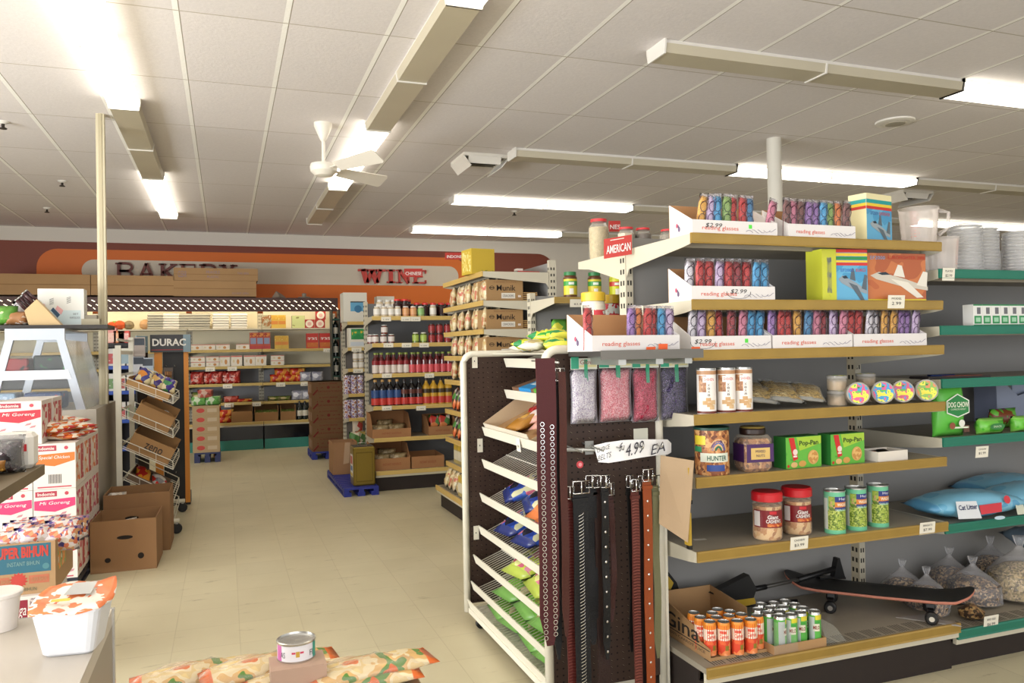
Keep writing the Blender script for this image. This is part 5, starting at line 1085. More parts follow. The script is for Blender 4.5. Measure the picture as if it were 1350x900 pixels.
belt(845, 7, 640, VB_, 2.66, '#1f1413', 'dark belt between the woven and the orange-brown belts')
belt(853, 10, 632, VB_, 2.63, '#8c421c', 'orange-brown leather belt in the right belt cluster', 'studs')
t = belt(864, 8, 640, 868, 2.64, '#6c6a4c', 'camouflage belt hanging at the right edge of the belt display'); 
t.children[0].data.materials[0] = art(['#5c5a3c', '#8a8464', '#3c3828', '#a89c7c'], 26, .6, 'n')
# hook bar carrying buckles
rk = [o for o in bpy.data.objects if o.name.startswith('end_display_rack')][0]
m = MB(); p = ony(740, 600, 2.68); q = ony(868, 600, 2.68); m.tube([(p.x, 2.685, p.z+.02), (q.x, 2.685, q.z+.02)], .007, STEEL, 8)
for k in range(5): xx = p.x+(q.x-p.x)*(k+.5)/5; m.tube([(xx, YN-.004, p.z+.03), (xx, 2.58, p.z+.02), (xx, 2.575, p.z+.035)], .003, STEEL, 6)
m.build('hook_bar', rk, label='steel hook bar')
m = MB()
for u in (762, 800, 840, 880): p = ony(u, 468, 2.72); m.tube([(p.x, YN-.004, p.z), (p.x, 2.68, p.z)], .0025, STEEL, 6)
p = ony(735, 478, 2.6); m.tube([(p.x, YN-.004, p.z+.01), (p.x, 2.59, p.z)], .004, STEEL, 6); p = ony(719, 474, 2.6); m.tube([(p.x+.01, YN-.004, p.z-.005), (p.x, 2.605, p.z-.005)], .004, STEEL, 6)
m.build('peg_hooks', rk)
m = MB(); p = ony(764, 612, 2.59); m.M = T(p.x, 2.585, p.z); m.lathe([(.013, 0), (.013, .002)], None, 16, ms=[mat('#c03038', .4)]) if False else m.add([(.013*math.cos(a), 0, .013*math.sin(a)) for a in [2*PI*i/16 for i in range(16)]]+[(.013*math.cos(a), .003, .013*math.sin(a)) for a in [2*PI*i/16 for i in range(16)]], [tuple(range(16)), tuple(range(31, 15, -1))]+[(i, 16+i, 16+(i+1) % 16, (i+1) % 16) for i in range(16)], mat('#b8323c', .4)); m.add([(.007*math.cos(a), -.001, .007*math.sin(a)) for a in [2*PI*i/12 for i in range(12)]], [tuple(range(12))], mat('#d88a90', .4)); m.build('round_tag', rk, label='round red tag')
# kraft sheet clipped at the end of the tall shelves
p = [ony(871, 600, 2.62), ony(915, 607, 2.50), ony(907, 715, 2.50), ony(869, 690, 2.62)]
m = MB(); c = sum((Vector(q) for q in p), Vector())/4; d = Vector((0, .0, 0)); L = [q-c for q in p]; nr = (L[1]-L[0]).cross(L[3]-L[0]).normalized()*.0015
m.add([q+nr for q in L]+[q-nr for q in L], [(0, 1, 2, 3), (7, 6, 5, 4), (0, 4, 5, 1), (1, 5, 6, 2), (2, 6, 7, 3), (3, 7, 4, 0)], mat('#a88f70', .8, var=.1)); kp = m.build('kraft_sheet', None, c, 0, 'bent brown kraft paper sheet hanging at the end of the tall shelves', 'paper')
for i, v in enumerate((635, 695)):
    q = ony(910, v, 2.505); m = MB(); m.M = RX(D(0)); m.box(0, .012, .0, .03, -.07, .05, mat('#b8962c', .6)); m.box(.002, .016, .002, .02, -.085, -.07, BLACK); m.build('yellow_sponge_card', None, (q.x, 2.515, q.z), 0, ('yellow edged card behind the upper part of the kraft sheet', 'yellow edged card behind the lower part of the kraft sheet')[i], 'card')
# AMERICAN sign
def aisle_sign(txt, u0, u1, v0, v1, y, label, slope=0, dy=.0, sub=True):
    t = thing('aisle_sign', label, 'sign', (0, y, 0), group=None); m = MB(); RS = mat('#b8342c', .45); n = 6
    def P(a, b_, off=0): u = u0+(u1-u0)*a; v = v1+(v0-v1)*b_-slope*(a-.5); q = ony(u, v, y+dy*(a-.5)); return (q.x, q.y-y-off, q.z)
    m.add([P(0, 0), P(1, 0), P(1, 1), P(0, 1)], [(0, 1, 2, 3)], RS); m.add([P(0, 0, -.006), P(1, 0, -.006), P(1, 1, -.006), P(0, 1, -.006)], [(3, 2, 1, 0)], RS)
    m.add([P(0, 0), P(1, 0), P(1, 1), P(0, 1), P(0, 0, -.006), P(1, 0, -.006), P(1, 1, -.006), P(0, 1, -.006)], [(0, 4, 5, 1), (1, 5, 6, 2), (2, 6, 7, 3), (3, 7, 4, 0)], RS); m.build('board', t)
    m = MB(); v_, f_ = text_mesh(txt, .01, 0); m.add([P(.5+a*.88, .42+b_*.42, .003) for a, b_ in v_], f_, mat('#f0ece8', .5))
    if sub: m.add([P(.2, .86, .003), P(.7, .86, .003), P(.7, .9, .003), P(.2, .9, .003)], [(0, 1, 2, 3)], mat('#f0d8d0', .5))
    m.build('lettering', t); return t
aisle_sign('AMERICAN', 797, 833, 312, 338, 3.0, 'red AMERICAN aisle sign at the end of the tall shelves', 6, -.03)
aisle_sign('CHINESE', 533, 557, 354, 365, 8.35, 'small red CHINESE aisle sign in front of the wine lettering', 0, 0, False)
aisle_sign('INDONESIAN', 587, 622, 333, 342, 7.0, 'small red INDONESIAN aisle sign beside the yellow carton', 0, 0, False)
aisle_sign('NES', 803, 818, 291, 305, 3.55, 'red aisle sign half hidden behind the red lidded jars', 0, 0, False)
# red lidded jars on the rear top shelf
def spice(loc, label, h, r, col, kind=0):
    t = thing('spice_jar', label, 'jar', loc, 0, 'red lidded spice jars'); MB().lathe([(r*.9, .002), (r*.94, h*.8)], mat(col, .6, var=.3, vscale=70), 20).build('contents', t)
    MB().lathe([(r*.96, 0), (r, .005), (r, h*.78), (r*.72, h*.9), (r*.72, h*.93)], clear('#f0ece0', .15, .08), 22).build('glass', t); MB().lathe([(r*.80, h*.93), (r*.80, h*.995), (r*.7, h)], mat('#cc3034', .35), 20).build('lid', t)
zr = 1.8225
spice((xat(790, 3.48, 1.85), 3.48, zr), 'tall square-shouldered jar of pale grain with red lid left of the AMERICAN sign', .205, .05, '#cbb98c')
for i, (u, y, c) in enumerate([(826, 3.36, '#b8b4a0'), (848, 3.36, '#4c342c'), (881, 3.30, '#a09484')]): spice((xat(u, y, 1.85), y, zr), ('red lidded jar right above the AMERICAN sign', 'red lidded jar of dark spice right of the AMERICAN sign', 'red lidded jar beside the top left glasses tray')[i], .15-.012*(i == 2), .042, c)
# peanut butter jars on the gap bay
def pbj(loc, label, col='#5c3418', lid='#2c7a44', lab=('#d8c83c', '#3a9a44')):
    t = thing('peanut_butter_jar', label, 'jar', loc, 0, 'green lidded jars'); r = .045; h = .17
    MB().lathe([(r*.95, 0), (r, .006), (r, h*.78), (r*.85, h*.86)], mat(col, .3), 22).build('jar', t); m = MB(); m.cpatch(r, -PI, 0, h*.12, h*.72, mat(lab[0], .4), 14, 1.01); m.cpatch(r, -PI, 0, h*.46, h*.64, mat(lab[1], .4), 14, 1.016); m.cpatch(r, -2.1, -1.5, h*.14, h*.36, mat('#e8e4d8', .4), 6, 1.02); m.cpatch(r, -2.2, -1.4, h*.5, h*.6, mat('#e8f0e4', .4), 6, 1.024); m.build('label', t)
    MB().lathe([(r*.9, h*.86), (r*.9, h*.99), (r*.82, h)], mat(lid, .35), 20).build('lid', t)
zq = ZC[0]+.0006
for i, (u, y) in enumerate([(752, 4.68), (784, 4.68)]): pbj((xat(u, y, zq), y, zq), ('green lidded peanut butter jar, left one in the gap', 'green lidded peanut butter jar, right one in the gap')[i])
pbj((xat(812, 4.68, zq), 4.68, zq), 'yellow-green lidded jar nearest the AMERICAN sign post', '#c8cc34', '#8ca838', ('#d4d830', '#c84030')); pbj((xat(822, 4.9, zq), 4.9, zq), 'tall green jar behind the yellow one at the post', '#4ca848', '#4ca848', ('#5cb850', '#3c9c40'))
price_tag(xat(763, 4.595, zq), 4.5975, zq-.012, w=.12, h=.05, label='price tag under the green lidded jars', lines=('$3.49',))
for i, (u, z_, c) in enumerate([(738, ZC[1], ['#1c2024', '#5c9c3c', '#c8c83c', '#20242c']), (752, ZC[1], ['#3c9c3c', '#c8c83c', '#1c2024'])]):
    m = MB(); m.pillow(.12, .17, .06, art(c, 14, .25, 'v', .3), 7, 7, seed=i, wr=.2); m.build('snack_bag', None, (xat(u, 4.75, z_)+.04*i, 4.75, z_+.0006), 0, ('dark and green snack bag on the gap bay below the jars, left', 'green and yellow snack bag on the gap bay below the jars, right')[i], 'packet')
# ============================================================ CRACKER BAY (front looks left)
CR = [art(c, s, .35, 'v', .3) for c, s in ((['#d8c494', '#ccb078', '#b8604c', '#e0d4b0', '#b8985c', '#d8ccaa', '#d0bc8c'], 42), (['#d0b88c', '#c87460', '#e4dcc4', '#c4a468', '#d8c8a0', '#dcd0ac'], 46), (['#ccb488', '#d8cca4', '#b48c58', '#d8b468', '#e0d4b4', '#b86c50'], 40))]
crk = []
for i, a in enumerate(CR):
    m = MB(); m.pillow(.13, .165, .05, a, 7, 7, seed=i+20, wr=.2, mc=mat('#d8c8a4', .35)); crk.append(Proto(m.build('cracker_bag', None, label='x', cat='packet')))
    crk[-1].o['category'] = 'packet'
def munik(loc, label, h=.165, w=.30):
    t = thing('cracker_carton', label, 'carton', loc, 0, 'brown cracker cartons'); m = MB(); K_ = mat('#a98558', .75, var=.1)
    m.box(-w/2, w/2, 0, .34, 0, h, K_); ink = mat('#241c18', .6); m.text('Munik', .01, h*.62, w*.52, h*.27, 0, ink, bold=.008); m.tube([(-w*.36+.018*math.cos(a), -.0008, h*.62+.014*math.sin(a)) for a in [2*PI*i/14 for i in range(14)]], .002, ink, 4, closed=True); m.fr(-w*.43, -w*.29, h*.61, h*.64, -.0008, ink)
    m.fr(-.03, w*.28, h*.12, h*.38, 0, mat('#ddd8cc', .6)); m.text('CRACKERS', w*.09, h*.25, w*.3, h*.12, -.0008, mat('#6a625a', .6)); m.fr(w*.36, w*.44, h*.18, h*.28, 0, mat('#ddd0c8', .6)); m.text('Indonesian Crackers', 0, h*.9, w*.6, h*.06, 0, mat('#8a5a3a', .6)); m.build('carton', t)
xm = XM+.02
lv = ['top', 'second', 'third', 'fourth', 'fifth', 'sixth', 'seventh', 'eighth']
for k in (1, 2, 3):
    z = ZM[k]+.0006; munik((xat(641, 5.79, z)+.155, 5.79, z), 'brown cracker carton at the near end of the %s shelf of the cracker bay' % lv[k], [0, .165, .155, .15][k])
for k in (1, 2, 3, 4):
    z = ZM[k]+.0006; n = 10
    for j in range(n):
        y = 5.86+.98*j/(n-1)
        if k == 4 and j < 2: y += 0
        crk[(j*2+k) % 3].put((xm+.028+.02*(j % 2), y, z), 0, 'cracker bag on the %s shelf, %s from the near end' % (lv[k], ORD[j]), 'cracker bags on the aisle bay', rot=(D(-6), 0, -PI/2+random.uniform(-.6, .1)), sc=(1.05, 1.1, 1.08))
        if j % 2 == 0:
            crk[(j+k) % 3].put((xm+.12, y+.03, z+.0), 0, 'cracker bag in the second row of the %s shelf, %s from the near end' % (lv[k], ORD[j//2]), 'cracker bags on the aisle bay', rot=(D(-6), 0, -PI/2+random.uniform(-.3, .3)), sc=(1.1, 1.1, 1.12))
OB = Proto(MB().pillow(.12, .16, .05, art(['#d86a3c', '#3c2c24', '#4c8a3c', '#c83c30', '#e08a50', '#2c2420', '#e0d8c8'], 22, .3, 'v', .3), 7, 7, seed=31, wr=.2).build('noodle_bag', None, label='x', cat='packet'))
BK = MB(); BK.box(-.055, .055, 0, .035, 0, .17, mat('#b8a464', .5)).box(-.0552, .0552, -.0006, .0, .03, .11, mat('#d8d0b8', .5)).box(-.05, .05, -.001, -.0006, .12, .16, mat('#c8a83c', .5)); BK = Proto(BK.build('tea_box', None, label='x', cat='box'))
for k in (5, 6):
    z = ZM[k]+.0006
    for j in range(7):
        y = 5.86+.96*j/6
        if k == 5 or True:
            OB.put((xm+.035, y, z), 0, 'dark and orange noodle bag on the %s shelf, %s from the near end' % (lv[k], ORD[j]), 'orange based noodle bags', rot=(D(-12), 0, -PI/2+random.uniform(-.5, .1)), sc=(1.3, 1.2, 1.25))
z = ZM[7]+.0006
for j in range(9): BK.put((xm+.03, 5.82+.118*j, z), -PI/2, 'pale yellow box on the eighth cracker shelf, %s from the near end' % ORD[j], 'pale yellow boxes')
z = .1906
for j in range(5):
    BK.put((xm-.07, 5.82+.118*j, z), -PI/2, 'yellow and white box on the bottom shelf, %s from the near end' % ORD[j], 'yellow boxes on the bottom shelf')
for j in range(4): crk[j % 3].put((xm-.05, 6.45+.13*j, z), 0, 'tan bag on the bottom shelf of the cracker bay, %s from the far end' % ORD[3-j], 'cracker bags on the aisle bay', rot=(D(-20), 0, -PI/2-.2))
# flat dark packs behind the cartons
FP = Proto(MB().box(-.075, .075, 0, .12, 0, .013, mat('#5c2c22', .45)).box(-.0752, .0752, -.0006, 0, .004, .010, mat('#c8a868', .5)).build('flat_candy_box', None, label='x', cat='box'))
for k in (1, 2):
    z = ZM[k]+.0006
    for j in range(5): FP.put((xat(694+k*3, 5.80, z), 5.80, z+.0235*j*.62), random.uniform(-.05, .05), 'flat brown box beside the cracker carton, %s shelf, %s from the bottom' % (lv[k], ORD[j]), 'flat brown boxes')
z = ZM[0]+.0006
t = thing('yellow_carton', 'yellow carton standing on top of the cracker bay below the INDONESIAN sign', 'carton', (xat(638, 5.95, z), 5.95, z), .12); m = MB(); m.box(-.105, .095, 0, .20, 0, .20, mat('#c8aa34', .5)); m.box(-.1056, -.105, .02, .18, .02, .18, art(['#e8d890', '#c8aa34', '#d8c060'], 40, .5, 'v')); m.fr(-.02, .08, .004, .03, 0, art(['#c8aa34', '#8a8a30'], 40, .5, 'v')); m.build('carton', t)
MB().lathe([(.03, 0), (.032, .10), (.02, .12), (.02, .14)], mat('#dcc878', .4), 14).build('bottle', None, (xat(617, 6.1, z), 6.1, z), 0, 'small pale yellow bottle left of the yellow carton on the cracker bay', 'bottle')
m = MB(); m.prismz([(0, 0), (.2, .03), (.26, .16), (.04, .14)], 0, .03, mat('#c84440', .5)); m.box(.0, .05, .02, .09, .0301, .05, mat('#e8e0d8', .5)); m.build('flat_packet', None, (xat(683, 5.95, z), 5.95, z), 0, 'red and white flat packet on top of the cracker bay near its upright', 'packet')
# ============================================================ BOTTLE BAY
def jar(name, cat, h, r, glass, label_c, lid, lab=(.2, .75), neck=.75, body_hi=.8, seg=16, metal_lid=False):
    t = thing(name, 'x', cat)
    MB().lathe([(r*.92, 0), (r, h*.03), (r, h*body_hi), (r*neck, h*(body_hi+.08)), (r*neck, h*.92)], mat(glass, .25, coat=.3), seg).build('glass', t)
    MB().cpatch(r, -PI*1.05, PI*.05, h*lab[0], h*lab[1], mat(label_c, .4) if isinstance(label_c, str) else label_c, 12, 1.015).build('label', t)
    MB().lathe([(r*neck*1.08, h*.9), (r*neck*1.08, h*.99), (r*neck, h)], mat(lid, .35), seg).build('lid', t); return Proto(t)
def bottle(h, r, glass, label_c, cap, lab=(.18, .46), neck=.3, sh=.68, band=None):
    t = thing('sauce_bottle', 'x', 'bottle')
    MB().lathe([(r*.9, 0), (r, h*.02), (r, h*sh), (r*.75, h*(sh+.08)), (r*neck*1.1, h*(sh+.18)), (r*neck, h*.93)], mat(glass, .18, coat=.4), 14).build('glass', t)
    m = MB(); m.cpatch(r, -PI*1.05, PI*.05, h*lab[0], h*lab[1], mat(label_c, .4), 12, 1.015)
    if band: m.cpatch(r, -PI*1.05, PI*.05, h*band[0], h*band[1], mat(band[2], .4), 12, 1.017)
    m.build('label', t)
    MB().lathe([(r*neck*1.25, h*.91), (r*neck*1.25, h*.99), (r*neck, h)], mat(cap, .35), 12).build('cap', t); return Proto(t)
za = [q+.0006 for q in ZA]; y0 = YA+.05
JW = jar('pickle_jar', 'jar', .105, .035, '#c8b89c', '#e4e0d8', '#d8d6d0'); JO = jar('pickle_jar', 'jar', .105, .035, '#c8885a', '#d8a06c', '#e0ddd4'); JG = jar('pickle_jar', 'jar', .105, .035, '#8aa060', '#8ab870', '#e0ddd4')
JR = jar('chili_jar', 'jar', .13, .042, '#2a1612', '#3c1c18', '#d83028', body_hi=.72); JB = jar('jam_jar', 'jar', .095, .034, '#6c3020', '#d8d0cc', '#c8c8c4'); JRR = jar('sambal_jar', 'jar', .10, .036, '#7c1c18', '#9c2c2c', '#2a2422'); JGG = jar('sambal_jar', 'jar', .11, .034, '#6c8030', '#a8c058', '#dcd8cc')
z = za[0]
for i, u in enumerate((497, 507, 515.5, 524.5)): JW.put((xat(u, y0, z), y0, z), 0, 'small white jar in front on the bottle bay top, %s of four' % nth(i, 4), 'white labelled jars')
for i, u in enumerate((535, 545)): JO.put((xat(u, y0, z), y0, z), 0, 'small orange labelled jar in front on the bottle bay top, %s' % ('left' if i == 0 else 'right'), 'orange labelled jars')
JG.put((xat(555, y0, z), y0, z), 0, 'small green labelled jar at the front of the bottle bay top shelf', 'jars')
JW.put((xat(571, y0+.03, z), y0+.03, z), 0, 'white labelled jar standing alone near the right of the bottle bay top shelf', 'white labelled jars', sc=(1, 1, 1.15))
for i, u in enumerate((501, 512, 519)): JW.put((xat(u, y0+.22, z), y0+.22, z), 0, 'tall white jar in the rear row of the top shelf, %s of three' % nth(i, 3).replace('second from the left', 'middle'), 'white labelled jars', sc=(1.1, 1.1, 1.75))
for i, (u, dy) in enumerate([(524, .14), (534, .14), (528, .24), (538, .25)]): JR.put((xat(u, y0+dy, z), y0+dy, z), 0, 'dark jar with bright red lid on the bottle bay top shelf, %s' % ['front left', 'front right', 'rear left', 'rear right'][i], 'dark red lidded jars', sc=(1, 1, 1.45))
for j, dy in enumerate((.12, .22, .32)):
    for i in range(7): xx = xat(545, y0+dy, z)+.04+.088*i; JR.put((xx, y0+dy, z), 0, 'dark jar with red lid in the block of jars on the bottle bay top shelf', 'dark red lidded jars in the block', sc=(.92, .92, 1.1+.08*j))
z = za[1]
for i, (u, dz) in enumerate([(493, 0), (503, 0), (513, 0), (523, 0), (507, .0955)]): 
    u = [495, 505.5, 516, 490, 507][i]
    JB.put((xat(u, y0, z), y0+(.06 if i == 3 else 0), z+dz), 0, ['jam jar with white label, left one on the second shelf', 'jam jar with white label, middle one under the stacked jar', 'jam jar with white label, right one of the front group', 'jam jar with white label behind the left one, second shelf', 'jam jar stacked on top of the others on the second shelf'][i], 'jam jars')
for i, u in enumerate((548, 558.5)): JGG.put((xat(u, y0, z), y0, z), 0, 'green labelled sambal jar on the second shelf, %s' % ('left' if i == 0 else 'right'), 'green sambal jars')
for i, u in enumerate((569.5, 579.5, 590)):
    for k in range(2): JRR.put((xat(u, y0, z), y0, z+k*.1005), 0, 'dark red sambal jar in the %s layer of the second shelf, %s' % (['lower', 'upper'][k], nth(i, 3).replace('second from the left', 'middle')), 'dark red sambal jars')
z = za[2]
SB = bottle(.215, .034, '#5c1418', '#d8ccc4', '#8a9c3c', (.05, .42), .42, .62, (.44, .62, '#8c1c24')); SC = bottle(.215, .034, '#5c1418', '#d05058', '#8a9c3c', (.05, .42), .42, .62)
for i in range(14):
    u_ = 495+8.1*i; 
    if u_ > 600: break
    (SB if i < 6 else SC).put((xat(u_, y0, z), y0+.004*(i % 2), z), random.uniform(-.3, .3), 'red sauce bottle in the front row of the third shelf, %s from the left' % ORD[i], 'red sauce bottles')
    if i % 2 == 0: SC.put((xat(u_+3, y0+.09, z), y0+.09, z), 0, 'red sauce bottle in the second row of the third shelf', 'red sauce bottles, second row')
z = za[3]
DB = [bottle(.27, .042, '#120d10', '#c83c34', c, (.05, .30), .34, .66, b_) for c, b_ in (('#c89c5c', (.32, .60, '#2c4c84')), ('#2a1c14', (.44, .60, '#5c2c20')), ('#2a1c14', (.44, .60, '#3c2c14')))]
DB[2].o.children[1].data.materials[0] = mat('#c89c2c', .4)
for i in range(11):
    u_ = 495+9.6*i
    if u_ > 600: break
    k = 0 if i < 4 else 1 if i < 7 else 2
    DB[k].put((xat(u_, y0+.01, z), y0+.01, z), random.uniform(-.2, .2), ['dark soy bottle with blue and red label', 'dark soy bottle with red label', 'dark soy bottle with yellow label'][k]+' on the fourth shelf, %s from the left' % ORD[i], 'dark soy sauce bottles')
def opentray(loc, w, h, d, label, rz=0, hb=None):
    t = thing('cut_carton', label, 'carton', loc, rz); m = MB(); q = .004; hb = hb or h*2.2; K_ = mat('#a8784e', .8, var=.1)
    m.box(0, w, 0, d, 0, q, K_); m.box(0, w, 0, q, q, h, K_); m.box(0, w, d-q, d, q, hb, K_)
    for x0 in (0, w-q): m.prismx([(q, q), (d-q, q), (d-q, hb), (d*.35, hb*.95), (q, h)], x0, x0+q, K_)
    m.text('INSTANT NOODLES', w/2, h*.5, w*.5, h*.2, 0, mat('#8a3c24', .6)); m.build('carton', t); return t
LF = Proto(MB().pillow(.20, .11, .07, art(['#c8b894', '#a8946c', '#8a7450', '#ddd2b8'], 18, .3, 'n', .4), 7, 6, seed=41, crimp=0, wr=.3).build('dried_goods_bag', None, label='x', cat='bag'))
z = za[4]; YO = YA+.03
w = xat(541, YO, z)-xat(490, YO, z)
opentray((xat(491, YO, z), YO, z), w, .09, .34, 'cut carton of clear packets on the fifth shelf of the bottle bay', 0, .25)
for i, (dx, dy, dz) in enumerate([(.10, .12, .02), (.27, .13, .02), (.17, .22, .06)]): LF.put((xat(491, YO, z)+dx, YO+dy, z+dz), .2*i, 'dried goods bag in the cut carton on the fifth shelf, %s' % ['left', 'right', 'upper'][i], 'bags in the fifth shelf carton')
opentray((xat(566, YO, z), YO+.02, z), .3, .09, .3, 'second cut carton at the right of the fifth shelf beside the cracker bay', 0, .2)
for i in range(2): OB.put((xat(574, YO+.12, z)+.1*i, YO+.12, z+.006), .2, 'dark and orange noodle bag in the right carton of the fifth shelf, %s' % ['left', 'right'][i], 'orange based noodle bags')
z = .2006; YO = YA-.03
w = xat(541, YO, z)-xat(493, YO, z)
opentray((xat(493, YO, z), YO, z), w, .12, .40, 'cut carton of packets on the bottom shelf of the bottle bay', 0, .26)
for i, (dx, dy, dz) in enumerate([(.10, .14, .045), (.27, .15, .045), (.18, .26, .08)]): LF.put((xat(493, YO, z)+dx, YO+dy, z+dz), -.2*i, 'dried goods bag in the bottom shelf carton, %s' % ['left', 'right', 'upper'][i], 'bags in the bottom shelf carton')
opentray((xat(543, YO, z), YO, z), .34, .12, .38, 'second cut carton at the right of the bottom shelf of the bottle bay', 0, .13)
k = 0
for v_, us in ((420.5, (509, 535, 548)), (455, (512, 536, 559)), (495, (510, 566)), (538, (510, 555))):
    for u in us: 
        p = ony(u, v_-3, YA); price_tag(p.x, YA-.003, p.z, w=.10, h=.045, label='small price tag on the bottle bay rail under %s, %s' % (['top jars', 'sambal jars', 'red sauce bottles', 'soy bottles'][(420.5, 455, 495, 538).index(v_)], nth(us.index(u), len(us))), lines=('1.99',))
# ============================================================ REAR BAY
zb_ = [q+.0006 for q in ZB]; yb = YB2+.03
t = thing('appliance_box', 'tall white appliance carton with a blue picture on top of the rear bay', 'carton', (xat(453, yb, zb_[0]), yb, zb_[0])); w = xat(486, yb, 1.9)-xat(455, yb, 1.9); h = .36
m = MB(); m.box(0, w, 0, .28, 0, h, mat('#d6d2c6', .5)); m.fr(w*.3, w*.92, h*.36, h*.66, 0, mat('#5c9cc0', .4)); m.fr(w*.3, w*.92, h*.66, h*.70, 0, mat('#2c2a2c', .4)); m.disc(w*.62, h*.44, w*.16, -.0008, mat('#2f6c94', .4)); m.build('carton', t)
MB().box(0, .22, 0, .2, 0, .33, mat('#d8d4c8', .5)).build('white_carton', None, (xat(497, 10.0, 1.9), 9.98, zb_[0]), 0, 'plain white carton behind the jars at the top of the rear bay', 'carton')
z = zb_[1]; t = thing('baby_food_box', 'green, yellow and white boxed product on the second shelf of the rear bay', 'box', (xat(460, yb, z), yb, z)); m = MB(); m.box(0, .22, 0, .16, 0, .24, mat('#e0dcd0', .5)); m.fr(.03, .21, .10, .23, 0, art(['#2c8a4c', '#2c8a4c', '#3c9c54', '#d8b83c'], 14, .4, 'n')); m.fr(.02, .2, .02, .07, 0, mat('#c8d0d8', .5)); m.build('box', t)
z = zb_[2]
for i, u in enumerate((469, 476)): 
    for k in range(2): JW.put((xat(u, yb+.02, z), yb+.02, z+k*.106), 0, 'white jar on the third shelf of the rear bay, %s %s' % (['left', 'right'][i], ['lower', 'upper'][k]), 'white jars on the rear bay')
CN = thing('food_can', 'x', 'can'); MB().lathe([(.042, 0), (.042, .11)], art(['#b8b4cc', '#7c5a8c', '#d8d4dc', '#8a3c34', '#c8a05c'], 26, .4, 'n'), 18).build('body', CN); MB().lathe([(.044, .1102), (.044, .1135), (.038, .1135)], TIN, 16).build('rim', CN); CN = Proto(CN)
for kk in (3, 4):
    z = zb_[kk]
    for i in range(3):
        for k in range(2): CN.put((xat(458+8.6*i, yb+.02, z), yb+.02, z+k*.114), i, 'purple and white can on the %s shelf of the rear bay, %s %s' % (['fourth', 'fifth'][kk-3], ['left', 'middle', 'right'][i], ['lower', 'upper'][k]), 'cans on the rear bay')
z = .2006
for i, (u, c) in enumerate([(468, ['#c8b060', '#4c7c3c', '#d8543c', '#e0d8c0']), (476, ['#4c7c3c', '#e0d8c0', '#c8b060']), (472, ['#d84c3c', '#e8d8c0', '#c8b060'])]):
    m = MB(); m.pillow(.14, .22, .08, art(c, 16, .3, 'v', .3), 7, 7, seed=60+i, wr=.2); m.build('snack_bag', None, (xat(u, yb+.0+.1*i, z), yb+.0+.1*i, z+(.14 if i == 2 else 0)), 0, 'colourful snack bag on the bottom shelf of the rear bay, %s' % ['left', 'right', 'upper'][i], 'packet')
for i, (u, v) in enumerate([(470, 460), (472, 488), (461, 463)][:2]): p = ony(u, v-2, YB2); price_tag(p.x, YB2-.003, p.z, w=.12, h=.05, label='small price tag on the rear bay rail, %s one' % ['upper', 'lower'][i], lines=('1.99',))
# dark narrow rack left of it with a wine bottle
yw = 11.3; xw = xat(438, yw, 1.5); t = thing('bottle_rack', 'narrow dark green rack at the right end of the back wall shelves', 'rack', (xw, yw, 0)); m = MB(); w = xat(449, yw, 1.5)-xw
for q in (0, w-.015): m.box(q, q+.015, 0, .25, 0, zy(443, 408, yw), mat('#23302c', .5))
m.build('frame', t)
m = MB(); 
for v in (420, 445, 470, 495, 520): zz_ = zy(443, v, yw); m.box(.0151, w-.0151, 0, .25, zz_-.02, zz_, mat('#1f4c40', .5)); 
m.build('rack_shelf', t)
WB = bottle(.29, .038, '#15201a', '#d8d2c0', '#241c1c', (.2, .5), .3, .62)
for i, v in enumerate((445, 470, 495)): WB.put((xw+w/2, yw+.08, zy(443, v, yw)+.0006), 0, 'wine bottle with pale label on the dark rack, %s' % ['upper', 'middle', 'lower'][i], 'wine bottles on the dark rack')
# ============================================================ FLOOR STACKS IN THE AISLE
PALM = mat('#23308c', .5)
def pallet(name_l, x0, y0_, w, d, h=.10, m_=PALM):
    t = thing('pallet', name_l, 'pallet', (x0, y0_, 0)); m = MB()
    n = int(d/.11)
    for i in range(n): m.box(0, w, d*i/n, d*i/n+d/n*.72, h-.02, h, m_)
    for q in (0, w/2-.025, w-.05): m.box(q, q+.05, 0, d, h-.045, h-.0201, m_)
    m.build('deck', t); m = MB(); 
    for q in (0, w/2-.035, w-.07):
        for r_ in (0, d/2-.05, d-.1): m.box(q, q+.07, r_, r_+.1, .018, h-.0451, m_)
        m.box(q, q+.07, 0, d, 0, .0179, m_)
    m.build('feet', t); return h
hp = pallet('blue plastic pallet under the golden tin and the open carton', 1.06, 7.72, .335, 1.35, .085)
K2 = mat('#a9805a', .8, var=.12)
# tall stack of printed brown cartons
hp2 = pallet('blue pallet under the tall stack of printed brown cartons', 1.05, 10.6, .42, .6, .10)
zt_ = zy(430, 503, 10.6); n = 5; hh = (zt_-hp2)/n
for i in range(n):
    t = thing('printed_carton', 'brown carton printed with red lettering in the tall aisle stack, %s' % ['bottom one', 'second from the bottom', 'third from the bottom', 'fourth from the bottom', 'topmost'][i], 'carton', (1.06, 10.627, hp2+hh*i+.0003), .012*(-1)**i, 'printed brown cartons'); w = .43; m = MB(); m.box(0, w, 0, .45, 0, hh-.001, K2)
    RI = mat('#a03c34', .6); m.text('EL PATIO BRAND', w*.5, hh*.86, w*.55, hh*.10, 0, RI); m.text('YOUR FAVORITE SAUCE', w*.5, hh*.30, w*.8, hh*.12, 0, RI); m.disc(w*.5, hh*.58, .02, 0, RI, 12); m.text('12   24', w*.5, hh*.58, w*.7, hh*.08, 0, RI); m.add([(w*.02, -.0008, hh*.1), (w*.05, -.0008, hh*.02), (w*.2, -.0008, hh*.4), (w*.17, -.0008, hh*.48)], [(0, 1, 2, 3)], RI)
    for q in (.1, .4, .7): m.box(-.0008, 0, .45*q, .45*q+.06, hh*.2, hh*.8, mat('#c8a890', .7)); m.build('carton', t)
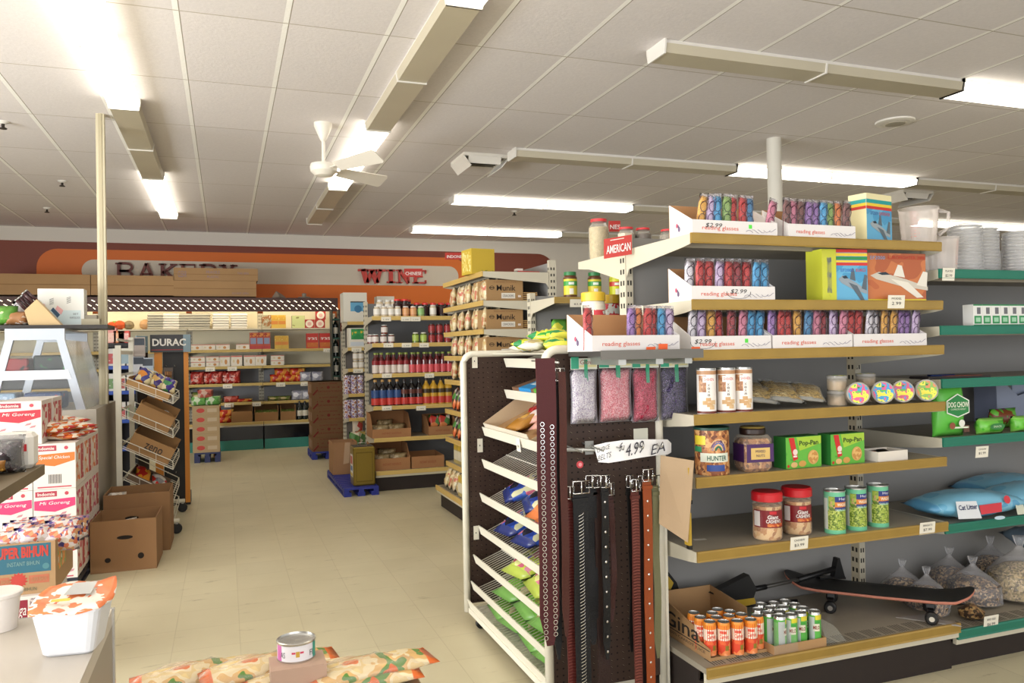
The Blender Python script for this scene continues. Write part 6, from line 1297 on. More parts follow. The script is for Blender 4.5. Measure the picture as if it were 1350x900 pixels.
# open carton with tape
yc = 8.62; hpz = hp+.0005; x0 = xat(430, yc, .2); x1 = xat(459, yc, .2); zt_ = zy(440, 584, yc); h = zt_-hpz; w = x1-x0
t = thing('open_carton', 'open brown carton with a strip of clear tape standing on the blue pallet', 'carton', (1.07, yc, hpz)); w = .26; m = MB(); q = .005; d = .34
m.box(0, w, 0, d, 0, q, K2); m.box(0, w, 0, q, q, h, K2); m.box(0, w, d-q, d, q, h, K2); m.box(0, q, q, d-q, q, h, K2); m.box(w-q, w, q, d-q, q, h, K2); m.build('carton', t)
m = MB(); m.add([(w*.50, -.001, h), (w*.72, -.001, h), (w*.66, -.001, h*.35), (w*.42, -.001, h*.32)], [(0, 3, 2, 1)], mat('#c8ab8c', .25)); m.build('tape', t, label='shiny tape strip')
MB().pillow(.2, .16, .12, art(['#c8b060', '#4c7c3c', '#d8543c', '#e0d8c0'], 14, .3, 'v', .3), 7, 7, seed=71, wr=.2).build('snack_bag', None, (1.19, yc+.17, hpz+.006), 0, 'colourful snack bag in the open carton on the blue pallet', 'packet', sc=None) if False else None
# golden tin
yt = 7.80; t = thing('oil_tin', 'square golden oil tin with a white label standing on the blue pallet', 'tin', (xat(466, yt, .2)-.0, yt, hpz)); w = xat(495, yt, .2)-xat(466, yt, .2); h = zy(480, 589, yt)-hpz; TG = mat('#94803c', .3, .75)
t.rotation_euler = (0, 0, .0); m = MB(); m.box(0, w, 0, w, 0, h, TG, bv=.012); m.build('body', t)
m = MB(); TG2 = mat('#7c6a30', .3, .75); 
for (a, b_, c, e) in ((.12, .88, .10, .13), (.12, .88, .84, .87)): m.fr(w*a, w*b_, h*c, h*e, 0, TG2, .002)
for a in (.12, .85): m.fr(w*a, w*(a+.03), h*.13, h*.84, 0, TG2, .002)
m.build('embossed_panel', t)
m = MB(); m.box(-.001, 0, w*.15, w*.85, h*.22, h*.8, mat('#dcdad4', .5)); m.box(-.0018, -.001, w*.25, w*.75, h*.55, h*.75, mat('#c85c50', .5)); m.box(-.0018, -.001, w*.25, w*.75, h*.38, h*.5, mat('#3c6ca8', .5)); m.box(-.0018, -.001, w*.2, w*.8, h*.24, h*.32, mat('#d8c04c', .5)); m.build('paper_label', t)
m = MB(); m.box(.01, w-.01, .01, w-.01, h, h+.004, mat('#3c3a34', .5)); m.tube([(w*.3, w*.5, h+.004), (w*.3, w*.5, h+.03), (w*.7, w*.5, h+.03), (w*.7, w*.5, h+.004)], .004, STEEL, 6); m.build('top_handle', t)
# ============================================================ BACK WALL GOODS
zk = [q+.0006 for q in ZK]; yk = YK+.06
def box_at(name, cat, label, u0, u1, z, y, h, d, mbase, front=None, group=None, rz=0, mk=None):
    x0, x1 = xat(u0, y, z), xat(u1, y, z); w = x1-x0; m = MB(); m.box(-w/2, w/2, 0, d, 0, h, mbase)
    if front: m.fr(-w/2+.002, w/2-.002, .002, h-.002, 0, front)
    if mk: mk(m, w, h)
    return m.build(name, None, ((x0+x1)/2, y, z), rz, label, cat, group)
# top tier: stacks of pale trays / packs (photo row under the valance)
z = zk[0]; TR = MB(); TR.box(-.115, .115, 0, .2, 0, .03, mat('#dcd8cc', .5), bv=.006); TR.box(-.10, .10, .01, .19, .0301, .036, mat('#e6e0cc', .4)); TR = Proto(TR.build('pastry_tray', None, label='x', cat='tray'))
TG_ = MB(); TG_.box(-.11, .11, 0, .2, 0, .03, mat('#a8a494', .5), bv=.006); TG_.box(-.10, .10, .01, .19, .0301, .036, mat('#8c8878', .4)); TG_ = Proto(TG_.build('pastry_tray', None, label='x', cat='tray'))
cols_ = [(205, TG_), (225, TR), (246, TG_), (266, TG_), (291, TR), (315, TR)]
for ci, (u, pr) in enumerate(cols_):
    for k in range(6): pr.put((xat(u, yk, z)+.006*(k % 2), yk, z+k*.0375), 0, 'pale tray in the %s stack under the valance, %s from bottom' % (nth(ci, 6), ORD[k]), 'stacked pale trays under the valance')
YEp = MB(); YEp.box(-.055, .055, 0, .08, 0, .2, mat('#d8b44c', .45)).fr(-.05, .05, .06, .11, 0, mat('#d88a3c', .5)).fr(-.05, .05, .12, .19, 0, art(['#e0c860', '#d8a83c', '#f0e0a0'], 30, .5, 'n')); YEp = Proto(YEp.build('yellow_pack', None, label='x', cat='packet'))
for i in range(2): YEp.put((xat(362+i*10, yk, z), yk, z), 0, 'yellow pack under the valance, %s of the pair' % ['left', 'right'][i], 'yellow packs')
box_at('white_label_pack', 'packet', 'pale pack with brown label right of the tray stacks under the valance', 345, 358, z, yk, .2, .1, mat('#8c8468', .5), art(['#c8c4b0', '#b0a888', '#a06c3c', '#dcd8c8'], 14, .5, 'n'))
box_at('clear_dome_pack', 'packet', 'olive coloured clear pack between the yellow packs and the red round labels', 385, 402, z, yk, .19, .1, mat('#7c7a48', .4), art(['#8a8850', '#c8d090', '#6c6a3c'], 9, .5, 'n'))
RP = thing('round_cake_pack', 'x', 'packet'); m = MB(); m.box(-.075, .075, 0, .06, 0, .13, mat('#a83028', .5)); m.build('pack', RP); m = MB(); m.disc(0, .065, .058, 0, mat('#e4dccc', .5), 18); m.disc(0, .065, .03, -.0012, mat('#d8a8a0', .5), 14); m.build('round_label', RP); RP = Proto(RP)
for i, (u, k) in enumerate([(408, .3), (422, 0), (423, 1)]): RP.put((xat(u, yk, z), yk, z+(.1305 if k == 1 else 0)), 0, ['red pack with round white label, left of the stacked pair', 'red pack with round white label, lower of the stacked pair', 'red pack with round white label, upper of the stacked pair'][i], 'red packs with round labels')
# fruit-coloured things at left of that tier
for i, (u, c, r) in enumerate([(147, '#e0602c', .06), (158, '#e0602c', .07), (150, '#7c9a3c', .07), (170, '#8a7c5c', .07), (192, '#c89c6c', .08)]):
    m = MB(); m.lathe([(r*.4, 0), (r*.9, r*.35), (r, r*.9), (r*.8, r*1.5), (r*.3, r*1.8)], mat(c, .45), 14); m.build('round_bread' if i > 2 else 'plastic_fruit', None, (xat(u, yk+.02*i, z), yk+(.16 if i == 2 else .02*i), z), 0, ['orange round fruit left under the valance', 'larger orange round fruit beside it under the valance', 'green round fruit behind the orange ones', 'brown round loaf under the valance', 'golden round loaf under the valance'][i], 'food')
# second tier: white biscuit boxes lying + upright packs
WBX = thing('biscuit_box', 'x', 'box'); m = MB(); m.box(-.12, .12, 0, .09, 0, .075, mat('#e4dccc', .5)); m.build('box', WBX); m = MB(); m.fr(-.118, .118, .066, .073, 0, mat('#c8503c', .5)); m.disc(.03, .032, .028, 0, mat('#c88c4c', .5), 12, .018); m.disc(-.06, .036, .02, 0, mat('#d8c8a0', .5), 10, .012); m.build('printed_front', WBX); WBX = Proto(WBX)
z = zk[1]
for i, u in enumerate((258, 275, 294, 320)): WBX.put((xat(u, yk, z), yk, z), 0, 'long white biscuit box on the second back shelf, %s' % nth(i, 4), 'long white biscuit boxes', sc=(.78, 1, 1.1))
RBP = MB(); RBP.box(-.05, .05, 0, .06, 0, .25, mat('#b84c30', .4)).fr(-.04, .04, .08, .17, 0, mat('#8c94b0', .4)).fr(-.045, .045, .0, .05, 0, mat('#b83838', .4)).fr(-.045, .045, .19, .24, 0, art(['#d88a3c', '#a83c28'], 40, .5)); RBP = Proto(RBP.build('wafer_pack', None, label='x', cat='packet'))
for i, u in enumerate((334, 343, 352, 360)): 
    if i < 3: RBP.put((xat(u, yk, z), yk, z), 0, 'tall red and blue wafer pack on the second back shelf, %s' % nth(i, 3).replace('second from the left', 'middle'), 'red and blue wafer packs')
for i, u in enumerate((364, 373, 382)[:3]): 
    if i < 2: YEp.put((xat(u+3, yk, z), yk, z), 0, 'yellow pack on the second back shelf, %s' % ['left', 'right'][i], 'yellow packs', sc=(.95, 1, 1))
RG = MB(); RG.box(-.09, .09, 0, .07, 0, .23, mat('#c8362c', .4)).fr(-.08, .08, .02, .09, 0, art(['#d88a3c', '#c87030', '#e0a858'], 20, .5, 'n')).fr(-.07, .07, .13, .17, 0, art(['#f0d8d0', '#c8362c', '#e0a8a0'], 60, .5)); RG = Proto(RG.build('red_cracker_pack', None, label='x', cat='packet'))
for i, u in enumerate((412, 429)): RG.put((xat(u, yk, z), yk, z), 0, 'large red cracker pack at the right end of the second back shelf, %s' % ['left', 'right'][i], 'large red cracker packs')
z = zk[2]
for i, (u, n_) in enumerate([(261, 2), (281, 2), (296, 0), (312, 0), (329, 0), (344, 0), (366, 2)]):
    for k in range(max(1, n_)): WBX.put((xat(u, yk, z), yk, z+(.0765*k if n_ else 0)), 0, 'white biscuit box on the third back shelf, %s column, %s' % (nth(i, 7), ['lower', 'upper'][k] if n_ else 'single'), 'white biscuit boxes', sc=(.66 if n_ == 0 else .8, 1, 2.1 if n_ == 0 else 1))
z = zk[3]
DBG = lambda c, s, w, h, t_, sd: Proto(MB().pillow(w, h, t_, art(c, s, .25, 'v', .3), 7, 7, seed=sd, wr=.25).build('food_bag', None, label='x', cat='packet'))
RD1 = DBG(['#b02c28', '#d86c60', '#8c2020', '#e0b0a8', '#9c3428'], 26, .2, .19, .09, 80); OR1 = DBG(['#c83828', '#e0903c', '#b02c20', '#e8c060'], 16, .24, .12, .09, 81); PK1 = DBG(['#b8483c', '#d88a7c', '#a83830'], 14, .22, .12, .10, 82); GN1 = DBG(['#8a8458', '#6c7c3c', '#c8b880', '#7c5c3c'], 16, .2, .17, .09, 83); SV1 = DBG(['#b8bac4', '#9a9cae', '#dcdce4', '#8a8494'], 18, .18, .15, .09, 84)
for i, u in enumerate((259, 270, 284, 296, 307)): RD1.put((xat(u+1, yk+.02*(i % 2), z), yk+.04*(i % 2), z), 0, 'red glossy food bag on the fourth back shelf, %s' % nth(i, 5), 'red glossy bags')
for i, (u, k) in enumerate([(366, 0), (383, 0), (399, 0), (372, 1), (392, 1)]): OR1.put((xat(u, yk+.1, z), yk+.03, z+.09*k), 0, 'red and orange bag in the pile on the fourth back shelf, %s' % (['lower left', 'lower middle', 'lower right', 'upper left', 'upper right'][i]), 'red and orange bags')
for i, u in enumerate((402, 417)): SV1.put((xat(u+1, yk, z), yk-.02, z), 0, 'silver grey wrapped pack on the fourth back shelf, %s' % ['left', 'right'][i], 'silver wrapped packs')
z = zk[4]
GN1.put((xat(262, yk, z), yk, z), 0, 'olive green bag at the left of the fifth back shelf', None); GN1.put((xat(272, yk+.1, z), yk+.1, z), 0, 'second olive bag behind on the fifth back shelf', None)
for i, (u, pr, lb) in enumerate([(305, PK1, 'pink red bag in the middle of the fifth back shelf'), (322, OR1, 'flat orange bag right of the pink red bag, fifth back shelf'), (285, GN1, 'flat pale bag left of the pink red bag, fifth back shelf'), (362, GN1, 'flat grey green bag at the middle right of the fifth back shelf'), (376, GN1, 'second flat grey green bag on the fifth back shelf')]): pr.put((xat(u, yk, z), yk+.02, z), 0, lb, None, sc=(1, 1, .8 if i == 0 else .42))
for i, u in enumerate((392, 405, 416)): SV1.put((xat(u, yk, z), yk-.02, z), 0, 'silver wrapped pack on the fifth back shelf, %s' % nth(i, 3).replace('second from the left', 'middle'), 'silver wrapped packs low')
z = .4006; y_ = YK-.06
for i, (u, k) in enumerate([(284, 0), (296, 0), (288, 1), (299, 1), (283, 2)]): OR1.put((xat(u, y_, z), y_+.03, z+.085*k), .1*i, 'red bag in the pile on the bottom back shelf, %s' % ['bottom left', 'bottom right', 'middle left', 'middle right', 'top'][i], 'red bags on the bottom back shelf', sc=(.85, 1, .9))
def crate(u0, u1, label, h=.14, fill=None):
    x0, x1 = xat(u0, y_, z), xat(u1, y_, z); w = x1-x0; t = thing('open_crate', label, 'carton', (x0, y_, z)); m = MB(); q = .006; K_ = mat('#9c7448', .8)
    m.box(0, w, 0, q, 0, h, K_).box(0, w, .34-q, .34, 0, h*1.9, K_).box(0, q, q, .34-q, 0, h*1.7, K_).box(w-q, w, q, .34-q, 0, h*1.7, K_).box(q, w-q, q, .34-q, 0, q, K_); m.build('carton', t)
    if fill:
        for i in range(fill): GN1.put((x0+w*(i+.5)/fill, y_+.15, z+.007), 0, label.replace('open', 'tan packet inside the open')[:200]+', %s' % nth(i, fill), 'packets in crates', sc=(.7, 1, .9))
crate(305, 333, 'open dark carton on the bottom back shelf, left', .16, 0); crate(336, 367, 'open carton on the bottom back shelf, middle', .13, 3); crate(370, 390, 'open carton beside the dark bottles, bottom back shelf', .13, 2)
for i, u in enumerate((395, 402, 409)): WB.put((xat(u, y_+.05, z), y_+.05, z), 0, 'dark wine bottle with pale label on the bottom back shelf, %s' % nth(i, 3).replace('second from the left', 'middle'), 'wine bottles on the bottom back shelf', sc=(1, 1, .95))
for i, (u, k) in enumerate([(306, 2), (300, 3), (432, 1), (277, 2), (370, 3), (402, 3), (302, 4), (338, 4)]):
    zz_ = ZK[k]; price_tag(xat(u, YK, zz_), YK-.003, zz_-.004, w=.13, h=.06, label='small price tag on the back wall shelves, %s' % ['under the long white boxes', 'under the gap of the third rail', 'under the large red packs', 'under the stacked white boxes at left', 'left of the silver packs', 'under the silver packs', 'under the pink red bag', 'at the bay join'][i], lines=('1.99',))
# boxes on the canopy
def longbox(u0, u1, v0, v1, y, d, label, txt=None, c='#a6835a'):
    zt_, zb_2 = zy((u0+u1)/2, v0, y), zy((u0+u1)/2, v1, y); x0, x1 = xat(u0, y, zb_2), xat(u1, y, zb_2); t = thing('long_carton', label, 'carton', (x0, y, zb_2)); w = x1-x0; h = zt_-zb_2
    m = MB(); m.box(0, w, 0, d, 0, h, mat(c, .8, var=.08)); m.fr(0, w, h*.48, h*.52, 0, mat('#8a6840', .8), .0015)
    if txt:
        for (s_, cx, cz, tw, th) in txt: m.text(s_, w*cx, h*cz, w*tw, h*th, -.001, mat('#8a7a8c', .7))
    m.build('carton', t); m = MB(); m.box(w, w+.004, d*.1, d*.9, h*.1, h*.9, mat('#7a5c38', .8)); m.build('end_flap', t); return t
zc_ = zt = zy(300, 392, 12.0)
vb = 391.7
def vv(u): return 390.6 if u < 250 else 392.2
longbox(-20, 119, 361, 388.5, 12.05, .5, 'long brown carton on the canopy at the left edge'); longbox(120, 229, 363, 389, 12.05, .5, 'long brown carton on the canopy behind the service pole')
b1 = longbox(229, 338, 370, 390.5, 12.05, .5, 'lower long brown carton on the canopy under the printed one', [('DO NOT OPEN', .8, .2, .2, .12)])
longbox(229, 340, 353.5, 369.8, 12.07, .45, 'upper long carton with blue grey print on the canopy, covering the bakery letters', [('CLEAR', .1, .5, .1, .5), ('FRAGILE', .46, .68, .16, .22), ('PLASTIC', .46, .3, .14, .18), ('THIS SIDE', .82, .62, .14, .16)])
m = MB(); zt_ = zy(300, 392, 12.0); m.add([(0, 0, 0), (.12, .02, .02), (.22, .05, 0), (.16, .1, .06), (.07, .06, .11), (.03, .12, .02)], [(0, 1, 4), (1, 2, 3), (1, 3, 4), (0, 4, 5), (0, 5, 3, 2), (5, 4, 3)], mat('#8a7a6c', .7)); m.build('crumpled_paper', None, (xat(358, 12.1, zt_), 12.1, zt_+.001), 0, 'crumpled grey paper on the canopy right of the cartons', 'paper')
m = MB(); m.lathe([(.05, 0), (.09, .01), (.09, .02), (.03, .03), (.035, .07), (.01, .08)], mat('#8a8070', .6), 12); m.build('small_ornament', None, (xat(401, 12.15, zt_), 12.15, zt_+.001), 0, 'small grey ornament on the canopy near its right end', 'ornament')
# ============================================================ LEFT SIDE: racks
# wire basket rack
xr0 = -.775; yr0, yr1 = 6.75, 7.65
t = thing('wire_basket_rack', 'white wheeled rack of sloping wire baskets beside the deli case', 'rack', (0, 0, 0)); WR = mat('#dcd8c8', .4)
zt_ = zy(160, 462, 6.8)
m = MB()
for yy in (yr0, yr1): m.box(xr0-.02, xr0+.02, yy-.012, yy+.012, .09, zt_+(.12 if yy == yr1 else .04), WR); m.tube([(xr0, yy, .10), (xr0+.42, yy, .10)], .018, WR, 8)
m.box(xr0-.01, xr0+.01, yr0, yr1, zt_-.03, zt_, WR); m.build('frame', t)
m = MB(); [m.box(xr0-.012, xr0-.006, yr0+.012, yr1-.012, .12+.28*i, .14+.28*i, WR) for i in range(6)]; m.build('cross_bar', t)
for (xx, yy) in ((xr0, yr0), (xr0+.40, yr0), (xr0+.40, yr1)): m = MB(); m.M = T(xx, yy, .04) @ RX(D(90)); m.lathe([(.034, -.014), (.04, -.01), (.04, .01), (.034, .014)], BLACK, 16); m.M = Matrix.Identity(4); m.box(xx-.01, xx+.01, yy-.018, yy+.018, .0765, .09, STEEL); m.build('caster', t)
bvs = [(507, 532), (549, 577), (591, 619), (632, 662), (668, 690)]
bask = []
for i, (va, vb_) in enumerate(bvs):
    pa = ony(162, va, yr0); pb = ony(228, vb_, yr0); xa, za_ = xr0+.02, pa.z; xb, zb_2 = pb.x, pb.z
    m = MB(); hh = .065
    def BP(f, y, dz): return (xa+(xb-xa)*f, y, za_+(zb_2-za_)*f+dz)
    for y in (yr0+.02, yr1-.02):
        m.tube([BP(0, y, 0), BP(1, y, 0)], .004, WR, 5); m.tube([BP(0, y, hh), BP(.97, y, hh), BP(1, y, hh-.01), BP(1, y, 0)], .004, WR, 5)
        for f in (.33, .66): m.tube([BP(f, y, 0), BP(f, y, hh)], .0025, WR, 4)
        m.tube([BP(0, y, .016), BP(1, y, .016)], .003, WR, 4)
    for dz in (0, hh): m.tube([BP(1, yr0+.02, dz), BP(1, yr1-.02, dz)], .004, WR, 5)
    for k in range(9): yy = yr0+.02+(yr1-yr0-.04)*k/8; m.tube([BP(0, yy, 0), BP(1, yy, 0)], .0025, WR, 4)
    m.build('basket', t, label='white wire basket'); bask.append((xa, xb, za_, zb_2))
def in_basket(i, f, y, dz=.004): xa, xb, a, b_ = bask[i]; return (xa+(xb-xa)*f, y, a+(b_-a)*f+dz)
def tilt(i): xa, xb, a, b_ = bask[i]; return math.atan2(a-b_, xb-xa)
for i, (w, h, lb) in {0: (.33, .06, 'shallow tan carton in the top wire basket'), 1: (.28, .14, 'brown carton in the second wire basket'), 2: (.33, .14, 'brown carton with dark lettering in the third wire basket'), 3: (.30, .06, 'grey brown carton in the fourth wire basket')}.items():
    p = in_basket(i, .06 if i != 1 else .18, yr0+.032, .006); t2 = thing('basket_carton', lb, 'carton', p, 0, None, rot=(0, tilt(i), 0)); K_ = mat('#a67f52' if i in (1, 2) else '#b88f5c' if i == 0 else '#7a6450', .8, var=.12); q = .004; d = .42
    m = MB(); m.box(0, w, 0, q, 0, h, K_).box(0, w, d-q, d, 0, h*1.3, K_).box(0, q, q, d-q, 0, h*1.2, K_).box(w-q, w, q, d-q, 0, h, K_).box(q, w-q, q, d-q, 0, q, K_)
    if i == 2: m.text('zeno', w*.55, h*.55, w*.42, h*.35, 0, mat('#3a2c22', .6), bold=.01)
    if i == 1: m.quad([(0, -.001, h), (w, -.001, h*.98), (w*.9, -.04, h*1.15), (w*.1, -.04, h*1.2)], K_)
    m.build('carton', t2)
for i, (b_, f, y, c, lb) in enumerate([(0, .35, 6.86, ['#d8cca0', '#3c3c84', '#d88a3c', '#e0d8b8'], 'striped cream and purple bag in the top wire basket, left'), (0, .6, 6.9, ['#d8cca0', '#3c2c74', '#c8a05c', '#e0d8b8'], 'striped cream and purple bag in the top wire basket, middle'), (0, .85, 6.92, ['#ddd0a8', '#43348a', '#4c8a5c', '#d8c49c'], 'striped cream and purple bag in the top wire basket, right'), (0, .55, 7.15, ['#5c9c7c', '#c8d4d8', '#d8c8a0'], 'green and clear bag at the back of the top wire basket'), (3, .35, 6.9, ['#d8902c', '#b83028', '#3c3c3c'], 'orange and red packet in the fourth wire basket, left'), (3, .7, 6.9, ['#c83028', '#d8d4d0', '#88868a', '#e0d8d8'], 'red and clear packet in the fourth wire basket, right'), (4, .75, 6.88, ['#3c5c94', '#c8ccd4', '#2c4c4c', '#d8d4c8'], 'blue magazine bag in the lowest wire basket'), (1, .9, 7.0, ['#a08868', '#c8c8c4', '#8c7c5c'], 'clear bag hanging over the second wire basket end')]):
    p = in_basket(b_, f, y, .065 if b_ < 2 else .02); m = MB(); m.pillow(.13, .17, .08, art(c, 22, .25, 'v', .3), 7, 7, seed=90+i, wr=.3); m.build('snack_bag', None, p, 0, lb, 'packet', rot=(D(-50), tilt(b_), .1*i))
# battery display
yd = 7.95; xd0, xd1 = xat(204, yd, 1), xat(249, yd, 1); t = thing('battery_display', 'black and orange battery display stand with pale lettering on its header', 'display rack', (xd0, yd, 0)); w = xd1-xd0; zt_ = zy(225, 441, yd); zh = zy(225, 464, yd); OR = mat('#d2862a', .45)
MB().box(0, .008+w*.20, 0, .03, .05, zh, OR).build('orange_post', t); MB().box(w*.86, w, 0, .03, .03, zh, OR).build('orange_post', t)
MB().box(w*.24, w*.855, .03, .06, .05, zh, mat('#141312', .5)).box(0, w, .0601, .30, .0, .10, BLACK).build('black_backboard', t)
m = MB(); m.box(-.03, w+.02, -.03, .16, zh, zt_, mat('#141416', .35)); m.box(w+.0201, w+.022, -.03, .1, zh, zt_, mat('#6c8494', .4)); m.box(w*.86, w+.02, -.0308, -.03, zh, zt_, mat('#7c929c', .4)); m.text('DURAC', w*.45, (zh+zt_)/2+.01, w*.98, (zt_-zh)*.42, -.031, mat('#dcd8d0', .4), bold=.03); m.fr(-.02, w*.85, zh+.018, zh+.026, -.031, mat('#8c1c1c', .4)); m.build('header', t, label='black header with pale lettering')
m = MB(); zz_ = .18
while zz_ < zh-.12:
    for q in (.36, .6): m.tube([(w*q, .03, zz_), (w*q, -.07, zz_), (w*q, -.075, zz_+.012)], .002, STEEL, 4)
    zz_ += .14
m.build('peg_hooks', t)
m = MB(); m.M = T(-.06, 0, 0) @ RZ(D(60)); m.box(-.16, 0, -.01, 0, zh, zt_-.01, mat('#8ca4b0', .35)); m.text('CELL', -.08, (zh+zt_)/2, .12, .06, -.011, mat('#dce4e8', .4)); m.box(-.16, 0, -.01, 0, 0.05, zh-.001, mat('#1c1b1e', .5)); m.build('side_wing', t, label='blue grey side wing')
BP_ = thing('battery_pack', 'x', 'battery pack'); m = MB(); m.box(-.04, .04, 0, .012, 0, .11, mat('#54463c', .4)); m.build('card', BP_); m = MB(); [m.tube([(-.022+.015*i, -.006, .02), (-.022+.015*i, -.006, .075)], .006, mat('#a8784c', .3, .6), 8) for i in range(4)]; m.build('cells', BP_); BP_ = Proto(BP_)
for i, (v, u) in enumerate([(500, 222), (520, 222), (545, 221), (570, 222)]): z_ = zy(u, v, yd); BP_.put((xat(u, yd-.04, z_), yd-.045, z_), 0, 'battery pack hanging on the black backboard, %s from the top' % ORD[i], 'hanging battery packs')
for i, (u, v, c) in enumerate([(183, 495, '#c4c6cc'), (195, 497, '#aebccc'), (184, 470, '#a89c94')]): 
    p = ony(u, v, 7.6); m = MB(); m.box(-.045, .045, 0, .014, 0, .17, mat(c, .3)); m.box(-.04, .04, -.001, 0, .1, .16, mat('#3c4450', .4)); m.build('blister_pack', None, p, 0, 'pale blister pack hanging left of the battery display, %s' % ['left', 'right', 'upper'][i], 'packet', 'blister packs')
# shelf-like unit with blue shelves behind the pole
yb_ = 8.6; xb0, xb1 = xat(139, yb_, 1.2), xat(181, yb_, 1.2); t = thing('blue_shelf_rack', 'black framed rack with blue shelf edges behind the service pole', 'rack', (xb0, yb_, 0)); w = xb1-xb0; zt_ = zy(160, 452, yb_)
m = MB(); m.box(-.02, w, 0, .3, zt_-.04, zt_, BLACK).box(w-.02, w, 0, .3, .02, zt_-.0401, BLACK).box(-.02, 0, 0, .3, .02, zt_-.0401, BLACK); m.box(0, w-.0201, .28, .3, .02, zt_-.0401, mat('#3c3a40', .6)); m.build('frame', t)
for v in (482, 515, 553, 590): z_ = zy(160, v, yb_); MB().box(.001, w-.021, 0, .279, z_-.035, z_, mat('#2c4a9c', .4)).build('blue_shelf', t)
k = 0
for r_, v in enumerate((482, 515, 553)):
    z_ = zy(160, v, yb_)+.0006
    for i in range(3):
        m = MB(); c = [['#c8c4bc', '#b05050', '#8c98a8'], ['#d0ccc4', '#6c8c5c', '#a8a4b0'], ['#d8d4cc', '#9c4c44', '#5c6c9c']][(i+r_) % 3]
        m.box(-.04, .04, 0, .1, 0, .17, mat(c[0], .5)); m.fr(-.035, .035, .02, .12, 0, art(c, 28, .5, 'n')); m.build('boxed_medicine', None, (w*(i+.5)/3+xb0-.01, yb_+.03, z_), 0, 'pale boxed product on the %s blue shelf, %s' % (['top', 'middle', 'third'][r_], nth(i, 3).replace('second from the left', 'middle')), 'box', 'boxed products on the blue shelf rack')
# white magazine frame in front of it
t = thing('white_sign_frame', 'white tubular sign frame standing behind the wire basket rack', 'frame', (0, 0, 0)); y_ = 7.95; m = MB(); x0, x1 = xat(149, y_, 1.3), xat(173, y_, 1.3); zt_ = zy(160, 459, y_); m.box(x0, x0+.022, y_, y_+.02, 0, zt_, WR).box(x1-.022, x1, y_, y_+.02, 0, zt_, WR).box(x0+.0221, x1-.0221, y_, y_+.02, zt_-.03, zt_, WR); m.build('frame', t); m = MB(); m.box(x0+.0221, x1-.0221, y_+.005, y_+.01, zt_-.14, zt_-.0301, mat('#9cb0b8', .4)); m.build('sign_panel', t)
for i, (u, v, c) in enumerate([(146, 440, ['#d89088', '#e0b8a8', '#d86c50']), (157, 440, ['#d87840', '#e0a880', '#e8d0c0']), (163, 446, ['#d84c40', '#e0a8a0', '#e8d8d0'])]):
    zz_ = zy(u, 452, yb_)+.0006; m = MB(); m.box(-.05, .05, 0, .12, 0, .12+.03*(i == 0), mat(c[0], .5)); m.fr(-.045, .045, .01, .1, 0, art(c, 30, .5, 'n')); m.build('pink_carton', None, (xat(u, yb_+.05, zz_), yb_+.05, zz_), 0, 'pink and orange small carton on top of the blue-shelf rack, %s' % nth(i, 3).replace('second from the left', 'middle'), 'box', 'pink cartons')
# carton column with green bags
yy_ = 11.0; hpp = pallet('dark blue pallet under the printed cartons left of the aisle end', xat(256, yy_, .1), yy_, .32, .5, .13, mat('#222a54', .5)) if True else 0
x0 = xat(255, yy_, .3); n = 5; zt_ = zy(266, 535, yy_); hh = (zt_-hpp)/n
for i in range(n):
    m = MB(); w = .33; m.box(0, w, 0, .42, 0, hh-.001, mat('#a8906c', .8)); m.disc(w*.3, hh*.5, .05, 0, mat('#b83c34', .5), 12, .03); m.fr(w*.55, w*.9, hh*.3, hh*.7, 0, mat('#b8a488', .6)); m.build('noodle_carton', None, (x0-.01, yy_+.01, hpp+hh*i+.0003), 0, 'tan carton with red oval in the stack left of the aisle end, %s' % ['bottom', 'second', 'third', 'fourth', 'top'][i], 'carton', 'tan cartons with red ovals')
for i, (dx, dz, c) in enumerate([(.07, 0, ['#6ca858', '#c8d4b8', '#4c8c3c']), (.24, 0, ['#5c9c4c', '#c8d4b8', '#88b870']), (.15, .09, ['#b85c50', '#c8a898', '#8c4438'])]):
    m = MB(); m.pillow(.2, .12, .1, art(c, 20, .3, 'v', .3), 7, 6, seed=120+i, crimp=0, wr=.3); m.build('snack_bag', None, (x0+dx, yy_+.1, zt_+dz), .1*i, ['green and white bag on the tan carton stack, left', 'green and white bag on the tan carton stack, right', 'red brown bag topmost on the tan carton stack'][i], 'packet')
MB().box(0, .03, 0, .5, .0, .55, mat('#b8763c', .6)).build('wooden_board', None, (xat(281, 11.5, .4), 11.5, 0), 0, 'orange brown upright board at the left end of the back shelves', 'board')
# ============================================================ DELI CASE
xc1 = -.865; yc0, yc1 = 6.28, 7.35; xc0 = -2.0; AL = mat('#aab0b8', .3, .5); GB_ = mat('#a39c90', .5)
t = thing('deli_case', 'silver framed glass deli case with slanted front beside the service pole', 'display case', (0, 0, 0)); zb0 = zy(100, 540, yc0); zt0 = zy(50, 433, yc0); zt1_ = zy(50, 448, yc0)
xa1 = xat(113, yc0, zb0); xa2 = xat(85, yc0, zt0); xl2 = xat(6, yc0, zt0); xl1 = xat(-22, yc0, zb0)
MB().box(xl1-.05, xc1, yc0, yc1, .05, zb0, GB_).box(xl1-.03, xc1-.03, yc0+.03, yc1-.02, 0, .0499, BLACK).build('base_cabinet', t, label='grey beige base cabinet')
y2 = yc1-.1
for yy in (yc0, y2):
    m = MB()
    m.prism([(xl2, zt1_), (xa2, zt1_), (xa2, zt0), (xl2, zt0)], yy, yy+.03, AL)
    m.prism([(xa2-.05, zt1_), (xa2, zt1_), (xa1, zb0), (xa1-.06, zb0)], yy, yy+.03, AL); m.prism([(xl2, zt1_), (xl2+.05, zt1_), (xl1+.06, zb0), (xl1, zb0)], yy, yy+.03, AL); m.build('frame_hoop', t, label='silver frame hoop')
m = MB()
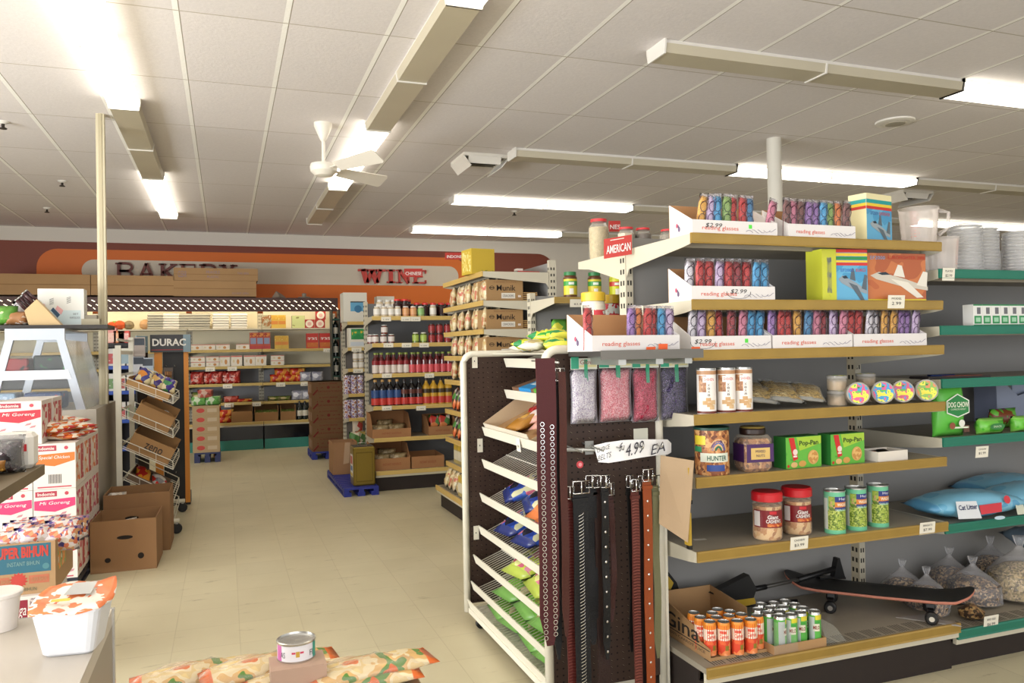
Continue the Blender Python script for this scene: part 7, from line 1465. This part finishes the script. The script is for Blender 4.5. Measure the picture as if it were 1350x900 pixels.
zm = zy(60, 500, yc0); zm1 = zy(60, 488, yc0); xm1 = xa2+(xa1-xa2)*.63
m.prism([(xl1+.05, zm), (xm1-.04, zm), (xm1-.06, zm1), (xl1+.07, zm1)], yc0-.004, yc0+.03, mat('#d8dade', .25, .3)); m.build('cross_rail', t, label='silver cross rail')
m = MB(); m.box(xl2, xa2, yc0+.0301, y2, zt0-.012, zt0, AL); m.build('top_plate', t)
MB().prism([(xa2-.01, zt1_), (xa2, zt1_), (xa1, zb0), (xa1-.01, zb0)], yc0+.0301, y2-.0001, clear('#dfe6e4', .04, .05)).build('front_glass', t, label='slanted front glass'); MB().box(xl1+.06, xa1-.06, yc0+.012, yc0+.015, zb0, zt1_, clear('#dfe8ec', .04, .05)).build('side_glass', t)
MB().box(xl1+.1, xa1-.14, yc0+.05, y2-.01, zm1-.02, zm1-.005, clear('#cfdcdc', .3, .05)).build('glass_shelf', t)
# contents
for i, (x, z_, w_, h, c) in enumerate([(.62, zb0+.0006, .30, .12, ['#b8c8d8', '#8ca4bc', '#d0dce8']), (.30, zb0+.0006, .24, .12, ['#b03038', '#3c4c74', '#2c2c34']), (.25, zm1-.004, .22, .11, ['#2c6c3c', '#1c2420', '#3c8c4c']), (.52, zm1-.004, .26, .09, ['#4c1c1c', '#8c2c2c', '#2c2422']), (.72, zm1-.004, .2, .10, ['#d86c3c', '#e0b0a0', '#c84c40']), (.85, zb0+.0006, .2, .1, ['#c8d0d4', '#a8b4bc', '#e0e4e4'])]):
    m = MB(); m.box(-w_/2, w_/2, 0, .25, 0, h, art(c, 18, .35, 'n'), bv=.01); m.build('deli_package', None, (xa1-x+.0, yc0+.2, z_), 0, ['pale blue package low in the deli case', 'red and blue package low right in the deli case', 'green package on the deli case glass shelf', 'dark red package on the deli case glass shelf', 'orange package on the left of the deli case shelf', 'pale package at the left bottom of the deli case'][i], 'package')
for i, (x, c) in enumerate([(.16, '#bdb296'), (.24, '#a79c80')]): MB().box(-.05, .05, 0, .5, 0, .30, mat(c, .7, var=.2, vscale=10)).build('paper_stack', None, (xa1-.10-x*.0, yc0+.35, zb0+.0006+(.0 if i == 0 else .3005)), 0, ['beige wrapped stack behind the slanted glass, lower', 'beige wrapped stack behind the slanted glass, upper'][i], 'package', sc=None) if False else None
# things on the case
zt9 = zt0+.0006
MB().box(xl2-.2, xa2+.26, yc0+.10, yc0+.5, zt9, zt9+.028, mat('#2a2624', .5)).build('dark_tray', None, label='long dark tray lying on top of the deli case', cat='tray')
zt8 = zt9+.0286; yk2 = yc0+.15
t = thing('knife_block', 'pale wooden knife block with dark handled knives on the deli case', 'knife block', (xat(59, yk2, zt8), yk2, zt8)); s_ = .0062*1.0
px = lambda u, v: (ony(u, v, yk2).x-xat(59, yk2, zt8), ony(u, v, yk2).z-zt8)
zf = px(59, 430)[1]
m = MB(); P = [px(38, 430), px(81, 430), px(48, 396), px(32, 411)]; P = [(a, max(0.0, b_-zf)) for a, b_ in P]; m.prism(P, 0, .10, mat('#c9ac7c', .5, var=.1)); m.build('block', t)
for i in range(5):
    f = i/4; a = px(33+14*f*1.0, 409-12*f); b_ = px(20+12*f, 396-12*f)
    m = MB(); m.tube([(a[0], .02+.015*(i % 3), a[1]-zf), (b_[0], .02+.015*(i % 3), b_[1]-zf)], .012, mat('#3c2024', .4), 8); m.tube([(b_[0]*.9+a[0]*.1, .02+.015*(i % 3), (b_[1]*.9+a[1]*.1)-zf), (b_[0], .02+.015*(i % 3), b_[1]-zf)], .0135, STEEL, 8); m.build('knife_handle', t)
y_ = yc0+.32; w = xat(111, y_, zt8)-xat(50, y_, zt8); h = zy(80, 380.5, y_)-zt8
t = thing('knife_set_box', 'white printed carton with knife pictures behind the knife block', 'carton', (xat(50, y_, zt8), y_, zt8)); m = MB(); m.box(0, w, 0, .14, 0, h, mat('#dcdcd6', .5)); m.fr(.01, w*.93, .01, h*.42, 0, mat('#c2d2d6', .5)); 
for (cx, cz) in ((.25, .7), (.62, .74)):
    for k in range(5): m.add([(w*cx+.0, -.001, h*(cz-.035*k)), (w*(cx+.09), -.001, h*(cz+.035-.035*k)), (w*(cx+.1), -.001, h*(cz+.05-.035*k)), (w*cx+.002, -.001, h*(cz+.015-.035*k))], [(0, 1, 2, 3)], mat('#26282c', .5))
m.add([(w*.33, -.0012, h*.5), (w*.48, -.0012, h*.3), (w*.42, -.0012, h*.22), (w*.28, -.0012, h*.42)], [(3, 2, 1, 0)], mat('#2c4c68', .5)); m.add([(w*.42, -.0014, h*.55), (w*.55, -.0014, h*.42), (w*.5, -.0014, h*.3), (w*.38, -.0014, h*.45)], [(3, 2, 1, 0)], mat('#d8a0a0', .5)); m.disc(w*.12, h*.5, w*.05, -.001, mat('#d8a8a4', .5), 12, h*.1)
m.text('KNIFE BLOCK', w*.8, h*.22, w*.22, h*.05, -.001, mat('#3c4450', .5)); m.text('SET', w*.82, h*.32, w*.12, h*.05, -.001, mat('#3c4450', .5)); m.build('carton', t)
for i, (u, c, lb) in enumerate([(18, ['#d8ccc0', '#a87850', '#e0dcd8'], 'wrapped pastry pack left of the knife block'), (5, ['#7cac4c', '#5c9438', '#c8d0a0'], 'green leafy pack at the left edge on the deli case'), (27, ['#5c4458', '#d0ccd0', '#3c3440'], 'purple and white pack behind the knife block')]): m = MB(); m.pillow(.16, .10+.04*i, .1, art(c, 22, .35, 'n', .3), 7, 6, seed=130+i, crimp=0, wr=.3); m.build('deli_pack', None, (xat(u, yk2, zt8), yk2+.05+.11*(i == 2), zt8), .0, lb, 'packet')
m = MB(); m.box(0, .12, 0, .10, 0, .05, mat('#b0a890', .6)); m.box(.02, .10, .01, .09, .0501, .08, mat('#8c8474', .6)); m.build('small_device', None, (xa2+.06, yc0+.3, zt9+.0286), 0, 'small grey beige device at the right end of the dark tray', 'device')
# brown slanted board edge at left
# ============================================================ NOODLE CARTONS
yn = 5.30; wn = .225; hn = .268; dn = .30; xn1 = xat(102, yn, .3); zp = pallet('dark pallet under the white and pink noodle cartons', xn1-1.4, yn+.03, 1.395, .92, .09, mat('#1f2430', .5))
NW = mat('#d6cfc8', .45)
def ncart(c1, txt):
    t = thing('noodle_carton', 'x', 'carton'); m = MB(); w, h, d = wn-.004, hn-.002, dn-.006; m.box(0, w, 0, d, 0, h, NW)
    c = mat(c1, .4); m.add([(.004, -.0008, h*.56), (w*.5, -.0008, h*.50), (w-.004, -.0008, h*.62), (w-.004, -.0008, h*.80), (.004, -.0008, h*.76)], [(0, 1, 2, 3, 4)], c)
    m.fr(.01, w*.55, h*.84, h*.96, 0, mat('#a83448', .4)); m.text('Indomie', w*.30, h*.90, w*.40, h*.07, -.001, mat('#e8d8d0', .4), bold=.02); m.disc(w*.78, h*.90, w*.05, 0, mat('#b84050', .4), 10)
    m.text(txt, w*.5, h*.69, w*.72, h*.09, -.0009, mat('#f0e4e0', .4), shear=.2)
    for k in range(9): m.fr(w*(.36+.035*k), w*(.36+.035*k+.02), h*.12, h*.32, 0, mat('#4c4a48', .5))
    if c1 != '#d8702c':
        for (a, b_) in ((.15, .35), (.8, .4), (.2, .12), (.85, .16), (.7, .46)): m.add([(w*(a-.08), -.0009, h*(b_-.03)), (w*(a+.05), -.0009, h*(b_-.01)), (w*(a+.08), -.0009, h*(b_+.04)), (w*(a-.03), -.0009, h*(b_+.02))], [(0, 1, 2, 3)], mat('#b88088', .5))
    m.fr(w*.1, w*.9, h*.03, h*.06, 0, mat('#b84c58', .5))
    m.box(w, w+.0008, d*.08, d*.5, h*.12, h*.9, art([c1, '#e2d8cc', c1, '#d8ccb8'], 10, .5, 'n')); m.box(w, w+.0008, d*.6, d*.92, h*.1, h*.9, art(['#c8bca0', '#b84c50', '#d8ccb4'], 14, .5, 'n'))
    m.build('carton', t); return Proto(t)
NP, NO, NR = ncart('#c8386c', 'Mi Goreng'), ncart('#d8702c', 'Special Chicken'), ncart('#b82c3c', 'Mi Goreng')
pos_n = ['right column', 'second column from the right', 'third column from the right', 'fourth column from the right']
for c_ in range(4):
    for r_ in range(3):
        for lv_ in range(3 if c_ < 2 else 3):
            pr = NO if (lv_ == 2 and c_ == 0) else NR if lv_ == 0 or c_ > 1 else NP
            pr.put((xn1-wn*(c_+1), yn+dn*r_+(.02 if lv_ == 0 else 0)+.001, zp+.0005+hn*lv_), 0, '%s noodle carton, %s, %s layer, %s row' % ('orange banded' if pr is NO else 'red banded' if pr is NR else 'pink banded', pos_n[c_], ['bottom', 'middle', 'top'][lv_], ['front', 'middle', 'rear'][r_]), 'white noodle cartons')
zt_ = zp+.0005+hn*3
NR.put((xat(38, 5.15, 1.1)-.2, 5.31, zt_+.0), 0, 'red banded noodle carton standing highest at the left of the stack', 'white noodle cartons', sc=(1.05, 1, .95)); NR.put((xat(38, 5.15, 1.1)-.445, 5.31, zt_), 0, 'red banded noodle carton on top at the left picture edge', 'white noodle cartons', sc=(1.05, 1, .95)); NR.put((xat(38, 5.15, 1.1)-.2, 5.63, zt_), 0, 'red banded noodle carton behind the highest one', 'white noodle cartons', sc=(1.05, 1, .95))
NPK = DBG(['#d8702c', '#e8d8c0', '#c83838', '#e0a060', '#e8e0d0'], 30, .19, .13, .04, 140)
for i in range(18):
    cx = xn1-.10-.1*(i % 4 == 3)-.13*(i % 3)*.55; cy = yn+.14+.26*(i//6)+.02*(i % 3); NPK.put((cx, cy, zt_+.018+.014*(i % 6)), 0, 'orange and white noodle packet on the carton stack, %s pile, %s from bottom' % (['front', 'middle', 'rear'][i//6], ORD[i % 6]), 'loose noodle packets', rot=(D(-88), 0, random.uniform(-.8, .8)))
# Super Bihun carton
ys_ = 3.95; zs_ = .3755; t = thing('rice_noodle_carton', 'open tan and blue carton with red lettering full of clear noodle bags', 'carton', (xat(-12, ys_, .5), ys_, zs_)); w = xat(73, ys_, .5)-xat(-12, ys_, .5); h = zy(40, 711, ys_)-zy(40, 779, ys_); q = .005; d = .42; KB = mat('#a88660', .8)
m = MB(); m.box(0, w, 0, q, 0, h, KB).box(0, w, d-q, d, 0, h, KB).box(0, q, q, d-q, 0, h, KB).box(w-q, w, q, d-q, 0, h, KB).box(q, w-q, q, d-q, 0, q, KB).build('carton', t)
m = MB(); m.fr(.0, w*.93, h*.42, h*.97, 0, mat('#2c6478', .5)); m.text('SUPER BIHUN', w*.46, h*.82, w*.86, h*.22, -.0008, mat('#b83c34', .5), bold=.05); m.text('INSTANT BIHUN', w*.5, h*.60, w*.5, h*.08, -.0008, mat('#7c9c98', .5)); m.disc(w*.85, h*.52, h*.06, -.0008, mat('#4c8088', .5), 12)
st = [(w*.42+(.036 if i % 2 else .026)*math.cos(2*PI*i/28), -.0009, h*.28+(.036 if i % 2 else .026)*math.sin(2*PI*i/28)) for i in range(28)]; m.add(st, [tuple(range(28))], mat('#b83c34', .5)); 
for a, b_ in ((.02, .28), (.58, .9)): m.fr(w*a, w*b_, h*.2, h*.36, 0, mat('#b4684c', .6)); m.text('SUPER BIHUN', w*(a+b_)/2, h*.28, w*.24, h*.08, -.0008, mat('#a88660', .6))
m.text('INSTANT BIHUN', w*.45, h*.1, w*.5, h*.07, 0, mat('#5c6450', .6)); m.box(w, w+.0008, d*.15, d*.55, h*.35, h*.9, art(['#c8b89c', '#d88a3c', '#7c9c5c', '#e0d8c8'], 20, .5, 'n')); m.build('printed_front', t)
for k in range(2): pass
CB = DBG(['#d0c4c4', '#c89468', '#a0789c', '#e4dedc', '#3c3470', '#d8ccc0', '#c86c50'], 62, .16, .11, .09, 141)
for i in range(9): CB.put((xat(-12, ys_, .5)+.05+.098*(i % 3), ys_+.08+.12*(i//3), zs_+h-.065+.012*(i % 2)), random.uniform(-.3, .3), 'clear noodle bag heaped in the tan and blue carton, %s row, %s' % (['front', 'middle', 'rear'][i//3], nth(i % 3, 3).replace('second from the left', 'middle')), 'clear noodle bags in the tan and blue carton', rot=(D(-25), 0, random.uniform(-.3, .3)))
yy_ = 3.92; t = thing('snack_carton', 'white and dark red carton under the open tan and blue carton', 'carton', (xat(-30, yy_, .3), yy_, 0)); m = MB(); w2 = xat(62, yy_, .3)-xat(-30, yy_, .3); m.box(0, w2, 0, .46, 0, .375, mat('#d8d2cc', .5)); m.fr(w2*.35, w2*.72, .26, .36, 0, mat('#8c2438', .4)); m.text('omiga', w2*.55, .31, w2*.3, .06, -.001, mat('#e0d8d4', .4), shear=.2); m.fr(w2*.75, w2*.97, .25, .365, 0, art(['#d8d2cc', '#8c7c80', '#c8bcb8', '#5c4c50'], 40, .5, 'n')); m.build('carton', t)
# ============================================================ NEAR SHELF AT LEFT EDGE
t = thing('wooden_shelf_table', 'brown edged table at the left edge carrying wrapped dark packages', 'table', (0, 0, 0)); pc_ = ony(58, 612, 2.65); WD = mat('#6f6048', .6, var=.15); xe = pc_.x; ze_ = pc_.z
MB().box(xe-.7, xe, 1.9, 2.66, ze_-.03, ze_, WD).build('tabletop', t)
MB().box(xe-.68, xe-.64, 2.60, 2.64, 0, ze_-.0301, WD).build('leg', t); MB().box(xe-.05, xe-.01, 1.93, 1.97, 0, ze_-.0301, WD).build('leg', t); MB().box(xe-.68, xe-.64, 1.93, 1.97, 0, ze_-.0301, WD).build('leg', t); MB().box(xe-.30, xe-.26, 2.60, 2.64, 0, ze_-.0301, WD).build('leg', t)
for i, (x, y, w_, h, c, lb) in enumerate([(xe-.10, 2.50, .16, .09, ['#1c1618', '#241c20', '#3c2c34', '#b8b4b8'], 'black wrapped package with white trim on the brown edged table'), (xe-.14, 2.30, .18, .05, ['#c8c4c0', '#a8a4a0', '#e4e0dc', '#8c8478'], 'crumpled clear package in front on the brown edged table'), (xe-.07, 2.38, .07, .03, ['#b8842c', '#8c5c1c', '#d8a84c'], 'golden wrapped sweet on the table edge')]):
    t2 = thing('wrapped_package', lb, 'package', (x, y, ze_+.0006+(.018 if i == 2 else .0))); m = MB(); m.M = T(0, 0, 0); m.pillow(w_, h, .14 if i < 2 else .05, art(c, 40, .2, 'n', .4), 8, 6, seed=150+i, crimp=0, wr=.25); m.build('package', t2)
    if i < 2: m = MB(); m.pillow(w_*1.08, h*1.15, .15, clear('#ffffff', .10, .04), 8, 6, seed=160+i, crimp=0, wr=.35); m.build('clear_wrap', t2)
t2 = thing('tray_package', 'white foam tray package behind the black one on the brown edged table', 'package', (xe-.10, 2.56, ze_+.0006)); m = MB(); m.box(-.09, .09, 0, .08, 0, .10, mat('#dedad2', .5), bv=.012); m.build('tray', t2); m = MB(); m.fr(-.07, .06, .015, .085, -.0, mat('#1c1416', .3)); m.fr(.05, .075, .05, .07, -.0008, mat('#c82c34', .4)); m.build('window', t2)
p = ony(33, 490, 3.2); MB().prismz([(-.5, -.6), (p.x-(-.5) if False else 0.0, 0), (-.05, .1), (-.5, .12)], -.02, 0, mat('#7c6a4c', .6)).build('wooden_board', None, (ony(33, 489, 3.2).x, 3.2, ony(33, 489, 3.2).z), 0, 'brown board corner at the left edge in front of the deli case', 'board') if False else None
# ============================================================ BANANA CARTONS
def banana(x0, y0_, label, h=.36, w=.40, d=.36, rz=0):
    t = thing('banana_carton', label, 'carton', (x0, y0_, 0), rz); K_ = mat('#8f6a45', .8, var=.12); q = .006; HO = mat('#1c130c', .9)
    m = MB(); m.box(0, w, 0, q, 0, h, K_).box(0, w, d-q, d, 0, h, K_).box(0, q, q, d-q, 0, h, K_).box(w-q, w, q, d-q, 0, h, K_).box(q, w-q, q, d-q, 0, q, K_); m.build('carton', t)
    m = MB(); 
    for (cx, cz, rx, rz_) in ((.52, .66, .048, .013), (.26, .24, .018, .016), (.76, .28, .019, .02)): m.disc(w*cx, h*cz, rx, -.0003, HO, 16, rz_)
    m.disc(w*.5, h*.8, .045, d-q-.0, HO, 14, .012); m.text('BANANAS', w*.5, h*.45, w*.0+.001, .001, 0, K_) if False else None; m.build('hand_holes', t)
    return t
za1 = onz(121, 754, 0); za2 = onz(207, 748, 0); banana(za1.x, za1.y-.06, 'nearer brown banana carton on the floor with clear bags inside', zy(160, 683, za1.y)-0, za2.x-za1.x, .42, -.02)
zb1 = onz(128, 735, 0); bw = .40
banana(za1.x+.015, za1.y+.43, 'farther brown banana carton behind the nearer one', zy(160, 652, za1.y+.43), .43, .42, 0)
CL = DBG(['#a8a098', '#dcd8d4', '#7c7468', '#c8beb0'], 34, .13, .10, .08, 170)
for i, (dx, dy, dz) in enumerate([(.12, .15, .15), (.23, .2, .16), (.31, .16, .18), (.2, .28, .18)]): CL.put((za1.x+dx, za1.y+dy-.02, dz), .3*i, 'clear plastic bag inside the nearer banana carton, %s' % ['left', 'middle', 'right', 'rear'][i], 'clear bags in the banana carton')
for i, (dx, dz) in enumerate([(.03, .42), (.22, .40)]): CL.put((za1.x+dx+.05, za1.y+.62, dz-.11), .3, 'clear plastic bag inside the farther banana carton, %s' % ['left', 'right'][i], 'clear bags in the farther carton')
# ============================================================ FOREGROUND COUNTER AND FOOD
zc_ = .90; xr_ = -.213; yf_ = 1.755; CT = mat('#c0b8ac', .35); CTS = mat('#9c9282', .5)
t = thing('checkout_counter', 'grey laminate counter with metal edge trim in the near left corner', 'counter', (0, 0, 0))
MB().box(-1.4, xr_-.004, .9, yf_-.004, zc_-.03, zc_, CT).build('countertop', t); MB().box(-1.4, xr_-.004, .9, yf_-.004, 0, zc_-.0301, CTS).build('cabinet', t)
m = MB(); AT = mat('#d9d9d6', .25, .7); m.box(-1.4, xr_-.0041, yf_-.0039, yf_, zc_-.012, zc_+.001, AT); m.box(xr_-.0039, xr_, yf_-.012, yf_, 0, zc_+.001, AT); m.box(-1.4, xr_-.0041, yf_-.0039, yf_, zc_-.05, zc_-.045, AT); m.build('metal_trim', t)
# instant noodle bowl
bp_ = onz(92, 866, zc_); t = thing('noodle_bowl', 'square white instant noodle bowl with a peeling orange printed lid on the counter', 'bowl', (bp_.x, bp_.y+.045, zc_+.0006), -.12)
WHB = mat('#dadde2', .35); b0, b1, hb_ = .040, .056, .078
def rsq(r, z_, k=.3):
    c = r*k; P = []
    for (sx, sy, a0) in ((1, -1, -PI/2), (1, 1, 0), (-1, 1, PI/2), (-1, -1, PI)):
        for i in range(4): a = a0+PI/2*i/3; P.append((sx*(r-c)+c*math.cos(a), sy*(r-c)+c*math.sin(a), z_))
    return P
m = MB(); rings = [rsq(b0-.004, 0), rsq(b0, .004), rsq(b1-.004, hb_-.008), rsq(b1-.003, hb_-.003), rsq(b1, hb_-.003), rsq(b1, hb_)]
vs = sum(rings, []); fs = [tuple(range(15, -1, -1))]
for k in range(5):
    for i in range(16): j = (i+1) % 16; fs.append((k*16+i, k*16+j, k*16+16+j, k*16+16+i))
m.add(vs, fs, WHB, False); m.build('bowl', t)
LM_ = art(['#dd7440', '#e07a44', '#e8e0d4', '#d86c3c'], 26, .35, 'n'); m = MB(); g = 10; vs = []
for i in range(g+1):
    for j in range(g+1):
        a, b_ = -1+2*i/g, -1+2*j/g; zz_ = hb_+.004+.014*max(0, b_+.1)*.9+.006*max(0, a)*max(0, b_)-.012*max(0, -b_-.6)+.0025*math.sin(5*a+3*b_); k = 1.12-.16*abs(a*b_)**2; vs.append((a*b1*k, b_*b1*k, zz_))
m.add(vs, [(i*(g+1)+j, (i+1)*(g+1)+j, (i+1)*(g+1)+j+1, i*(g+1)+j+1) for i in range(g) for j in range(g)], LM_, True)
lid_o = m.build('foil_lid', t, label='orange and white printed foil lid'); 
mod = lid_o.modifiers.new('s', 'SOLIDIFY'); mod.thickness = .0008
m = MB(); m.add([(-.018, .005, hb_+.0115), (.026, .0, hb_+.0125), (.027, .040, hb_+.0225), (-.012, .042, hb_+.0215)], [(0, 1, 2, 3)], mat('#a9aaa8', .3, .3)); m.add([(-.03, -.022, hb_+.009), (.0, -.024, hb_+.0095), (.0, -.016, hb_+.012), (-.03, -.014, hb_+.011)], [(0, 1, 2, 3)], mat('#e8b83c', .4)); m.build('lid_print', lid_o)
# second white container at the edge
p = onz(-6, 834, zc_); t = thing('foam_cup', 'white foam cup cut by the left picture edge on the counter', 'cup', (p.x, p.y+.02, zc_+.0006)); MB().lathe([(.030, 0), (.036, .06), (.040, .062), (.041, .068), (.038, .07)], mat('#e4ded8', .45), 24).build('cup', t); MB().lathe([(.002, .0695), (.037, .0695)], mat('#d8a090', .5), 24, cap=False).build('lid', t)
# snack display at the bottom edge
zt_ = .66; t = thing('snack_display_table', 'low display table below the picture edge carrying orange snack bags', 'table', (0, 0, 0)); MB().box(-.20, .40, 1.1, 1.80, zt_-.03, zt_, mat('#a89878', .6)).build('tabletop', t)
for (xx, yy) in ((-.19, 1.12), (.36, 1.12), (-.19, 1.76), (.36, 1.76)): MB().box(xx, xx+.03, yy, yy+.03, 0, zt_-.0301, STEEL).build('leg', t)
VS = thing('vegetable_snack_bag', 'x', 'packet'); MB().pillow(.10, .30, .045, art(['#d87028', '#e8d8b4', '#e0c890', '#e4d4ac', '#d8b070', '#5c8a3c', '#d86a24'], 13, .2, 'n', .3), 9, 12, seed=180, wr=.2, mc=mat('#dd6e30', .3)).build('bag', VS); m = MB(); m.pillow(.104, .28, .05, clear('#fff4e8', .08, .04), 8, 10, seed=181, crimp=0, wr=.3); m.build('clear_film', VS); VS = Proto(VS)
def layb(u, v, z_, az, label, rx=0): 
    p = onz(u, v, z_); Mx = T(p.x, p.y, z_) @ RZ(az-PI/2) @ RX(D(-90)); o = VS.put(p, 0, label, 'orange vegetable snack bags'); o.rotation_euler = (Mx @ RX(rx)).to_euler(); return o
layb(170, 905, .685, .10, 'orange and gold snack bag at the left of the bottom edge pile'); layb(262, 896, .70, .12, 'orange snack bag with green print lying in the middle of the bottom pile'); layb(310, 906, .685, .05, 'orange snack bag low in the middle of the bottom pile'); layb(398, 900, .695, .16, 'orange snack bag with carrots print at the right of the bottom pile'); layb(372, 910, .68, .0, 'orange snack bag lowest at the right of the bottom pile')
t = thing('cardboard_flap', 'pinkish brown cardboard flap among the orange snack bags under the can', 'cardboard', onz(345, 888, .70)); p2 = onz(425, 884, .72)-onz(345, 888, .70)
cz_ = onz(391, 872, .735)
m = MB(); m.box(-.055, .06, -.035, .05, -.05, 0, mat('#b79a86', .8)); t.location = (cz_.x, cz_.y, .735); m.build('flap', t)
t = thing('food_can', 'short tin can with white label standing on the cardboard at the bottom edge', 'can', (onz(391, 866, .7356).x, onz(391, 866, .7356).y+.005, .7356)); rr = .040; MB().lathe([(rr, 0), (rr, .036)], mat('#e2e0e4', .4), 32).lathe([(rr*1.04, .036), (rr*1.05, .040), (rr*.98, .041), (rr*.96, .037), (.001, .037)], TIN, 32, cap=False).lathe([(rr*1.03, -.0), (rr*1.03, .003)], TIN, 32).build('body', t)
m = MB(); m.cpatch(rr, -PI/2-1.4, -PI/2-.95, .003, .035, mat('#c868a8', .4), 6, 1.006); m.cpatch(rr, -PI/2+.95, -PI/2+1.4, .003, .035, mat('#2c9c88', .4), 6, 1.006); m.ctext('AS', rr, -PI/2-.85, .016, .012, .012, mat('#26262c', .4)); m.ctext('FI', rr, -PI/2+.8, .016, .009, .012, mat('#26262c', .4)); m.cpatch(rr, -PI/2-.1, -PI/2+.1, .012, .024, mat('#c8a03c', .4), 4, 1.008); m.cpatch(rr, -PI/2-.32, -PI/2-.12, .019, .023, mat('#c83c5c', .4), 4, 1.008); m.cpatch(rr, -PI/2+.12, -PI/2+.32, .019, .023, mat('#c83c5c', .4), 4, 1.008); m.build('label', t)
